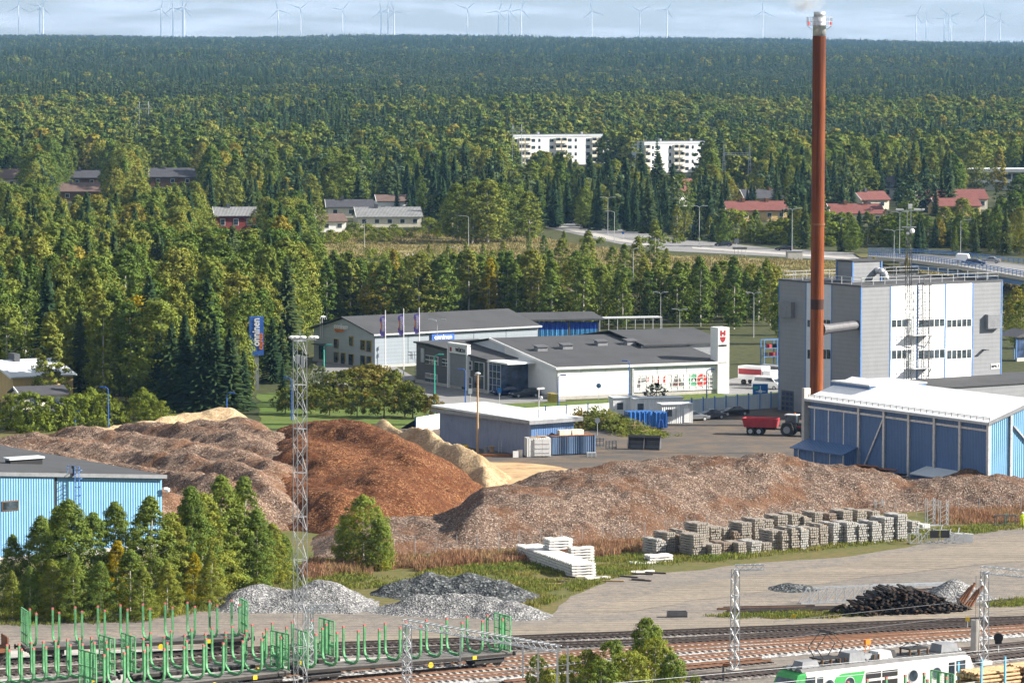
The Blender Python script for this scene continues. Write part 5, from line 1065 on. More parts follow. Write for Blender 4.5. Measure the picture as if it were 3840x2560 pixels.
g1, gb, gh = catmast(935, 1590, 1432, 322, 'catenary gantry leg with a long truss beam over the green wagons', None); boom(g1, (-.2, .2, gh-.2), (12.2, -13.5, gh-.2), .55, .55, 26)
g1b = [obj('drop_post', MB().bar((x, y, gh-.1), (x, y, 4.6), .14).bar((x, y, 5.2), (x-1.6, y+.3, 5.9), .05), 'galv', g1) for x, y in ((4.4, -4.9), (9.4, -10.4), (10.6, -11.7))]
for x in (12.1, 12.9): obj('leg', MB().bar((x, -13.5, 0), (x, -13.5, gh+.3), .16), 'galv', g1)
m4 = PS(3688, 2491); g4, gb4, gh4 = catmast(3688/K, 2491/K, 2140/K, m4.y, 'catenary mast at the right with a concrete disc weight', None); boom(g4, (-.2, .2, gh4-.2), (9, -7, gh4-.2), .6, .6, 16)
obj('balance_weight', MB().tube((-.75, -.1, 1.3), (-.75, -.1, 4.0), .42, n=14), 'concrete', g4); ct = MB().bar((-.75, -.1, 4.0), (-.75, -.1, gh4-.4), .03).bar((0, 0, 5.6), (2.6, -1.5, 6.1), .05).bar((.2, 0, 5.0), (2.2, -1.2, 6.0), .04); obj('cantilever', ct, 'steel_dark', g4)
wires = [((1560, 2560, 5.5), (4100, 2250, 5.5)), ((2300, 2560, 5.6), (4100, 2402, 5.6)), ((2700, 2580, 5.6), (4100, 2440, 5.6)), ((900, 2560, 5.6), (2500, 2400, 5.6)), ((2900, 2330, 5.6), (3650, 2250, 5.6))]
for i, (a, b) in enumerate(wires):
    o = obj('overhead_wire', MB().tube(PS(*a), PS(*b), .022, n=4), 'galv' if i in (1, 2) else 'wire'); tag(o, ['overhead wire passing above the far tracks', 'overhead wire crossing the locomotive roof', 'lowest overhead wire at the bottom right', 'overhead wire left of the centre gantry', 'overhead wire before the black sleeper pile'][i], 'wire')
sgp = PS(3743, 2462); sg = thing('rail_signal', 'black round headed rail signal at the right edge', 'signal', sgp); obj('post', MB().tube((0, 0, 0), (0, 0, 1.3), .06), 'grey_light', sg); obj('head', MB().tube((0, .15, 1.75), (0, -.15, 1.75), .42, n=12).b2(-.3, .3, -.14, .14, 1.2, 1.6), 'black', sg); obj('base', MB().b2(-.2, .2, -.2, .2, 0, .15), 'concrete', sg)
for (x, y, lab) in ((2976, 2352, 'yellow square marker beside the dirt road'), (3628, 2362, 'small yellow marker at the right switch')):
    p = PS(x, y); s_ = thing('track_marker', lab, 'marker', p); obj('post', MB().tube((0, 0, 0), (0, 0, .9), .03), 'grey_light', s_); obj('plate', MB().b2(-.2, .2, -.02, .02, .85, 1.25), 'yellow_paint', s_); obj('switch_box', MB().b2(-.7, -.2, -.2, .2, 0, .3), 'grey_dark', s_)
sp_ = PS(2712, 2555); s_ = thing('dark_post', 'dark post with a lamp head before the catenary mast', 'post', sp_); obj('post', MB().bar((0, 0, 0), (0, 0, 1.4), .18), 'steel_dark', s_); obj('lamp', MB().box((.25, 0, 1.5), (.6, .2, .22)), 'rust', s_)
# ------------------------------------------------------------ sleeper stacks
mat('conc_old', (.30, .27, .235), .9, 0, .2, 2, .2); mat('conc_grey', (.37, .36, .345), .9, 0, .15, 2, .2); mat('conc_new', (.66, .65, .63), .85, 0, .06, 2, .1); mat('conc_brown', (.24, .19, .155), .9, 0, .2, 2, .2)
def slp(m):
    mb = MB(); s = [(-1.3, .115, .20), (-.5, .115, .205), (-.15, .10, .15), (.15, .10, .15), (.5, .115, .205), (1.3, .115, .20)]
    V = [];
    for y, hw, hz in s: V += [(-hw, y, 0), (hw, y, 0), (hw*.82, y, hz), (-hw*.82, y, hz)]
    F = [(4*k+i, 4*k+(i+1) % 4, 4*k+4+(i+1) % 4, 4*k+4+i) for k in range(5) for i in range(4)]+[(3, 2, 1, 0), (20, 21, 22, 23)]
    return mb.add(V, F).mesh('sleeper', m)
SLP = {m: slp(m) for m in ('conc_old', 'conc_grey', 'conc_new', 'conc_brown')}
r3 = random.Random(11)
def stack(px, py, layers, cols, m, label, rz=R(33), group='concrete sleeper stacks'):
    p = W(px, py); t = thing('sleeper_stack', label, 'sleeper stack', p, rz+r3.uniform(-.04, .04), group)
    for l in range(layers):
        z = l*.272; dx = r3.uniform(-.04, .04); dy = r3.uniform(-.08, .08); n = cols if l < layers-1 else r3.choice([cols, cols, max(2, cols-2)])
        for yb in (-.75, .75):
            if l: 
                b = link('batten', BAT, t); b.location = (dx+cols*.135, yb+dy+1.3, z-.03)
        for c in range(n):
            o = link('sleeper', SLP[m], t); o.location = (c*.27+.14+dx+r3.uniform(-.012, .012), 1.3+dy+r3.uniform(-.05, .05), z)
    return t
BAT = MB().box((0, 0, 0), (1.4, .09, .06)).mesh('batten', 'wood')
Z8 = lambda x, y: ((2880+x/2.45)/K, (1920+y/2.45)/K)
Z7 = lambda x, y: ((1920+x/2.45)/K, (1920+y/2.45)/K)
front = [Z7(1322, 405)+(7, 5, 'conc_grey'), Z7(1425, 392)+(9, 4, 'conc_old'), Z7(1510, 385)+(8, 4, 'conc_brown'), Z7(1665, 415)+(9, 6, 'conc_old'), Z7(1835, 412)+(5, 5, 'conc_old'), Z7(1945, 392)+(5, 4, 'conc_brown'), Z7(2080, 392)+(5, 4, 'conc_old'), Z7(2200, 382)+(5, 5, 'conc_grey'), Z7(2310, 370)+(4, 4, 'conc_old'),
         Z8(40, 352)+(8, 5, 'conc_old'), Z8(130, 352)+(8, 4, 'conc_old'), Z8(215, 348)+(9, 4, 'conc_old'), Z8(300, 342)+(9, 4, 'conc_grey'), Z8(390, 325)+(8, 4, 'conc_old'), Z8(480, 312)+(9, 4, 'conc_old'), Z8(600, 302)+(9, 5, 'conc_grey'), Z8(725, 298)+(9, 5, 'conc_grey'), Z8(835, 292)+(8, 5, 'conc_grey'), Z8(955, 286)+(9, 5, 'conc_grey'), Z8(1070, 275)+(10, 5, 'conc_grey'), Z8(1190, 268)+(11, 5, 'conc_grey')]
back = [Z7(1560, 345)+(8, 4, 'conc_old'), Z7(1700, 330)+(10, 6, 'conc_old'), Z7(1830, 315)+(8, 5, 'conc_old'), Z7(1940, 300)+(7, 4, 'conc_old'), Z7(2040, 305)+(6, 4, 'conc_brown'), Z7(2110, 300)+(9, 5, 'conc_old'), Z7(2230, 285)+(10, 5, 'conc_old'), Z7(2330, 270)+(9, 4, 'conc_old'), Z8(90, 255)+(10, 5, 'conc_old'), Z8(220, 215)+(9, 5, 'conc_old'), Z8(330, 210)+(8, 4, 'conc_old'), Z8(430, 200)+(9, 4, 'conc_old'), Z8(560, 190)+(8, 4, 'conc_brown'), Z8(690, 185)+(9, 5, 'conc_old'), Z8(820, 175)+(9, 5, 'conc_old'), Z8(960, 165)+(8, 4, 'conc_old'), Z8(1320, 215)+(6, 4, 'conc_grey'), Z8(1420, 175)+(3, 4, 'conc_new')]
ords = ['first', 'second', 'third', 'fourth', 'fifth', 'sixth', 'seventh', 'eighth', 'ninth', 'tenth', 'eleventh', 'twelfth', 'thirteenth', 'fourteenth', 'fifteenth', 'sixteenth', 'seventeenth', 'eighteenth', 'nineteenth', 'twentieth', 'last']
tone = dict(conc_old='weathered beige', conc_grey='grey', conc_new='white', conc_brown='brownish')
for i, (x, y, l, c, m) in enumerate(front): stack(x, y, l, c, m, '%s concrete sleeper stack, %s from the left in the front row' % (tone[m], ords[i]))
for i, (x, y, l, c, m) in enumerate(back): stack(x, y, l, c, m, '%s concrete sleeper stack, %s from the left in the rear row' % (tone[m], ords[i]))
def row_stack(px, py, layers, n, label, rz, m='conc_new', z=0):
    p = W(px, py); t = thing('sleeper_stack', label, 'sleeper stack', (p.x, p.y, z), rz, 'white sleeper stacks')
    for l in range(layers):
        for c in range(n):
            o = link('sleeper', SLP[m], t); o.location = (1.3+r3.uniform(-.04, .04), c*.29+.14, l*.29); o.rotation_euler = (0, 0, math.pi/2)
        for xb in (.5, 2.1):
            if l: b = link('batten', BAT, t); b.location = (xb, n*.145, l*.29-.04); b.rotation_euler = (0, 0, math.pi/2); b.scale = (n*.29/1.4, 1, 1)
    return t
row_stack(*Z7(555, 597), 5, 58, 'long row of new white sleepers stacked five high', R(20))
q = Z7(345, 470); row_stack(q[0], q[1], 4, 7, 'white sleeper pile standing on the long white row', R(20), z=1.45)
q = Z7(545, 440); row_stack(*Z7(545, 470), 6, 4, 'narrow white sleeper pile behind the long white row', R(20))
row_stack(*Z7(1272, 468), 3, 6, 'small white sleeper pile before the beige stacks', R(20)); row_stack(*Z7(1120, 482), 1, 5, 'single layer of white sleepers on the grass', R(20)); row_stack(*Z7(1100, 560), 1, 2, 'pair of white sleepers lying by the dirt road', R(20)); row_stack(*Z7(690, 618), 1, 3, 'white sleepers lying in front of the long row', R(20))
for i, (x, y, a) in enumerate(((1080, 510, .3), (880, 552, -.1), (1070, 600, -.5), (1160, 625, -.4), (1190, 632, -.5), (930, 640, -.1), (770, 545, 0.2), (1200, 575, -.3), (1320, 565, -.3), (500, 620, -.9), (520, 640, .4), (350, 668, .1), (540, 600, -.7))):
    p = W(*Z7(x, y)); o = obj('timber', MB().box((0, 0, .1), (2.2 if i % 3 else 1.4, .22, .18), a), 'rail_dark' if i not in (11, 5) else 'wood'); o.location = p; tag(o, 'dark timber offcut lying in the weeds beside the white sleepers', 'timber', 'timbers in the weeds')
# black heap of old wooden sleepers
p = W(2070, 1408); hp_ = thing('old_sleeper_pile', 'big black heap of old wooden sleepers', 'timber pile', p, R(15)); mat('creosote', (.028, .022, .019), .85, 0, .3, 3, 0); mat('creosote_brown', (.06, .038, .028), .85, 0, .3, 3, 0)
OLD = [MB().box((0, 0, 0), (.24, 2.6, .17)).mesh('old_sleeper', m) for m in ('creosote', 'creosote', 'creosote_brown')]
r4 = random.Random(3); cnt = 0
for l in range(13):
    z = .1+l*.2; half = 5.4*(1-(l/13.5)**1.7)
    k = -half
    while k < half and cnt < 290:
        for row_ in ((0,) if r4.random() < .75 else (0, 1)):
            o = link('old_sleeper', r4.choice(OLD), hp_); o.location = (k+r4.uniform(-.1, .1), r4.uniform(-.5, .5)+l*.09+row_*1.3, z+r4.uniform(-.05, .05)); o.rotation_euler = (r4.uniform(-.1, .1), r4.uniform(-.25, .25), r4.uniform(-.25, .25)); cnt += 1
        k += .4
for i in range(16):
    o = link('old_sleeper', OLD[0], hp_); s = r4.choice((-1, 1)); o.location = (s*r4.uniform(5.0, 6.8), r4.uniform(-.4, .8), r4.uniform(.1, .8)); o.rotation_euler = (r4.uniform(-.5, .5), 0, r4.uniform(-1.2, 1.2))
for i in range(6):
    q = W(2200+i*6, 1385+i*2); 
    o = obj('rusty_beam', MB().bar((0, 0, .1), (1.2, .5, 1.5+.3*(i % 3)), .3, .12), 'rust'); o.location = q; tag(o, 'rusty leaning plank right of the black sleeper heap', 'plank', 'rusty planks by the sleeper heap')
# rails lying in a bundle
p = W(1660, 1412); rb_ = thing('rail_bundle', 'bundle of long dark rails lying left of the black heap', 'rail bundle', p, R(9))
for i in range(16):
    l = r4.uniform(7, 11.5); x0 = r4.uniform(0, 2.5); obj('rail', MB().bar((x0, i*.24, .12+.18*(i % 3 == 1)), (x0+l, i*.24+r4.uniform(-.3, .3), .12+.18*(i % 3 == 1)), .12, .17), r4.choice(['rail_dark', 'rail_brown', 'rail_dark']), rb_)
p = W(1555, 1417); o = thing('steel_tray', 'dark steel trough lying on the gravel', 'trough', p, R(5)); obj('body', MB().b2(-.9, .9, -.35, .35, .05, .2).b2(-.9, .9, -.4, -.33, .2, .6).b2(-.9, .9, .33, .4, .2, .6).b2(-.95, -.9, -.4, .4, .05, .6).b2(.9, .95, -.4, .4, .05, .6), 'steel_dark', o)
# galvanised truss lying behind, and bundle of beams
p = W(1840, 1388); tr = thing('steel_truss', 'galvanised truss girder lying left of the black heap', 'truss', p, R(14)); n = 8
for s in (0, 1): obj('chord', MB().bar((0, s*.8, .12), (7.2, s*.8, .12), .12).bar((1.5, s*.8, 1.5), (7.2, s*.8, 1.6), .1), 'galv', tr)
mb = MB()
for i in range(n): x = 7.2*i/n; mb.bar((x, 0, .12), (x+.9, 0, 1.5 if i else .9), .1).bar((x+.9, 0, 1.5), (x+.9, 0, .12), .1).bar((x, .8, .12), (x+.9, .8, 1.5), .08)
obj('web', mb, 'galv', tr)
p = W(1998, 1360); bmz = thing('beam_bundle', 'bundle of long galvanised beams behind the black heap', 'beams', p, R(12))
for i in range(5): obj('beam', MB().bar((i*.2, i*.3, .5+.12*(i % 2)), (8.5+i*.1, i*.3, .5+.12*(i % 2)), .2, .16), 'galv', bmz)
obj('bearer', MB().b2(1, 1.25, -.2, 1.6, 0, .42).b2(7, 7.25, -.2, 1.6, 0, .42), 'rust', bmz)
# galvanised frames by the stacks
p = W(2090, 1250); fr_ = thing('steel_frame_parts', 'jumble of galvanised signal frames beside the last sleeper stack', 'steel frames', p, R(8)); r5 = random.Random(8)
for k in range(6):
    x = k*.95; mb = MB(); h = r5.uniform(1.0, 1.8)
    for a, b in (((x, 0, .1), (x+1.3, 0, .1)), ((x, 0, .1), (x, 0, h)), ((x+1.3, 0, .1), (x+1.3, 0, h)), ((x, 0, h), (x+1.3, 0, h)), ((x, 1, .1), (x, 1, h)), ((x, 0, h), (x, 1, h)), ((x, 0, .1), (x+1.3, 0, h)), ((x+.6, 0, h), (x+.9, .6, h+.5))): mb.bar(a, b, .08)
    obj('frame', mb, 'galv', fr_)
obj('signal_board', MB().b2(2.2, 3.2, -.12, -.05, .7, 1.5).b2(3.4, 4.4, -.12, -.05, .7, 1.5), 'black', fr_)
p = W(2180, 1245)
for i in range(3): o = obj('insulation_block', MB().box((i*1.05, 0, .5), (1.0, .3, .95), 0, .25 if i == 0 else .05), 'white_paint'); o.location = p; tag(o, ['white tilted insulation block beside the steel frames', 'white middle insulation block beside the steel frames', 'white rightmost insulation block beside the steel frames'][i], 'panel')
for i, (px, py, n, h) in enumerate(((2130, 1205, 3, 3.0), (2160, 1208, 3, 2.9), (2012, 1178, 2, 1.6))):
    t = thing('lattice_section', ['upright lattice mast section behind the last stacks', 'upright lattice mast section right of its twin', 'short lattice section behind the middle stacks'][i], 'steel section', W(px, py), R(10)); mb = MB()
    for x in (0, .9):
        for y in (0, .8): mb.bar((x, y, 0), (x, y, h), .08)
    for z in np.arange(0, h-.4, .5): mb.bar((0, 0, z), (.9, 0, z+.5), .05).bar((.9, 0, z), (.9, .8, z+.5), .05)
    mb.bar((0, 0, .1), (-2.2, -.3, .1), .1).bar((0, .8, .1), (-2.2, .5, .1), .1) if i < 2 else None; obj('lattice', mb, 'galv', t)
# wire fence along the long heap
fpx = np.linspace(905, 2345, 31); fline = lambda x: np.interp(x, [690, 1470, 1900, 2352], [1300, 1243, 1196, 1180]); fe = thing('wire_fence', 'thin wire mesh fence along the foot of the long bark ridge', 'fence', (0, 0, 0)); pp = []
for i, x in enumerate(fpx):
    p = W(x, float(fline(x))); pp.append(p); obj('post', MB().tube(p, p+Vector((0, 0, 2.1)), .035, n=5), 'galv', fe)
mb = MB()
for a, b in zip(pp[:-1], pp[1:]):
    for z in (.1, .7, 1.3, 1.9): mb.bar(a+Vector((0, 0, z)), b+Vector((0, 0, z)), .012)
obj('wires', mb, 'wire', fe)
# person in yellow at the right edge and the grey cage pallet
pp_ = W(2348.5, 1212); per = thing('person', 'person in bright yellow workwear standing at the right edge', 'person', pp_)
me = bpy.data.meshes.new('body'); vv = [(0, 0, .95), (0, 0, 1.15), (0, 0, 1.42), (0, 0, 1.55), (0, 0, 1.70), (-.2, 0, 1.42), (-.27, .03, 1.15), (-.25, -.1, .92), (.2, 0, 1.42), (.27, .03, 1.15), (.25, -.1, .92), (-.1, 0, .9), (-.12, 0, .5), (-.12, .02, .08), (-.12, -.14, .04), (.1, 0, .9), (.12, 0, .5), (.12, .02, .08), (.12, -.14, .04)]
ee = [(0, 1), (1, 2), (2, 3), (3, 4), (2, 5), (5, 6), (6, 7), (2, 8), (8, 9), (9, 10), (0, 11), (11, 12), (12, 13), (13, 14), (0, 15), (15, 16), (16, 17), (17, 18)]; me.from_pydata(vv, ee, [])
mat('hivis', (.62, .75, .03), .7, 0, .05); me.materials.append(MAT['hivis']); po = link('body', me, per); sk = po.modifiers.new('s', 'SKIN'); rad = [.15, .16, .17, .06, .10, .08, .06, .045, .08, .06, .045, .11, .085, .06, .05, .11, .085, .06, .05]
for i, v_ in enumerate(me.skin_vertices[0].data): v_.radius = (rad[i], rad[i]*.85); v_.use_root = (i == 0)
po.modifiers.new('ss', 'SUBSURF').levels = 1
obj('helmet', MB().sphere((0, 0, 1.74), .125, 10, 6, (1, 1.1, .8)), 'white_paint', per)
p = W(2312, 1207); cg = thing('steel_cage', 'dark steel stillage cage near the person in yellow', 'cage', p, R(5)); mb = MB()
for x in (-1.2, 0, 1.2):
    for y in (0, 1.0): mb.bar((x, y, 0), (x, y, 1.1), .08)
for z in (.1, 1.1):
    for y in (0, 1): mb.bar((-1.2, y, z), (1.2, y, z), .08)
    for x in (-1.2, 1.2): mb.bar((x, 0, z), (x, 1, z), .08)
obj('frame', mb, 'steel_dark', cg); obj('jack', MB().bar((0, .3, .1), (0, .3, 1.4), .09), 'green_lamp', cg)
# dark logs by the shed
p = W(2020, 1128); lg = thing('log_heap', 'heap of dark weathered logs against the blue shed wall', 'log heap', p, R(-58))
for i in range(120):
    u = r4.uniform(-8, 11); hmax = 2.9*math.exp(-((u+1.5)/5.5)**2)+.4; z = r4.uniform(.1, hmax); l = r4.uniform(2, 4.5); a = r4.uniform(-.5, .5)
    obj('log', MB().tube((u-l/2*math.cos(a), 2.0-z*.5+r4.uniform(-1, 1)-l/2*math.sin(a), z), (u+l/2*math.cos(a), 2.0-z*.5+r4.uniform(-1, 1)+l/2*math.sin(a), z+r4.uniform(-.3, .3)), r4.uniform(.07, .15), n=5), r4.choice(['creosote', 'creosote', 'creosote_brown', 'bark_dark', 'rust']), lg)
# ------------------------------------------------------------ vehicles
def car(label, p, rz, m, kind='sedan', z=0.0, group=None, name='parked_car', cat='car', scale=1.0):
    t = thing(name, label, cat, (p[0], p[1], z), rz, group); t.scale = (scale,)*3
    L, Wd = {'sedan': (4.6, 1.78), 'wagon': (4.7, 1.8), 'hatch': (4.2, 1.75), 'van': (5.2, 1.95)}[kind]; h = L/2
    if kind == 'van': low = [(-h, .35), (h-.15, .35), (h, .75), (h-.35, 1.15), (-h, 1.15)]; cab = [(-h+.02, 1.13), (h-.7, 1.13), (h-1.5, 1.98), (-h+.08, 2.02)]; gl = [(-h+.5, 1.25), (h-.95, 1.25), (h-1.6, 1.85), (-h+.5, 1.87)]
    else:
        low = [(-h+.05, .28), (h-.1, .28), (h, .55), (h-.08, .72), (h-1.1, .9), (-h+.15, .93), (-h, .7)]
        e = {'sedan': -h+.75, 'wagon': -h+.12, 'hatch': -h+.12}[kind]; e2 = {'sedan': -h+1.5, 'wagon': -h+.55, 'hatch': -h+.75}[kind]
        cab = [(e, .9), (h-1.25, .88), (h-2.15, 1.42), (e2, 1.44)]; gl = [(e+.25, .97), (h-1.45, .96), (h-2.2, 1.36), (e2+.08, 1.37)]
    obj('body', MB().extry(low, -Wd/2, Wd/2), m, t, bevel=.06)
    n = len(cab); vs = [(x, s*(Wd/2-(.08 if z_ < 1.2 else .26)), z_) for s in (-1, 1) for x, z_ in cab]
    obj('cabin', MB().add(vs, [(0, 1, 2, 3), (4, 5, 6, 7), (0, 1, 5, 4), (1, 2, 6, 5), (2, 3, 7, 6), (3, 0, 4, 7)]), m, t, bevel=.03)
    for s in (-1, 1):
        obj('side_glass', MB().add([(x, s*(Wd/2-(.07 if i < 2 else .235)), z_) for i, (x, z_) in enumerate(gl)], [(0, 1, 2, 3)]), 'window', t)
    def scr(a, b, s): # windscreens
        (x0, z0), (x1, z1) = a, b; dx = .02*s
        return MB().add([(x0+dx, -Wd/2+.2, z0+.06), (x0+dx, Wd/2-.2, z0+.06), (x1+dx, Wd/2-.36, z1-.06), (x1+dx, -Wd/2+.36, z1-.06)], [(0, 1, 2, 3)])
    obj('windscreen', scr(cab[1], cab[2], 1), 'window', t); obj('rear_glass', scr(cab[0], cab[3], -1), 'window', t)
    for x in (-h+.85, h-.9):
        for s in (-1, 1): w = obj('wheel', MB().tube((x, s*(Wd/2-.2), .32), (x, s*(Wd/2+.01), .32), .32, n=14), 'rubber', t); obj('rim', MB().tube((x, s*(Wd/2), .32), (x, s*(Wd/2+.03), .32), .2, n=10), 'grey_light', w)
    for s in (-1, 1): obj('headlight', MB().box((h-.06, s*.6, .66), (.12, .35, .14)), 'grey_light', t); obj('tail_light', MB().box((-h+.04, s*.68, .78), (.1, .28, .2)), 'red_paint', t)
    return t
A = lambda px, py: W(px, py)
car('dark blue car parked nearest the dark entrance block', A(1160, 908), R(200), 'car_blue', 'hatch'); car('black car parked behind the blue one at the entrance', A(1148, 900), R(200), 'car_black', 'hatch'); car('grey blue estate car at the white wall corner', A(1205, 912), R(205), 'car_dark', 'wagon')
car('silver estate car parked by the yard fence', A(1592, 966), R(-160+180), 'car_silver', 'wagon'); car('dark car beside the silver estate in the yard', A(1630, 962), R(25-180), 'car_dark', 'sedan'); car('black saloon parked along the pale fence panels', A(1684, 954), R(205), 'car_black', 'sedan')
car('white van with a red stripe beside the plant', A(1765, 893), R(-38), 'car_white', 'van', name='parked_van', cat='van'); car('grey van behind the white one', A(1782, 866), R(-38), 'car_silver', 'van', name='parked_van', cat='van')
vb = thing('box_truck', 'white and dark red box lorry parked left of the white van', 'truck', A(1740, 884), R(-38)); obj('box', MB().b2(-3, 1.6, -1.15, 1.15, .9, 3.0), 'car_white', vb); obj('cab', MB().b2(1.7, 3.2, -1.1, 1.1, .6, 2.5), 'car_white', vb, bevel=.1); obj('stripe', MB().b2(-2.9, 1.5, -1.17, -1.151, 1.7, 2.6), 'red_paint', vb)
for x in (-2, 2.3):
    for s in (-1, 1): obj('wheel', MB().tube((x, s*.85, .45), (x, s*1.12, .45), .45, n=12), 'rubber', vb)
car('black red tinted car on the main road by the kerb', A(1662, 566), R(170), 'car_dark', 'wagon', name='driving_car'); car('black car on the main road beside the grey cabinet', A(1801, 576), R(165), 'car_black', 'wagon', name='driving_car')
# tractor with red trailer
tp = W(1824, 1001); tr_ = thing('tractor', 'dark grey farm tractor with a glazed cab', 'tractor', tp, R(-22)); mat('tractor_grey', (.06, .065, .07), .35, .2, .05)
def wheel(par, x, y, r, w, hub='grey_mid'):
    wh = obj('wheel', MB().tube((x, y-w/2, r), (x, y+w/2, r), r, n=18), 'rubber', par); lug = MB()
    for i in range(18): a = i*math.pi/9; lug.box((x+r*math.cos(a), y, r+r*math.sin(a)), (.08, w*.9, .08), 0, -a)
    obj('tread', lug, 'rubber', wh); s = -1 if y < 0 else 1; obj('rim', MB().tube((x, y+s*w*.5, r), (x, y+s*(w*.5+.02), r), r*.55, n=12), hub, wh)
obj('hood', MB().extry([(.5, 1.0), (2.6, 1.0), (2.7, 1.4), (2.4, 1.75), (.5, 1.95)], -.42, .42), 'tractor_grey', tr_, bevel=.06); obj('chassis', MB().b2(-1.2, 2.5, -.35, .35, .65, 1.05), 'black', tr_)
obj('cab_base', MB().b2(-1.1, .5, -.75, .75, 1.05, 1.65), 'tractor_grey', tr_); cb = MB()
for x, y in ((-1.05, -.72), (-1.05, .72), (.45, -.72), (.45, .72)): cb.bar((x, y, 1.6), (x*.9, y*.92, 2.85), .09)
obj('cab_frame', cb, 'black', tr_); obj('cab_glass', MB().b2(-.98, .4, -.68, .68, 1.66, 2.8), 'window', tr_); obj('cab_roof', MB().b2(-1.2, .6, -.8, .8, 2.85, 3.02), 'grey_light', tr_, bevel=.05); obj('beacon', MB().tube((0, .3, 3.02), (0, .3, 3.2), .1), 'orange_paint', tr_)
for s in (-1, 1): wheel(tr_, -.7, s*.95, .92, .55); wheel(tr_, 1.9, s*.9, .66, .45); obj('mudguard', MB().extry([(-1.5, 1.5), (-1.3, 1.85), (-.2, 1.9), (.1, 1.6), (-.2, 1.8), (-1.3, 1.75)], s*.95-.28, s*.95+.28), 'black', tr_)
obj('loader_arm', MB().bar((.6, .6, 1.4), (3.0, .6, 1.3), .14).bar((.6, -.6, 1.4), (3.0, -.6, 1.3), .14).bar((3.0, -.6, 1.3), (3.2, -.6, .5), .12).bar((3.0, .6, 1.3), (3.2, .6, .5), .12).b2(3.1, 3.25, -.9, .9, .3, .7), 'red_paint', tr_)
q = Vector((-4.7, 0, 0)); q.rotate(Matrix.Rotation(R(-22), 3, 'Z')); tl_ = thing('tipping_trailer', 'red tipping trailer hitched behind the tractor', 'trailer', tp+q, R(-16))
obj('tub', MB().add([(-2.3, -1.05, 1.1), (2.1, -1.05, 1.1), (2.1, 1.05, 1.1), (-2.3, 1.05, 1.1), (-2.6, -1.25, 2.35), (2.3, -1.25, 2.35), (2.3, 1.25, 2.35), (-2.6, 1.25, 2.35), (-2.5, -1.17, 2.35), (2.2, -1.17, 2.35), (2.2, 1.17, 2.35), (-2.5, 1.17, 2.35), (-2.2, -1, 1.2), (2.0, -1, 1.2), (2, 1, 1.2), (-2.2, 1, 1.2)], [(0, 1, 2, 3), (0, 1, 5, 4), (1, 2, 6, 5), (2, 3, 7, 6), (3, 0, 4, 7), (4, 5, 9, 8), (5, 6, 10, 9), (6, 7, 11, 10), (7, 4, 8, 11), (8, 9, 13, 12), (9, 10, 14, 13), (10, 11, 15, 14), (11, 8, 12, 15), (12, 13, 14, 15)]), 'red_paint', tl_)
obj('rib', MB().b2(-.05, .05, -1.2, -1.1, 1.1, 2.3), 'red_paint', tl_); obj('chassis', MB().b2(-2.1, 2.0, -.5, .5, .75, 1.08).bar((2.0, 0, .85), (3.7, .1, .7), .16), 'black', tl_)
for x in (-1.4, -.2):
    for s in (-1, 1): wheel(tl_, x, s*.9, .55, .45, 'grey_light')
# loader bucket, forks, containers, cabins
bk = thing('loader_bucket', 'large dark steel loader bucket standing on the yard', 'bucket', W(1440, 1033), R(-12)); prof = [(0, .05), (1.6, .05), (1.65, .15), (.5, .2), (.2, .6), (.25, 1.2), (.7, 1.65), (.65, 1.75), (.1, 1.35), (0, .6)]
obj('shell', MB().extr([(1.7-a, b) for a, b in prof], 0, 4.4), 'steel_dark', bk)
for x in (0, 2.18, 4.35): obj('side_plate', MB().extr([(1.7, .05), (.05, .05), (.3, .9), (1.0, 1.7), (1.6, 1.35)], x, x+.05), 'steel_dark', bk)
obj('toothed_rim', MB().b2(0, 4.4, 1.0, 1.06, 1.65, 1.95), 'steel_dark', bk)
for i, (px, py) in enumerate(((1392, 1032), (1363, 1026))):
    fk = thing('pallet_fork', ['dark pallet fork carriage nearer the bucket', 'dark pallet fork carriage nearer the containers'][i], 'pallet fork', W(px, py), R(15)); mb = MB()
    for z in (.25, .8, 1.05): mb.bar((0, 0, z), (1.4, 0, z), .12)
    for x in (0, .45, .9, 1.4): mb.bar((x, 0, 0.05), (x, 0, 1.2), .12)
    obj('carriage', mb, 'steel_dark', fk)
    for x in (.3, 1.0): obj('tine', MB().bar((x, 0, .06), (x-.2, -1.2, .04), .14, .06), 'steel_dark', fk)
pl = thing('pallet_stack', 'small stack of pallets beside the blue sea container', 'pallets', W(1358, 1049), R(10))
for i in range(4): obj('pallet', MB().b2(-.6, .6, -.4, .4, i*.15, i*.15+.03).b2(-.6, .6, -.4, .4, i*.15+.11, i*.15+.14).b2(-.6, -.5, -.4, .4, i*.15+.03, i*.15+.11).b2(.5, .6, -.4, .4, i*.15+.03, i*.15+.11).b2(-.05, .05, -.4, .4, i*.15+.03, i*.15+.11), 'grey_light', pl)
wc = thing('white_container', 'short white container with closed doors beside the yard store', 'container', W(1210, 1051), R(8)); obj('body', MB().b2(0, 3.2, 0, 2.4, .12, 2.55), 'sea_white', wc)
for i in range(2):
    dd_ = obj('door', MB().b2(1.0+i*1.05, 2.02+i*1.05, -.06, .0, .25, 2.45), 'white_paint', wc)
    for k in range(3): obj('door_bar', MB().b2(1.05+i*1.05, 1.97+i*1.05, -.09, -.06, .6+.6*k, .66+.6*k), 'grey_light', dd_)
obj('roof_clutter', MB().b2(.6, 1.8, .5, 1.5, 2.56, 2.65).b2(1.6, 2.9, .9, 1.9, 2.66, 2.72).b2(1.3, 1.4, .6, .7, 2.6, 3.3), 'wood', wc)
bc = thing('blue_container', 'blue corrugated sea container with a rusty roof', 'container', W(1268, 1047), R(20)); rib = MB().b2(0, 6.06, .08, 2.4, .15, 2.58)
obj('body', rib, 'sea_blue', bc); 
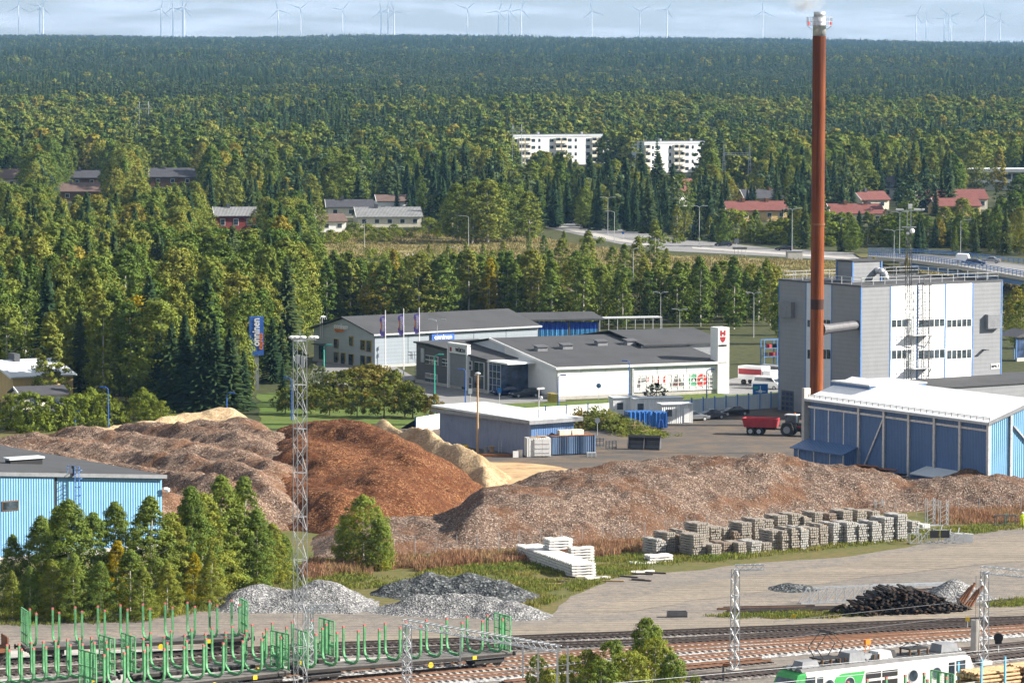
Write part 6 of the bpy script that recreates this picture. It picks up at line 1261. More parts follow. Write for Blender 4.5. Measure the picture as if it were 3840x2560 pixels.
for i in range(24): obj('rib', MB().b2(.1+i*.25, .22+i*.25, 0, .09, .2, 2.5), 'sea_blue', bc)
obj('roof', MB().b2(-.02, 6.08, -.03, 2.43, 2.585, 2.64), 'rust', bc)
for x in (0, 6.0): obj('corner_post', MB().b2(x-.02, x+.1, -.04, .1, 0, 2.62), 'sea_blue', bc)
for i, x in enumerate((1.3, 3.1)): o = obj('foam_block', MB().b2(x, x+1.6, .6, 1.7, 2.65, 3.3), 'cream', bc.parent); o.location = bc.location; o.rotation_euler = bc.rotation_euler; tag(o, ['left cream block lying on the blue container', 'right cream block lying on the blue container'][i], 'block')
sk_ = thing('blue_skip', 'bright blue roll off skip container with a lift hook', 'container', W(1503, 987), R(14)); obj('body', MB().b2(-3.8, 0, .1, 2.4, .25, 2.6).b2(0, 1.9, 0, 2.4, .25, 2.45), 'skip_blue', sk_)
for i in range(5): obj('rib', MB().b2(-3.6+i*.7, -3.45+i*.7, .02, .1, .3, 2.5), 'skip_blue', sk_)
for i in range(4): obj('rib', MB().b2(.15+i*.5, .27+i*.5, -.08, 0, .3, 2.4), 'skip_blue', sk_)
obj('hook_frame', MB().bar((.6, -.12, .3), (.75, -.12, 1.4), .12).bar((1.3, -.12, .3), (1.15, -.12, 1.4), .12).bar((.75, -.12, 1.4), (1.15, -.12, 1.4), .12), 'blue_lamp', sk_)
for i, (px, py, L_, lab) in enumerate(((1408, 958, 4.0, 'pale cabin with a small window left of the blue skip'), (1455, 960, 7.5, 'long pale cabin behind the blue skip'), (1520, 974, 4.6, 'grey blue cabin at the right end of the cabin group'))):
    cb_ = thing('site_cabin', lab, 'cabin', W(px, py), R(14)); obj('wall', MB().b2(0, L_, 0, 2.5, .1, 2.75), 'box_white' if i < 2 else 'sea_white', cb_); obj('roof', MB().b2(-.1, L_+.1, -.15, 2.6, 2.76, 2.9), 'roof_light', cb_); obj('window', MB().b2(.6, 1.5, -.04, 0, 1.1, 2.1), 'window', cb_); obj('door', MB().b2(L_-1.3, L_-.5, -.04, 0, .15, 2.2), 'white_paint', cb_)
# pale panel fence with blue posts
ff = [W(1562, 952), W(1690, 938), W(1790, 930), W(1800, 929)]; fen = thing('panel_fence', 'pale panel fence with blue posts behind the parked cars', 'fence', (0, 0, 0)); mat('panel_pale', (.52, .60, .66), .6, 0, .06, .5, .15)
a, b = W(1562, 955), W(1796, 936); n = 9
for i in range(n+1):
    p = a.lerp(b, i/n); obj('post', MB().bar(p, p+Vector((0, 0, 2.55)), .22), 'blue_trim', fen)
    if i < n: q = a.lerp(b, (i+1)/n); obj('panel', MB().bar(p.lerp(q, .06)+Vector((0, 0, 1.2)), p.lerp(q, .94)+Vector((0, 0, 1.2)), .06, 2.2), 'panel_pale', fen)
fe2 = thing('panel_fence', 'pale panel fence behind the branches and the yard store', 'fence', (0, 0, 0)); pts = [W(955, 995), W(1010, 985), W(1300, 966), W(1400, 960)]
for a, b in zip(pts[:-1], pts[1:]):
    n = max(2, int((b-a).length/3.2))
    for i in range(n): p, q = a.lerp(b, i/n), a.lerp(b, (i+1)/n); obj('panel', MB().bar(p.lerp(q, .03)+Vector((0, 0, 1.15)), p.lerp(q, .97)+Vector((0, 0, 1.15)), .06, 2.1), 'white_paint', fe2); obj('post', MB().bar(p, p+Vector((0, 0, 2.4)), .18), 'blue_trim', fe2)
# heap of cut branches
def brush():
    rg = np.random.default_rng(12); a, b = W(1330, 975), W(1500, 1002); P, N = [], []
    for i in range(420):
        u = rg.uniform(0, 1); c = np.array(a.lerp(b, u)); h = 3.4*math.sin(math.pi*min(1, .25+.75*u))**.8*(1-.55*u); off = rg.normal(0, 1.5, 2); z = h*rg.uniform(.2, 1)*math.exp(-(off[0]**2+off[1]**2)/9)
        cc = np.array((c[0]+off[0], c[1]+off[1]*1.1, z+.1)); p = cc+rg.normal(0, .38, (22, 3))*np.array((1.2, 1.2, .6)); p[:, 2] = np.maximum(p[:, 2], .05); P.append(p); N.append(np.tile(np.array((0.2, -.4, .6)), (22, 1)))
    v, f = cards(np.concatenate(P), .32, np.concatenate(N)*.5); t = thing('branch_heap', 'long heap of cut leafy branches beside the blue skip', 'branch heap', (0, 0, 0))
    link('foliage', npmesh('brush', v, f, 'leaf_rowan'), t); mb = MB()
    for i in range(70):
        u = rg.uniform(0, 1); c = a.lerp(b, u); d = Vector((rg.normal(), rg.normal()*.6, rg.uniform(-.1, .6))).normalized()*rg.uniform(.8, 2.0); p = c+Vector((rg.normal()*1.3, rg.normal()*1.3, rg.uniform(.4, 2.2)*(1-.5*u))); mb.tube(p-d*.5, p+d*.5, .035, n=4)
    obj('branches', mb, 'wood', t)
brush()
# clutter along the yard store
cl = [('cable_drum', 'wooden cable drum by the yard store wall', 'drum', (1130, 1038), lambda m: m.tube((0, 0, 0), (0, 0, .08), .5).tube((0, 0, .08), (0, 0, .7), .3).tube((0, 0, .7), (0, 0, .78), .5), 'wood'), ('steel_drum', 'grey steel drum by the yard store wall', 'drum', (1116, 1040), lambda m: m.tube((0, 0, 0), (0, 0, .9), .3), 'grey_mid'), ('plank_pile', 'pile of red brown planks at the sawdust edge', 'planks', (1080, 1048), lambda m: [m.box((i*.3, i*.1, .1+.1*(i % 3)), (3.0, .2, .08), -.05*i) for i in range(6)], 'rust'), ('barrier', 'yellow and red work barrier by the sawdust edge', 'barrier', (1064, 1038), lambda m: m.bar((-.6, 0, 0), (-.6, 0, 1), .08).bar((.6, 0, 0), (.6, 0, 1), .08).b2(-.7, .7, -.04, .04, .7, .95).b2(-.8, .8, -.2, .2, 0, .12), 'yellow_paint'), ('steel_beam', 'long rusty beam before the yard store', 'beam', (1125, 1050), lambda m: m.bar((-2.5, 0, .2), (2.8, .4, .2), .25, .35), 'rust'), ('leaning_ladder', 'grey ladder frame leaning on the yard store', 'ladder', (1145, 1040), lambda m: [m.bar((x, 0, 0), (x, .5, 1.6), .05) for x in (0, .4)]+[m.bar((0, .1*k, .3*k), (.4, .1*k, .3*k), .04) for k in range(1, 5)], 'grey_light'), ('sign_board', 'white board leaning by the white container', 'board', (1185, 1051), lambda m: m.box((0, 0, .45), (.8, .06, .9), .2), 'white_paint'), ('sign_board', 'beige board leaning by the white container', 'board', (1194, 1050), lambda m: m.box((0, 0, .5), (.7, .06, 1.0), -.1), 'cream'), ('scrap_heap', 'low mixed scrap heap left of the blue shed', 'scrap', (1830, 1082), lambda m: [m.box((random.uniform(-2, 2), random.uniform(-.6, .6), random.uniform(.1, .7)), (random.uniform(.4, 1.3), .4, .1), random.uniform(0, 3), random.uniform(-.7, .7)) for i in range(26)], 'brown'), ('white_crate', 'white flat crate beside the scrap heap', 'crate', (1848, 1083), lambda m: m.box((0, 0, .35), (.8, .8, .7)), 'panel_pale')]
for nm, lab, cat, pp2, fn, m in cl:
    mb = MB(); fn(mb); o = obj(nm, mb, m); o.location = W(*pp2); tag(o, lab, cat)
rs = [('round_sign', 'small round road sign behind the white container', (1372, 1000), 2.2), ('round_sign', 'round road sign on the grass before the white wall', (1375, 917), 2.2)]
for nm, lab, pp2, h in rs: t = thing(nm, lab, 'road sign', W(*pp2)); obj('post', MB().tube((0, 0, 0), (0, 0, h), .04), 'grey_light', t); obj('plate', MB().tube((0, -.05, h-.1), (0, -.09, h-.1), .38, n=14), 'grey_light' if 'behind' in lab else 'blue_trim', t)
t = thing('direction_sign', 'blue roundabout direction sign at the end of the panel fence', 'road sign', W(1746, 925)); 
for x in (-.8, .8): obj('post', MB().tube((x, 0, 0), (x, 0, 2.2), .05), 'grey_light', t)
s_ = obj('board', MB().b2(-1.15, 1.15, -.1, -.04, .9, 2.9), 'sign_blue', t) if 'sign_blue' in MAT else obj('board', MB().b2(-1.15, 1.15, -.1, -.04, .9, 2.9), mat('sign_blue', (.02, .16, .48), .5, 0, .03), t)
obj('arrows', MB().b2(-.06, .06, -.115, -.101, 1.1, 2.6).b2(-.7, .8, -.118, -.103, 1.7, 1.8).tube((0, -.1, 1.75), (0, -.12, 1.75), .28, n=12), 'white_paint', s_); obj('patch', MB().b2(-1.0, -.3, -.12, -.101, 2.1, 2.5), 'green_lamp', s_)
for i, (x, y) in enumerate(((1147, 928), (1080, 930))): t = thing('bus_sign', ['blue square parking sign at the drive', 'white slanted road sign at the drive'][i], 'road sign', W(x, y)); obj('post', MB().tube((0, 0, 0), (0, 0, 2.4), .04), 'grey_light', t); obj('plate', MB().b2(-.3, .3, -.06, -.03, 1.7, 2.5), ['sign_blue', 'white_paint'][i], t)
for i, (x, y) in enumerate(((1425, 945), (1433, 947))): o = obj('electric_cabinet', MB().box((0, 0, .7), (1.0, .8, 1.4)), 'gold'); o.location = W(x-160, y-22); tag(o, ['tall tan cabinet on the grass strip', 'lower tan cabinet on the grass strip'][i], 'cabinet')
# racks with red machines behind the van
rk2 = thing('storage_rack', 'blue steel storage rack with red machines right of the store', 'rack', W(1755, 838), R(25)); mb = MB()
for x in (0, 2.5, 5):
    for y in (0, 1.2): mb.bar((x, y, 0), (x, y, 4.2), .14)
for z in (1.4, 2.8, 4.2): mb.bar((0, 0, z), (5, 0, z), .1).bar((0, 1.2, z), (5, 1.2, z), .1)
obj('frame', mb, 'blue_trim', rk2)
for i in range(8): obj('machine', MB().box((.6+i*.6, .6, 1.75+1.4*(i % 2)), (.5, .8, .6), i*.3), 'red_paint' if i % 3 else 'black', rk2)
# ------------------------------------------------------------ flats, houses, bridge, lamps, pylons, turbines
def flats(label, px, py, deg, zt, L, D, pat, base=0.0):
    f = Fr(W(px, py, zt), deg); t = f.thing('apartment_block', label, 'apartment block'); fh = (zt-1.0)/4
    obj('wall', MB().b2(0, L, 0, D, 0, zt-.9), 'white_paint', t); obj('end_wall', MB().b2(-.06, 0.0, 0, D, 0, zt-.9), 'panel_pale', t); obj('cornice', MB().b2(-.15, L+.15, -.15, D+.15, zt-.88, zt), 'roof_light', t); obj('roof', MB().b2(.3, L-.3, .3, D-.3, zt+.01, zt+.1), 'roof_felt', t)  # end wall's shade is painted in as a bluish grey over the white
    for x in (L*.3, L*.75): obj('roof_vent', MB().b2(x, x+.9, D*.4, D*.5, zt+.1, zt+1.0), 'galv', t)
    n = len(pat); cw = L/n
    for fl in range(4):
        z = fl*fh+.9
        for i, k in enumerate(pat):
            if k == '.': continue
            x0 = i*cw; w = cw*(.85 if k == 'B' else .62 if k == 'w' else .34); x0 += (cw-w)/2
            if k == 'B':
                b = obj('balcony', MB().b2(x0, x0+w, -1.0, 0.05, z-.6, z-.45).b2(x0, x0+w, -1.05, -1.0, z-.6, z+.45).b2(x0-.06, x0, -1.0, 0, z-.6, z+1.7).b2(x0+w, x0+w+.06, -1.0, 0, z-.6, z+1.7), 'cream', t); obj('opening', MB().b2(x0+.08, x0+w-.08, -.05, -.01, z-.4, z+1.7), 'window', b)
            else: obj('window', MB().b2(x0, x0+w, -.07, -.01, z, z+1.35), 'window', t)
    c = f.pt(L/2, D/2); CIRC.append((c.x, c.y, L*.6)); return f
flats('long white four storey apartment block above the trees', 1176, 310, 21, 13.0, 45, 11, 'wBBws.wBBws.wBBw')
flats('shorter white apartment block with a shaded grey end wall', 1480, 326, 24, 12.6, 31, 12, 'Bsw.sBBws.wB')
o = thing('flat_canopy', 'long low white flat canopy in front of the shorter flats', 'canopy', W(1490, 395), R(8)); obj('roof', MB().b2(0, 24, 0, 5, 3.6, 4.1), 'white_paint', o)
for x in (1, 8, 16, 23): obj('post', MB().b2(x, x+.25, .2, .45, 0, 3.6), 'grey_light', o)
def house(label, px0, px1, pyb, h, rise, dep, deg, wall, roof, name='house', chim=1, wins=3, over=.5, cat='house'):
    "front wall bottom corners at photo columns px0, px1 (bottom row pyb)"
    a = W(px0, pyb); f = Fr(a, deg); L = f.fx(px1, pyb)[0]; t = f.thing(name, label, cat)
    obj('wall', MB().extr([(0, 0), (dep, 0), (dep, h), (dep/2, h+rise-.1), (0, h)], 0, L), wall, t)
    rf = obj('roof', MB().extr([(-over, h-.15), (dep/2, h+rise), (dep+over, h-.15), (dep+over, h+.05), (dep/2, h+rise+.2), (-over, h+.05)], -over, L+over), roof, t)
    obj('verge', MB().extr([(-over, h-.25), (dep/2, h+rise-.12), (dep/2, h+rise+.22), (-over, h+.08)], -over-.1, -over), 'white_paint', t)
    for i in range(chim): x = L*(.3+.4*i); obj('chimney', MB().b2(x, x+.9, dep*.42, dep*.58, h+rise*.6, h+rise+1.1), 'brown' if chim > 1 else 'grey_dark', rf)
    for i in range(wins):
        x = L*(i+.5)/wins; w_ = obj('window', MB().b2(x-.75, x+.75, -.06, 0, h*.35, h*.8), 'white_paint', t); obj('pane', MB().b2(x-.62, x+.62, -.09, -.05, h*.39, h*.76), 'window', w_)
    c = f.pt(L/2, dep/2); CIRC.append((c.x, c.y, max(L, dep)*.62)); return t
house('dark red wooden house with a grey sheet roof', 496, 588, 530, 4.2, 2.2, 8, 10, 'wall_red', 'roof_grey')
house('low brown roofed house with white gable left of the tiled villa', 735, 795, 533, 3.0, 1.8, 11, 14, 'white_paint', 'roof_brown', wins=2); house('grey tiled villa with a raised white middle', 822, 968, 522, 3.0, 2.4, 13, 8, 'cream', 'roof_grey', wins=5)
house('raised upper floor of the grey tiled villa', 868, 938, 510, 6.2, 1.6, 8, 8, 'white_paint', 'roof_brown', wins=3, chim=0); house('long dark roofed house behind the villa', 752, 860, 500, 3.2, 2.0, 9, 6, 'cream', 'roof_black', wins=3)
house('black roofed house among the left trees', 346, 447, 428, 3.4, 3.0, 10, 8, 'brown', 'roof_black'); house('brown roofed long house at the left', 130, 228, 462, 3.2, 2.6, 11, 6, 'brown', 'roof_brown', wins=2); house('blackish roofed house behind the brown roof', 160, 228, 430, 3.4, 2.4, 9, 6, 'brown', 'roof_black', wins=2); house('brown roofed house at the left edge of the trees', -30, 46, 434, 3.6, 3.2, 11, 5, 'cream', 'roof_brown', wins=2)
house('long red tiled row house at the right', 2114, 2268, 482, 3.4, 2.8, 12, 8, 'cream', 'roof_red', wins=7, chim=1); house('red tiled annex before the long row house', 2152, 2252, 496, 3.0, 2.2, 9, 12, 'wall_yellow', 'roof_red', wins=4, chim=0); house('red tiled row house just right of the chimney', 1912, 2030, 516, 3.2, 2.6, 12, 8, 'cream', 'roof_red', wins=4, chim=2); house('small red roofed house with yellow gable', 1980, 2042, 482, 3.2, 2.4, 10, 20, 'cream', 'roof_red', wins=2)
house('white house with a dark steep roof at the right', 1988, 2056, 456, 4.0, 3.4, 10, -12, 'white_paint', 'roof_black', wins=2); house('red tiled row house left of the chimney', 1672, 1808, 508, 3.2, 2.4, 12, 10, 'wall_yellow', 'roof_red', wins=5, chim=2); house('red roofed house with white gable by the road', 1563, 1602, 474, 4.2, 4.4, 9, 30, 'white_paint', 'roof_red', wins=1); house('dark roofed yellow house with two brick chimneys', 1712, 1800, 482, 3.6, 2.6, 10, 12, 'wall_yellow', 'roof_black', chim=2)
f = Fr(W(2218, 436), 4); t = f.thing('flat_roofed_school', 'long white flat roofed building at the right edge', 'building'); obj('wall', MB().b2(0, 30, 0, 12, 0, 6.4), 'white_paint', t); obj('roof', MB().b2(-.5, 30.5, -1.2, 12.5, 6.42, 7.6), 'roof_light', t)
for i in range(9): obj('window', MB().b2(.6+i*3.3, 3.4+i*3.3, -.07, 0, 3.9, 5.9), 'window', t)
obj('balcony_band', MB().b2(0, 30, -1.0, -.05, 2.4, 3.4), 'panel_pale', t); CIRC.append((f.pt(15, 6).x, f.pt(15, 6).y, 19))
# yellow house behind the left heap
house('pale yellow house with a light grey roof at the left', 30, 168, 930, 4.2, 1.8, 15, 30, 'wall_yellow', 'roof_light', wins=0); house('low dark roofed porch before the yellow house', 52, 152, 948, 2.6, .9, 5, 26, 'cream', 'roof_black', wins=2, chim=0); house('flat pale roofed outbuilding behind the yellow house', 60, 150, 868, 3.2, .6, 8, 18, 'white_paint', 'roof_light', wins=0)
fe3 = thing('board_fence', 'white board fence behind the yellow house', 'fence', (0, 0, 0)); a, b = W(40, 842), W(160, 840)
for i in range(18): p, q = a.lerp(b, i/18), a.lerp(b, (i+1)/18); obj('board', MB().bar(p.lerp(q, .02)+Vector((0, 0, 1)), p.lerp(q, .98)+Vector((0, 0, 1)), .06, 2.0), 'white_paint', fe3)
# ------------------------------------------------------------ road bridge
BZ = 4.6; br = thing('road_bridge', 'long road bridge with blue railings at the right', 'bridge', (0, 0, 0))
near = [W(1995, 588, 1.5), W(2090, 596, 3.6), W(2200, 610, BZ), W(2352, 636, BZ), W(2460, 655, BZ)]; far = [W(1995, 580, 1.5), W(2120, 584, 3.6), W(2200, 590, BZ), W(2352, 607, BZ), W(2460, 620, BZ)]
for a, b, c, e in zip(near[:-1], near[1:], far[:-1], far[1:]):
    obj('deck', MB().add([a, b, e, c, a-Vector((0, 0, .9)), b-Vector((0, 0, .9)), e-Vector((0, 0, .9)), c-Vector((0, 0, .9))], [(0, 1, 2, 3), (4, 5, 6, 7), (0, 1, 5, 4), (2, 3, 7, 6), (1, 2, 6, 5), (3, 0, 4, 7)]), 'road_asphalt', br)
    obj('edge_beam', MB().bar(a-Vector((0, 0, .35)), b-Vector((0, 0, .35)), .5, .8), 'concrete', br)
    obj('railing', railing(MB(), [a+Vector((0, -.1, .05)), b+Vector((0, -.1, .05))], 1.15, 2.4, .13, (1, .7, .4)), 'blue_trim', br); obj('railing', railing(MB(), [c+Vector((0, .1, .05)), e+Vector((0, .1, .05))], 1.1, 2.4, .12, (1, .7, .4)), 'blue_trim', br)
    obj('centre_line', MB().bar(a.lerp(c, .5)+Vector((0, 0, .02)), b.lerp(e, .5)+Vector((0, 0, .02)), .18, .02), 'white_paint', br)
for i in (2, 3): p = near[i].lerp(far[i], .35); obj('pier', MB().bar((p.x, p.y, 0), (p.x, p.y, BZ-.9), 1.0), 'concrete', br)
obj('abutment', MB().bar((near[1].x, near[1].y+3, 0), (near[1].x, near[1].y+3, 2.7), 4), 'concrete', br)
obj('girder', MB().bar(near[1]-Vector((0, -1.5, 1.4)), near[3]-Vector((0, -1.5, 1.4)), .4, 1.0).bar(near[3]-Vector((0, -1.5, 1.4)), near[4]-Vector((0, -1.5, 1.4)), .4, 1.0), 'blue_trim', br)
em = MB(); sheet('road_bank', [(1960, 583), (2100, 587), (2110, 605), (1990, 603)], .3, 'weeds')
def onb(u, v): i = min(3, int(u)); w = u-i; return near[i].lerp(near[i+1], w).lerp(far[i].lerp(far[i+1], w), v)
p = onb(2.28, .35); car('dark blue car on the bridge towing the white trailer', p, R(-15), 'car_blue', 'wagon', p.z+.03, name='driving_car'); p = onb(2.5, .75); car('silver car on the far lane of the bridge', p, R(165), 'car_silver', 'sedan', p.z+.03, name='driving_car')
p = onb(2.08, .4); t = thing('box_trailer', 'white rounded box trailer on the bridge', 'trailer', p, R(-15)); obj('box', MB().extry([(-1.5, .4), (1.4, .4), (1.5, 1.2), (1.2, 2.0), (-1.3, 2.1), (-1.5, 1.7)], -.9, .9), 'white_paint', t, bevel=.1)
for s in (-1, 1): obj('wheel', MB().tube((0, s*.8, .3), (0, s*.95, .3), .3), 'rubber', t)
o = thing('grey_cabinet', 'grey beige transformer cabinet beside the main road', 'cabinet', W(1824, 596), R(10)); obj('body', MB().b2(-1.9, 1.9, -1, 1, 0, 2.0), 'concrete', o); obj('lid', MB().b2(-2, 2, -1.1, 1.1, 2.01, 2.15), 'grey_mid', o)
# ------------------------------------------------------------ lamps, flags, poles, signs
def lamp(px, pt, pb, label, kind='single', m='galv', arm=2.0, r=.07, cat='street lamp', name='street_lamp'):
    b = W(px, pb); h = HT(px, pt, b); t = thing(name, label, cat, b); obj('pole', MB().tube((0, 0, 0), (0, 0, h), r*1.3, r*.8, 8), m, t)
    for s in {'single': (1,), 'left': (-1,), 'double': (-1, 1), 'top': (.25,)}[kind]:
        a_ = arm*s; obj('arm', MB().path([(0, 0, h-.05), (a_*.4, 0, h+.22), (a_, 0, h+.28)], r*.7, 6), m, t); obj('lamp_head', MB().box((a_+.25*(1 if s > 0 else -1), 0, h+.27), (.85, .3, .16)), 'grey_light' if m == 'galv' else m, t)
    return t
for a in ((822, 392, 436, 'street lamp with a long arm above the villa trees', 'single'), (896, 398, 467, 'tall street lamp standing behind the tiled villa', 'single'), (980, 408, 457, 'street lamp right of the villa garden', 'single'), (1064, 420, 468, 'street lamp behind the big birch clump', 'single'), (837, 510, 571, 'street lamp on the dry meadow below the villa', 'top'), (1076, 498, 566, 'curved street lamp before the big birch clump', 'left'), (1057, 571, 606, 'street lamp near the meadow path', 'left'), (1200, 414, 503, 'T shaped street lamp at the road junction', 'double'), (1396, 455, 542, 'double street lamp on the traffic island', 'double'), (1411, 487, 556, 'single street lamp right of the traffic island', 'left'), (1606, 475, 566, 'double street lamp beside the blue map board', 'double'), (1353, 534, 596, 'short street lamp among the young trees', 'top'), (1454, 573, 676, 'street lamp by the small road behind the birch row', 'top'), (1819, 481, 578, 'double street lamp left of the chimney', 'double'), (1771, 414, 456, 'street lamp before the dark roofed yellow house', 'left'), (2066, 489, 588, 'double street lamp by the bridge end', 'double'), (2053, 530, 630, 'twin globe lamp behind the plant roof', 'double'), (2206, 507, 594, 'street lamp on the bridge with a right arm', 'single'), (262, 392, 440, 'street lamp over the left wood', 'single'), (520, 343, 400, 'street lamp in the wood above the red house', 'single'), (685, 372, 420, 'street lamp in the wood left of the villa', 'single'), (760, 385, 430, 'street lamp between the birches above the villa', 'single'), (1745, 288, 360, 'lamp beside the flats', 'left')):
    lamp(*a, arm=1.6 if a[4] == 'double' else 2.0)
for a in ((1517, 674, 757, 'T shaped yard lamp behind the rack shelter', 'double'), (1561, 713, 760, 'short twin yard lamp behind the white store', 'double'), (1731, 675, 775, 'tall T shaped yard lamp left of the plant', 'double'), (1004, 738, 845, 'twin yard lamp behind the dark entrance block', 'double'), (2303, 862, 905, 'small lamp at the right car park', 'top')): lamp(*a, arm=.8, r=.06)
for a in ((248.6, 893, 985, 'bright blue lamp post behind the grey bark heap', 'left'), (521, 906, 968, 'bright blue lamp post behind the sawdust ridge', 'single'), (670, 872, 965, 'bright blue lamp post beside the lattice mast', 'left'), (173, 948, 985, 'short blue lamp post among the shrubs', 'single'), (1069, 852, 934, 'blue armed lamp post at the store drive', 'left'), (1445, 832, 925, 'blue lamp post before the white wall', 'left'), (1623, 852, 926, 'blue lamp post before the poster band', 'single'), (1282, 865, 938, 'blue lamp post at the white wall corner', 'single')): lamp(*a, m='blue_lamp', arm=.5, r=.08)
for a in ((744, 795, 846, 'turquoise lamp post before the grey gabled store', 'single'), (998, 818, 950, 'turquoise lamp post at the end of the lawn', 'single')): lamp(*a, m='green_lamp', arm=.7, r=.09)
b = W(1097, 1040); t = thing('wooden_pole', 'tall brown wooden pole with a lamp before the yard store', 'pole', b); h = HT(1097, 858, b); obj('pole', MB().tube((0, 0, 0), (0, 0, h), .16, .11, 8), 'wood', t); obj('lamp', MB().sphere((.0, -.1, h+.05), .3, 8, 5, (1.3, 1, .6)), 'grey_light', t)
mat('flag_violet', (.22, .16, .50), .8, 0, .2, 1.5, 0)
for i, (px, pt, pb) in enumerate(((885, 712, 862), (927, 708, 872), (963, 706, 860))):
    b = W(px, pb); h = HT(px, pt, b); t = thing('flagpole', ['left flagpole with a hanging violet flag', 'middle flagpole with a hanging violet flag', 'right flagpole with a hanging violet flag'][i], 'flagpole', b); obj('pole', MB().tube((0, 0, 0), (0, 0, h), .1, .05, 8), 'white_paint', t)
    V = []; n = 12
    for k in range(n+1):
        for w in range(5): u = w/4; V.append((-.04-u*(.75+.15*math.sin(k*.9)), .12*math.sin(u*6+k*.5), h-.9-k*.27-.25*u))
    fl_ = obj('flag', MB().add(V, [(k*5+w, k*5+w+1, k*5+w+6, k*5+w+5) for k in range(n) for w in range(4)]), 'flag_violet', t, True); letters('onninen', fl_, (-.42, -.2, h-2.4), 2.2, 'white_paint', (math.pi/2, -math.pi/2, 0)); letters('express', fl_, (-.7, -.22, h-2.6), 1.4, 'orange_paint', (math.pi/2, -math.pi/2, 0))
b = WY(589, 800, 620); b.z = 0; t = thing('pylon_sign', 'tall blue vertical lettering sign rising from the spruces', 'sign', b, R(8)); z1 = WY(589, 727, 620).z; z0 = WY(589, 815, 620).z; ww = 33*K/FPX*620/2
bd = obj('board', MB().b2(-ww, ww, -.3, .3, z0, z1), 'blue_lamp', t); obj('post', MB().b2(-.35, .35, -.2, .2, 0, z0), 'grey_mid', t); letters('onninen', bd, (-ww*.05, -.33, z0+(z1-z0)*.60), (z1-z0)*.72, 'white_paint', (math.pi/2, -math.pi/2, 0), height=ww*1.0); letters('express', bd, (ww*.55, -.33, z0+(z1-z0)*.36), (z1-z0)*.42, 'orange_paint', (math.pi/2, -math.pi/2, 0), height=ww*.7)
b = W(1588, 549); t = thing('map_billboard', 'blue map billboard beside the main road', 'billboard', b); obj('board', MB().b2(-2.3, 2.3, -.1, .1, 1.2, 3.9), 'sign_blue', t); obj('map_print', MB().b2(-1.9, .1, -.13, -.101, 1.4, 2.6), 'green_lamp', t); obj('map_print', MB().b2(-.3, .1, -.135, -.102, 2.7, 3.8).b2(.5, .65, -.135, -.102, 1.3, 3.8), 'panel_pale', t)
for x in (-1.8, 1.8): obj('post', MB().b2(x-.1, x+.1, 0, .2, 0, 1.2), 'grey_mid', t)
b = W(1348, 512); t = thing('place_sign', 'white place name board with a yellow warning sign below', 'road sign', b)
for x in (-1.1, 1.1): obj('post', MB().tube((x, 0, 0), (x, 0, 2.6), .06), 'grey_light', t)
obj('board', MB().b2(-1.25, 1.25, -.1, -.04, 2.2, 2.8), 'white_paint', t); obj('warning', MB().add([(-.45, -.1, 2.0), (.45, -.1, 2.0), (0, -.1, 1.2)], [(0, 1, 2)]).add([(-.45, -.08, 2.0), (.45, -.08, 2.0), (0, -.08, 1.2)], [(0, 1, 2)]), 'yellow_paint', t); obj('arrow_plate', MB().tube((-.1, -.05, .8), (-.1, -.1, .8), .35, n=12), 'sign_blue', t)
for i, (x, y, m) in enumerate(((1692, 572, 'grey_mid'), (1243, 502, 'green_lamp'), (1498, 568, 'sign_blue'), (1431, 552, 'sign_blue'))): t = thing('road_sign', ['grey backed road sign right of the dark car', 'green topped road sign at the junction', 'round blue sign at the island tip', 'round blue sign in the middle of the island'][i], 'road sign', W(x, y)); obj('post', MB().tube((0, 0, 0), (0, 0, 2.2), .05), 'grey_light', t); obj('plate', MB().b2(-.6, .6, -.1, -.05, 1.6, 2.7) if i < 2 else MB().tube((0, -.05, 2), (0, -.1, 2), .35, n=12), m, t)
t = thing('sign_rack', 'grey frame of small road signs beside the main road', 'road sign', W(1700, 594)); mb = MB()
for x in (-1.4, -.5, .4, 1.4): mb.tube((x, 0, 0), (x, 0, 3.0), .05)
obj('posts', mb, 'grey_light', t); obj('plates', MB().b2(-1.9, 1.7, -.08, -.03, 2.3, 2.9), 'grey_mid', t)
# plant light mast in front of the block
b = WY(2084, 900, 526); b.z = 0; h = WY(2084, 480, 526).z; t = thing('lamp_mast', 'thin dark lattice lamp mast in front of the power plant block', 'mast', b); lattice(t, h-2.6, .72, 30, R(20), .075, .03, 'steel_dark', .55)
obj('head', MB().bar((-1.7, 0, h-.2), (1.9, 0, h-.2), .1).bar((-.9, .3, h-2.4), (1.0, .3, h-2.4), .12).bar((.25, 0, h-2.6), (.25, 0, h+.3), .08).bar((-.25, 0, h-2.6), (-.25, 0, h-.2), .08), 'galv', t)
for x in (-1.5, -1.0, .9, 1.4, 1.8): obj('floodlight', MB().box((x, -.1, h-.05), (.5, .4, .18)), 'white_paint', t)
obj('camera_dome', MB().sphere((.4, -.2, h-2.9), .35, 8, 6).sphere((-.15, -.2, h-3.2), .22, 8, 6), 'white_paint', t); obj('top_box', MB().box((.15, 0, h+.35), (.5, .4, .6)), 'white_paint', t)
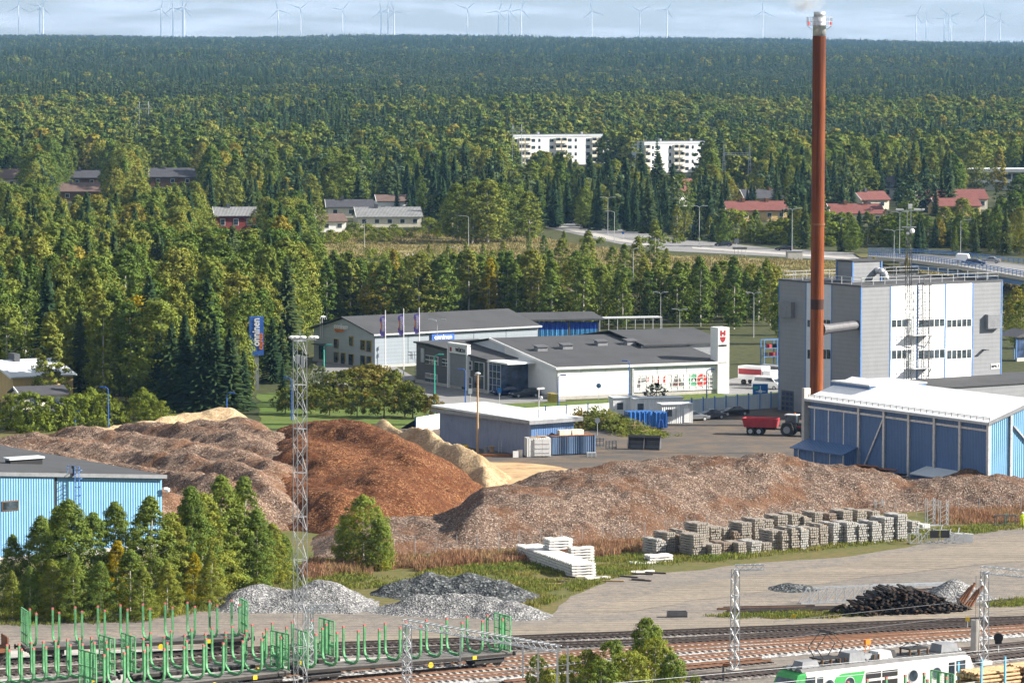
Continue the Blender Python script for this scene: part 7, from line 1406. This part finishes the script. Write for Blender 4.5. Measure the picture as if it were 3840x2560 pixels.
# power line pylons
def hframe(label, pxa, pxb, pt, pb, Y, lat=False, mid=None):
    a, b = WY(pxa, pt, Y), WY(pxb, pt, Y); t = thing('power_pylon', label, 'pylon', (a.x, Y, 0)); w = b.x-a.x; h = a.z
    if lat:
        for x in (0, w):
            obj('leg', MB().bar((x-.8, -.5, 0), (x, 0, h), .15).bar((x+.8, -.5, 0), (x, 0, h), .15).bar((x-.8, .6, 0), (x, 0, h), .15), 'galv', t); mb = MB()
            for k in range(8): z = h*k/9; e = .8*(1-k/9); mb.bar((x-e, -.3, z), (x+e*.9, -.3, z+h/9), .1).bar((x+e, -.3, z), (x-e*.9, -.3, z+h/9), .1)
            obj('bracing', mb, 'galv', t)
        z = h*.72; mb = MB().bar((0, 0, z), (w, 0, z), .15).bar((0, 0, z+.8), (w, 0, z+.8), .15)
        for k in range(10): mb.bar((w*k/10, 0, z+.8*(k % 2)), (w*(k+1)/10, 0, z+.8*((k+1) % 2)), .1)
        obj('crossbeam', mb, 'galv', t)
    else:
        for x in (0, w): obj('leg', MB().tube((x+(x-w/2)*.12, 0, 0), (x, 0, h), .2, .14, 6), 'galv', t)
        z = h*.9; obj('crossarm', MB().bar((-w*.45, 0, z-h*.04), (w*1.45, 0, z-h*.04), .28).bar((0, 0, z+.7), (w, 0, z+.7), .15).bar((-w*.45, 0, z-h*.04), (0, 0, z+.7), .12).bar((w*1.45, 0, z-h*.04), (w, 0, z+.7), .12), 'galv', t)
        for x in (-w*.4, w*.5, w*1.4): obj('insulator', MB().bar((x, 0, z-h*.04), (x, 0, z-h*.04-1.2), .15), 'grey_light', t)
    CIRC.append((a.x+w/2, Y, 7))
hframe('white two legged power pylon left of the flats', 1178, 1198, 286, 375, 1600); hframe('lattice portal pylon right of the flats', 1663, 1722, 328, 395, 1480, True); hframe('small pale power pylon high in the left forest', 320, 341, 234, 300, 1950)
# ------------------------------------------------------------ wind turbines
blade = MB().add([(-.9, 0, 2), (1.6, 0, 6), (1.0, 0, 30), (.15, 0, 58), (-.15, 0, 58), (-.9, 0, 20), (-.4, .6, 6), (-.1, .35, 30)], [(0, 1, 2, 3, 4, 5), (0, 6, 1), (1, 6, 7, 2), (0, 5, 7, 6), (5, 4, 7), (2, 7, 3), (3, 7, 4)]).mesh('blade', 'white_paint')
tow = MB().tube((0, 0, 0), (0, 0, 1), 1.0, .62, 10).mesh('tower', 'white_paint', True); nac = MB().box((0, 2.0, 0), (3.6, 10, 3.8)).sphere((0, -4, 0), 1.9, 8, 6).mesh('nacelle', 'white_paint')
TB = [(69, 24, 0), (148, 24, 40), (161, 31, 12), (603, 35, 15), (648, 29, -10), (684, 27, 0), (691, 31, 25), (1042, 39, -15), (1127, 33, 50), (1284, 38, 40), (1429, 40, -12), (1455, 35, 0), (1478, 44, -20), (1753, 34, 48), (1869, 43, 22), (1908, 40, 20), (1955, 36, 18), (2219, 43, -12), (2400, 44, 60), (2502, 38, 28), (2860, 43, -5), (3436, 59, 24), (3473, 78, 0), (3541, 70, 30), (3561, 63, 70), (3568, 80, 0), (3693, 55, -10), (3751, 78, -3)]
for i, (x, y, a) in enumerate(TB):
    Y = 18000 if y < 68 else 20000; q = WY(x/K, y/K, Y); zb = terrain(q.x, Y)-2; sc_ = 1.0 if y < 68 else .85
    t = thing('wind_turbine', 'white wind turbine on the horizon, %s from the left' % (str(i+1)+('th' if 10 < i+1 < 14 else {1: 'st', 2: 'nd', 3: 'rd'}.get((i+1) % 10, 'th'))), 'wind turbine', (q.x, Y, zb), 0, 'wind turbines on the horizon'); o = link('tower', tow, t); o.scale = (3.2, 3.2, q.z-zb)
    n = link('nacelle', nac, t); n.location = (0, 0, q.z-zb)
    for k in range(3): bl = link('blade', blade, t); bl.location = (0, -5.5, q.z-zb); bl.rotation_euler = (0, R(a+120*k), 0); bl.scale = (1.5*sc_, 1.5, 1.08*sc_)
# ------------------------------------------------------------ trees one can pick out
def row(kind, pts, label, group, cat=None, wid=(.9, 1.15), mat_=None):
    nth = {id(q): k+1 for k, q in enumerate(sorted(pts, key=lambda q: q[0]))}
    def od(k): return str(k)+('th' if 10 < k % 100 < 14 else {1: 'st', 2: 'nd', 3: 'rd'}.get(k % 10, 'th'))
    for i, q in enumerate(pts):
        px, py, top = q[:3]; p = W(px, py); h = HT(px, top, p)
        tree(kind if len(q) < 4 else q[3], p, h, (label % od(nth[id(q)]) if '%s' in label else label) if not callable(label) else label(i), group, random.uniform(*wid), None, mat_ if len(q) < 5 else q[4])
rr = random.Random(21)
# birch screen behind the two stores
pts = []
for x in range(735, 1790, 11):
    px = x+rr.uniform(-6, 6); py = rr.uniform(716, 748) if px < 1250 else rr.uniform(722, 760)
    if 1280 < px < 1305 or 1440 < px < 1470: continue
    top = rr.uniform(572, 622) if px < 1380 else rr.uniform(588, 640)
    pts.append((px, py, top, rr.choice(['slim', 'birch', 'slim'])))
row('slim', pts, 'slender white stemmed birch behind the two stores, %s of the row from the left', 'birch row behind the stores', wid=(1.05, 1.45))
row('slim', [(1125, 742, 592), (905, 738, 610), (885, 744, 625), (1352, 742, 618)], lambda i: ['golden topped slender birch behind the long grey store roof', 'yellow green narrow birch behind the middle flagpole', 'orange tipped narrow birch behind the first flagpole', 'yellow topped birch rising above the blue tarpaulin hall'][i], None, mat_='leaf_yellow')
# young trees on the dry meadow
pts = [(1195, 690, 585), (1230, 680, 600), (1262, 700, 575), (1290, 640, 548), (1340, 655, 560), (1352, 640, 530), (1408, 640, 565), (1435, 650, 560), (1465, 655, 545), (1505, 610, 505), (1530, 640, 570), (1250, 590, 540), (1295, 575, 530), (1600, 650, 600), (1650, 655, 612), (1700, 660, 610), (1560, 655, 605), (1745, 660, 612), (1785, 690, 612), (1800, 720, 632), (1030, 605, 560), (1070, 600, 555), (1110, 600, 560), (1155, 610, 552), (985, 610, 560), (1215, 575, 535)]
row('slim', pts, 'loose young birch on the dry meadow before the road, %s from the left', 'young trees on the dry meadow', wid=(1.1, 1.6))
# big clump right of the white house
row('birch', [(1052, 555, 420), (1085, 560, 415), (1120, 560, 412), (1150, 556, 420), (1185, 550, 425), (1215, 556, 440), (1040, 548, 440)], 'broad old birch in the road junction clump, %s from the left', 'birch clump by the road junction', wid=(1.2, 1.6))
# wood on the left, front trees first
wood = [(-60, 940), (420, 940), (600, 925), (612, 850), (690, 835), (705, 735), (760, 640), (690, 555), (0, 540), (-60, 540)]
k = 0; tries = 0; got = []
while k < 75 and tries < 6000:
    tries += 1; y = 590+(1040-590)*rr.random()**1.3; x = rr.uniform(-.137*y, 0); p = PX((x, y, 0))
    if not inpoly(p[0], p[1], wood) or any((x-a)**2+(y-b)**2 < 30 for a, b in got): continue
    h = rr.uniform(12, 18.5) if y < 820 else rr.uniform(10, 15)
    if p[1] > 830 and p[0] < 70: continue
    if covers(x, y, 0, h, 5): continue
    if 30 < p[0] < 165 and 790 < p[1]: continue
    got.append((x, y)); k += 1
    tree('birch' if rr.random() < .75 else 'slim', (x, y, 0), h, 'leafy birch in the dense wood filling the left of the view', 'birches of the left wood', rr.uniform(1.0, 1.35))
row('birch', [(20, 860, 640), (60, 880, 665), (15, 900, 700)], lambda i: ['tall hanging birch at the left edge beside the yellow house', 'full crowned birch just left of the yellow house roof', 'dense birch at the very left edge above the shrub row'][i], None, wid=(1.1, 1.4))
row('birch', [(238, 930, 690), (300, 930, 690), (545, 935, 735)], lambda i: ['bulky olive birch right of the yellow house', 'birch beside the bright yellow green maple', 'tall birch at the wood edge under the blue pylon sign'][i], None, wid=(1.0, 1.2))
tree('maple', W(315, 900), HT(315, 680, W(315, 900)), 'bright yellow green maple standing out of the dark wood', None, 1.05)
row('spruce', [(365, 938, 760), (395, 940, 735), (425, 944, 715), (462, 946, 735), (495, 946, 728), (530, 944, 745), (560, 942, 800), (625, 880, 725), (645, 875, 735), (668, 870, 760), (410, 925, 720), (480, 930, 722)], 'dark drooping spruce behind the bark heaps, %s from the left', 'dark spruces behind the bark heaps', wid=(1.1, 1.4))
row('spruce', [(95, 700, 600), (60, 620, 520), (435, 590, 430), (415, 570, 445), (710, 555, 440), (690, 545, 450), (235, 640, 560), (150, 770, 660)], 'dark spruce between the left wood birches, %s from the left', 'spruces scattered in the left wood')
row('shrub', [(815, 545, 512), (845, 552, 515), (878, 556, 522), (905, 545, 515), (985, 540, 500), (1010, 545, 512), (1030, 540, 505), (760, 560, 528), (735, 566, 540), (700, 565, 530), (790, 556, 530), (940, 548, 525)], 'olive garden bush before the grey tiled villa, %s from the left', 'bushes around the villa', wid=(.9, 1.3))
row('birch', [(700, 545, 445), (725, 540, 450), (660, 560, 470), (640, 580, 480), (975, 500, 430), (1000, 500, 440), (800, 470, 420), (850, 465, 415), (930, 470, 420)], 'tall birch standing round the grey tiled villa, %s from the left', 'birches around the villa', wid=(1.0, 1.3))
# shrub row behind the heaps and lawn trees
row('shrub', [(25, 985, 905), (68, 990, 900), (108, 988, 910), (150, 985, 912), (182, 982, 905), (238, 978, 905), (262, 975, 915), (308, 972, 915), (370, 965, 920), (210, 965, 890), (340, 962, 905), (330, 955, 890)], 'bright green shrub in the row behind the heap, %s from the left', 'shrub row behind the heaps', wid=(.9, 1.15))
row('rowan', [(655, 950, 890), (700, 952, 880), (757, 955, 888), (820, 958, 898), (882, 960, 880), (930, 958, 882), (948, 960, 880), (998, 962, 905)], lambda i: ['leftmost lawn rowan, beside the lattice mast', 'rowan just right of the lattice mast', 'round rowan on the lawn, third from the mast', 'low pale rowan on the lawn, fourth from the mast', 'dense rowan in front of the berry covered clump', 'rowan third from the right end of the lawn row', 'rowan second from the right end of the lawn row', 'small rowan at the right end of the lawn row'][i], 'rowans on the lawn', wid=(1.0, 1.2))
row('rowan', [(790, 935, 850), (830, 930, 842), (870, 925, 838), (905, 930, 850), (848, 915, 835)], 'reddish berry covered rowan behind the lawn row, %s from the left', 'berry covered rowans', wid=(1.3, 1.6))
row('aspen', [(700, 935, 855), (740, 925, 840), (670, 925, 845), (720, 905, 835)], 'silvery grey willow bush between store and lawn, %s from the left', 'silvery willows', wid=(.9, 1.1))
row('spruce', [(742, 920, 832), (830, 880, 828), (765, 935, 860), (650, 930, 830)], 'small dark spruce among the silvery willows, %s from the left', 'small spruces by the store')
tree('aspen', W(1507, 935), HT(1507, 878, W(1507, 935)), 'dark round bush in front of the poster wall', None, 1.5, mat_='leaf_spruce')
# foreground left group
row('near', [(30, 1395, 1228), (28, 1418, 1310), (95, 1390, 1185), (135, 1375, 1160), (160, 1400, 1148), (215, 1395, 1175), (265, 1380, 1150), (345, 1390, 1140), (300, 1410, 1260), (395, 1385, 1175), (440, 1375, 1118), (465, 1370, 1130), (510, 1352, 1092), (560, 1345, 1095), (590, 1350, 1170), (625, 1338, 1200), (650, 1330, 1225), (385, 1415, 1290), (230, 1425, 1290), (170, 1428, 1270), (330, 1425, 1300), (485, 1395, 1265), (70, 1425, 1300), (120, 1425, 1285)],
    'bushy young birch in the thicket before the light blue building, %s from the left', 'young birch thicket', wid=(1.0, 1.4))
row('near', [(270, 1400, 1240), (445, 1385, 1268)], lambda i: ['bright yellow young birch in the middle of the thicket', 'small yellow birch low in the thicket'][i], None, mat_='leaf_yellow')
tree('bush', W(835, 1303), HT(835, 1138, W(835, 1303)), 'lone dense green bush tree before the bark heap', None, 1.0, 1)
tree('bush', W(872, 1308), HT(872, 1190, W(872, 1308)), 'yellow green side bush leaning on the lone tree', None, .9, 2)
tree('bush', W(800, 1300), HT(800, 1185, W(800, 1300)), 'dark left half of the lone bush pair before the heap', None, .95, 0)
# treetops at the bottom edge
for i, (px, top, wd, D) in enumerate([(1487, 1418, .62, 318), (1505, 1462, .8, 316), (1410, 1468, .75, 314), (1350, 1490, .7, 318), (1305, 1500, .7, 315), (1235, 1502, .55, 316), (1545, 1500, .7, 312), (1450, 1492, .85, 310), (1380, 1512, .9, 309), (1262, 1535, .7, 312), (1596, 1545, .4, 314)]):
    q = WY(px, top, D); tree('dome', (q.x, D, 0), q.z, ['', 'second', 'third', 'fourth', 'fifth', 'sixth', 'seventh', 'eighth', 'ninth', 'tenth', 'smallest'][i]+' tallest birch top rising at the bottom edge' if i else 'tallest birch top rising at the bottom edge', 'birch tops at the bottom edge' if i else None, wd*1.15, i)
# roadside trees and bushes at the right
pts = []
for x in range(1560, 2352, 16):
    px = x+rr.uniform(-6, 6); f = (px-1560)/792; py = 552+f*22+rr.uniform(-6, 2); pts.append((px, py, py-rr.uniform(42, 84)-f*14, rr.choice(['slim', 'slim', 'shrub', 'birch', 'birch', 'spruce'])))
row('birch', pts, 'roadside tree beyond the main road, %s of its row from the left', 'trees along the main road', wid=(1.1, 1.6))
row('birch', [(2330, 565, 440), (2300, 560, 455), (2190, 560, 475), (2210, 560, 455), (2080, 555, 462), (2105, 560, 480), (2340, 545, 400), (1930, 555, 505)], 'tall dark leaved tree near the bridge end, %s from the left', 'tall trees near the bridge', wid=(1.2, 1.5))
row('slim', [(2200, 648, 592), (2082, 640, 585), (2008, 640, 590)], lambda i: ['yellowing slim birch before the bridge railing', 'slim birch before the left end of the bridge', 'small yellow green birch at the plant roof edge'][i], None, mat_='leaf_yellow')
row('birch', [(2335, 780, 660), (2318, 760, 672), (2350, 740, 650), (2345, 800, 690), (1810, 790, 640), (1790, 770, 655)], 'birch close beside the power plant building, %s from the left', 'birches beside the power plant', wid=(1.0, 1.3))
# dark spruces and maples by the flats
row('spruce', [(1290, 480, 345), (1310, 470, 362), (1355, 485, 350), (1435, 480, 355), (1475, 470, 350), (1512, 480, 348), (1395, 490, 345), (1270, 470, 370), (1545, 490, 372), (1230, 480, 380)], 'dark spruce standing before the white flats, %s from the left', 'spruces before the flats', wid=(1.3, 1.6))
row('birch', [(1250, 485, 385), (1330, 490, 385), (1460, 495, 395), (1560, 495, 400), (1610, 480, 385), (1675, 485, 410), (1220, 500, 370), (1410, 470, 365)], 'broad birch standing before the white flats, %s from the left', 'birches before the flats', wid=(1.2, 1.6))
# ------------------------------------------------------------ the far forest (beyond what one could count): one object per kind
LO = {}
def lo(kind, meshes): LO[kind] = [bpy.data.objects.new(kind+'_form', me) for me in meshes]
lo('birch_wood', [birch_crown(14, 9.0, 60, 16, 1.0, 830+i, 'birch_form', 'leaf_birch') for i in range(4)])
lo('spruce_wood', [spruce_crown(16, 6.4, 'spruce_form', 'leaf_spruce', 860+i, 7, .85, .85, 2) for i in range(3)])
lo('pine_wood', [pine_crown(15, 7.0, 'pine_form', 'leaf_pine', 890+i, 12, 18, 1.0) for i in range(3)])
N_LO = {k: len(v) for k, v in LO.items()}
LO['birch_wood'] += [bpy.data.objects.new('birch_form', c) for c, t in PR['birch']+PR['slim'][:2]]
LO['spruce_wood'] += [bpy.data.objects.new('spruce_form', c) for c, t in PR['spruce']]
def scatter(name, pts, label, cat):
    me = bpy.data.meshes.new(name); n = len(pts); a = np.array(pts)
    me.vertices.add(n); me.vertices.foreach_set('co', a[:, :3].astype(np.float32).ravel())
    for nm, col, ty in (('siz', 3, 'FLOAT'), ('wid', 6, 'FLOAT'), ('rot', 4, 'FLOAT'), ('pick', 5, 'INT')):
        at = me.attributes.new(nm, ty, 'POINT'); at.data.foreach_set('value', a[:, col].astype(np.float32 if ty == 'FLOAT' else np.int32))
    o = link(name, me); tag(o, label, cat, None, 'stuff')
    g = bpy.data.node_groups.new(name, 'GeometryNodeTree'); g.interface.new_socket('Geometry', in_out='INPUT', socket_type='NodeSocketGeometry'); g.interface.new_socket('Geometry', in_out='OUTPUT', socket_type='NodeSocketGeometry')
    gi = g.nodes.new('NodeGroupInput'); go = g.nodes.new('NodeGroupOutput'); L = g.links.new
    gg = g.nodes.new('GeometryNodeGeometryToInstance'); j2 = g.nodes.new('GeometryNodeJoinGeometry')
    def at_(nm, ty):
        x = g.nodes.new('GeometryNodeInputNamedAttribute'); x.data_type = ty; x.inputs['Name'].default_value = nm; return x.outputs['Attribute']
    siz, rot, pick, wdt = at_('siz', 'FLOAT'), at_('rot', 'FLOAT'), at_('pick', 'INT'), at_('wid', 'FLOAT')
    sz = g.nodes.new('ShaderNodeCombineXYZ'); L(wdt, sz.inputs['X']); L(wdt, sz.inputs['Y']); L(siz, sz.inputs['Z'])
    cx = g.nodes.new('ShaderNodeCombineXYZ'); L(rot, cx.inputs['Z'])
    for i, ob in enumerate(LO[name]):
        oi = g.nodes.new('GeometryNodeObjectInfo'); oi.inputs['Object'].default_value = ob; oi.inputs['As Instance'].default_value = True
        cmp = g.nodes.new('FunctionNodeCompare'); cmp.data_type = 'INT'; cmp.operation = 'EQUAL'; L(pick, cmp.inputs[2]); cmp.inputs[3].default_value = i
        ip = g.nodes.new('GeometryNodeInstanceOnPoints'); L(gi.outputs[0], ip.inputs['Points']); L(oi.outputs['Geometry'], ip.inputs['Instance']); L(cmp.outputs[0], ip.inputs['Selection']); L(cx.outputs[0], ip.inputs['Rotation']); L(sz.outputs[0], ip.inputs['Scale'])
        L(ip.outputs[0], j2.inputs[0])
    L(j2.outputs[0], go.inputs[0])
    md = o.modifiers.new('scatter', 'NODES'); md.node_group = g
    return o
FAR = {'birch_wood': [], 'spruce_wood': [], 'pine_wood': []}
def far_ok(x, y): return True
def place_far():
    rg = np.random.default_rng(99); bands = [(1010, 1700, 46), (1700, 2600, 60), (2600, 4200, 55), (4200, 6500, 110), (6500, 9800, 190)]
    for d0, d1, ar in bands:
        hw = .137; n = int(hw*(d1*d1-d0*d0)/ar); y = np.sqrt(rg.uniform(d0*d0, d1*d1, n)); x = rg.uniform(-1, 1, n)*(hw*y+12)
        for xx, yy in zip(x, y):
            c = noise.noise(Vector((xx/170, yy/330, 3.1)))+.5*noise.noise(Vector((xx/60, yy/120, 8.7)))
            c2 = noise.noise(Vector((xx/240, yy/500, 13.1)))
            r = rg.uniform()
            pb = .72+1.4*c if yy < 1750 else (.58+1.7*c if yy < 2450 else .06+.5*c)
            if r < max(.02, min(.96, pb)): k = 'birch_wood'
            else: k = 'spruce_wood' if rg.uniform() < (.75+.9*c2 if yy < 2600 else .5+1.6*c2) else 'pine_wood'
            s = (.62+.7*rg.uniform()**1.2+.12*c2)*(1.0 if yy < 4200 else 1.2)
            if yy < 1250: s *= .85
            z = terrain(xx, yy); hh = {'birch_wood': 15, 'spruce_wood': 17, 'pine_wood': 16}[k]*s
            if covers(xx, yy, z, hh, 6*s): continue
            if yy < 1300 and OPEN(xx, yy): continue
            FAR[k].append((xx, yy, z-.3, s, rg.uniform(0, 6.28), rg.integers(0, N_LO[k]) if yy > 1500 or k == 'pine_wood' else rg.integers(N_LO[k], len(LO[k])), s*rg.uniform(.8, 1.45 if k == 'birch_wood' else 1.15)))
_open = [[(690, 548), (800, 530), (1190, 535), (1300, 520), (1500, 560), (2400, 600), (2400, 800), (1700, 760), (1400, 740), (1190, 700), (740, 592)]]
def OPEN(x, y):
    p = PX((x, y, 0)); return any(inpoly(p[0], p[1], q) for q in _open)
place_far()
WOOD = [(-60, 940), (400, 940), (590, 925), (610, 850), (690, 835), (705, 735), (760, 640), (690, 555), (0, 540), (-60, 540)]
def place_wood():
    rg = np.random.default_rng(5)
    for i in range(1500):
        y = math.sqrt(rg.uniform(585**2, 1080**2)); x = rg.uniform(-.14*y, .0*y); p = PX((x, y, 0))
        if not inpoly(p[0], p[1], WOOD): continue
        k = 'birch_wood' if rg.uniform() < .8 else 'spruce_wood'; s = rg.uniform(.85, 1.35)*(1.0 if y < 800 else .88)
        if covers(x, y, 0, 14*s, 5*s) or (y < 660 and rg.uniform() < .6): continue
        if any((x-a)**2+(y-b)**2 < 14 for a, b in TREES): continue
        FAR[k].append((x, y, -.2, s, rg.uniform(0, 6.28), rg.integers(N_LO[k], len(LO[k])), s*rg.uniform(.9, 1.3)))
place_wood()
scatter('birch_wood', FAR['birch_wood'], 'olive and yellowing birch wood stretching far behind the houses', 'forest')
scatter('spruce_wood', FAR['spruce_wood'], 'dark pointed spruce forest reaching to the horizon', 'forest')
scatter('pine_wood', FAR['pine_wood'], 'bluish green pine forest reaching to the horizon', 'forest')
# ------------------------------------------------------------ weeds and grasses
def leafg(name, stops): leaf(name, stops, .3)
def blades(name, label, cat, pts, hgt, m, per=7, spread=.35, wid=.07):
    rg = np.random.default_rng(len(pts)); V = []
    P = np.array(pts); n = len(P)
    for k in range(per):
        a = rg.uniform(0, 2*np.pi, n); r = rg.uniform(0, spread, n); b = np.stack([P[:, 0]+r*np.cos(a), P[:, 1]+r*np.sin(a), P[:, 2]*0+.02], 1); h = hgt*P[:, 3]*rg.uniform(.5, 1.15, n); ln = rg.normal(0, .22, (n, 2))*h[:, None]
        t = b+np.stack([ln[:, 0], ln[:, 1], h], 1); th = rg.uniform(0, np.pi, n); w = wid*rg.uniform(.6, 1.5, n); d = np.stack([np.cos(th)*w, np.sin(th)*w, 0*w], 1)
        V.append(np.stack([b-d, b+d, t+d*.9, t-d*.3], 1).reshape(-1, 3))
    v = np.concatenate(V); f = np.arange(len(v)).reshape(-1, 4); o = link(name, npmesh(name, v, f, m)); tag(o, label, cat, None, 'stuff')
def grassmat(name, c0, c1, c2, s=.25):
    m, t, out = _new(name); v = _vec(t); c = _ramp(t, _noise(t, v, s, 4), [(.3, c0), (.5, c1), (.7, c2)]); c = _mix(t, 1.0, c, _ramp(t, _noise(t, v, 3.0, 2), [(.3, .6), (.7, 1.35)]), 'MULTIPLY')
    d = t.nodes.new('ShaderNodeBsdfDiffuse'); t.links.new(c, d.inputs[0]); tr = t.nodes.new('ShaderNodeBsdfTranslucent'); t.links.new(c, tr.inputs[0]); mx = t.nodes.new('ShaderNodeMixShader'); mx.inputs[0].default_value = .3
    t.links.new(d.outputs[0], mx.inputs[1]); t.links.new(tr.outputs[0], mx.inputs[2]); t.links.new(mx.outputs[0], out.inputs['Surface']); MAT[name] = m
grassmat('fireweed', (.24, .12, .07), (.30, .18, .11), (.22, .18, .07)); grassmat('weed_green', (.12, .165, .035), (.17, .185, .045), (.24, .20, .065)); grassmat('hay', (.26, .205, .10), (.22, .19, .085), (.14, .15, .05), .08)
rw = random.Random(17)
def zone(poly, n, dens=None, clump=.0):
    out = []; xs = [p[0] for p in poly]; ys = [p[1] for p in poly]; w = [W(*p) for p in poly]; x0, x1 = min(p.x for p in w), max(p.x for p in w); y0, y1 = min(p.y for p in w), max(p.y for p in w); pl = [(p.x, p.y) for p in w]
    k = 0
    while len(out) < n and k < n*12:
        k += 1; x, y = rw.uniform(x0, x1), rw.uniform(y0, y1)
        if not inpoly(x, y, pl): continue
        q = noise.noise(Vector((x*.13, y*.13, 2)))+.5*noise.noise(Vector((x*.5, y*.5, 5)))
        if clump and q < clump-.25+rw.uniform(-.15, .15): continue
        out.append((x, y, 0, .6+.5*max(-.6, q)+rw.uniform(-.1, .3)))
    return out
fl_lo = [(690, 1302), (1100, 1282), (1480, 1246), (1900, 1200), (2352, 1182)]; fw = zone([(690, 1296), (900, 1286), (1100, 1274), (1300, 1262), (1480, 1245), (1480, 1268), (1300, 1288), (1100, 1300), (900, 1318), (700, 1322)], 2600, clump=.15)+zone([(2130, 1178), (2400, 1172), (2400, 1200), (2150, 1205)], 900)+zone([(700, 1300), (760, 1296), (760, 1325), (700, 1335)], 300)
blades('fireweed', 'reddish dry fireweed along the foot of the bark ridge', 'weeds', fw, 1.05, 'fireweed', 7, .5, .035)
gw = zone([(880, 1318), (1100, 1300), (1300, 1290), (1480, 1272), (1700, 1270), (1500, 1300), (1400, 1330), (1300, 1370), (1220, 1400), (1180, 1370), (1000, 1335), (870, 1350)], 2600, clump=.1)+zone([(-40, 1385), (520, 1355), (560, 1392), (300, 1430), (-40, 1440)], 1800, clump=.05)+zone([(1480, 1285), (1900, 1232), (2120, 1218), (2352, 1195), (2352, 1215), (2100, 1240), (1900, 1262), (1700, 1285), (1500, 1305)], 1500, clump=.05)+zone([(1900, 1405), (2230, 1395), (2352, 1375), (2352, 1392), (1900, 1420), (1620, 1425), (1620, 1415)], 900, clump=.05)+zone([(640, 1330), (880, 1310), (900, 1345), (660, 1375)], 700, clump=.1)
blades('green_weeds', 'patchy green and yellow weeds on the gravel edges', 'weeds', gw, .42, 'weed_green', 8, .8, .04)
mg = zone([(690, 548), (800, 530), (1190, 535), (1300, 560), (1500, 585), (1900, 600), (2400, 640), (2400, 760), (1750, 700), (1400, 690), (1190, 600), (740, 592)], 9000, clump=.02)
blades('meadow_grass', 'dry yellow meadow grass and scrub beside the main road', 'grass', mg, .7, 'hay', 6, 1.8, .12)
sb = zone([(760, 590), (1190, 585), (1300, 600), (1500, 640), (1480, 690), (1200, 690), (1100, 620), (760, 610)], 130, clump=.1)+zone([(1330, 560), (1560, 560), (1700, 545), (2000, 560), (1990, 570), (1560, 552)], 60)
rgs = np.random.default_rng(3); P_, N_ = [], []
for x, y, z, s in sb:
    h = 2.2*s; p = rgs.normal(size=(90, 3)); p /= np.linalg.norm(p, axis=1)[:, None]; c = p*np.array((h*.7, h*.7, h*.6))*rgs.uniform(.5, 1, (90, 1)); P_.append(c+np.array((x, y, h*.5))); N_.append(p)
v, f = cards(np.concatenate(P_), .5, np.concatenate(N_)); o = link('meadow_scrub', npmesh('meadow_scrub', v, f, 'leaf_shrub')); tag(o, 'low willow scrub scattered over the dry meadow', 'scrub', None, 'stuff')
# ------------------------------------------------------------ the air
m_, t_, out_ = _new('air'); pv = t_.nodes.new('ShaderNodeVolumePrincipled'); pv.inputs['Color'].default_value = (.30, .58, 1.0, 1); pv.inputs['Density'].default_value = HAZE if 'HAZE' in globals() else 3.3e-5; pv.inputs['Anisotropy'].default_value = .2
t_.links.new(pv.outputs[0], out_.inputs['Volume']); MAT['air'] = m_
hz = obj('haze', MB().b2(-4300, 4300, -250, 20600, -1.5, 262), 'air'); tag(hz, 'thin bluish air over the far forest', 'haze', None, 'stuff')
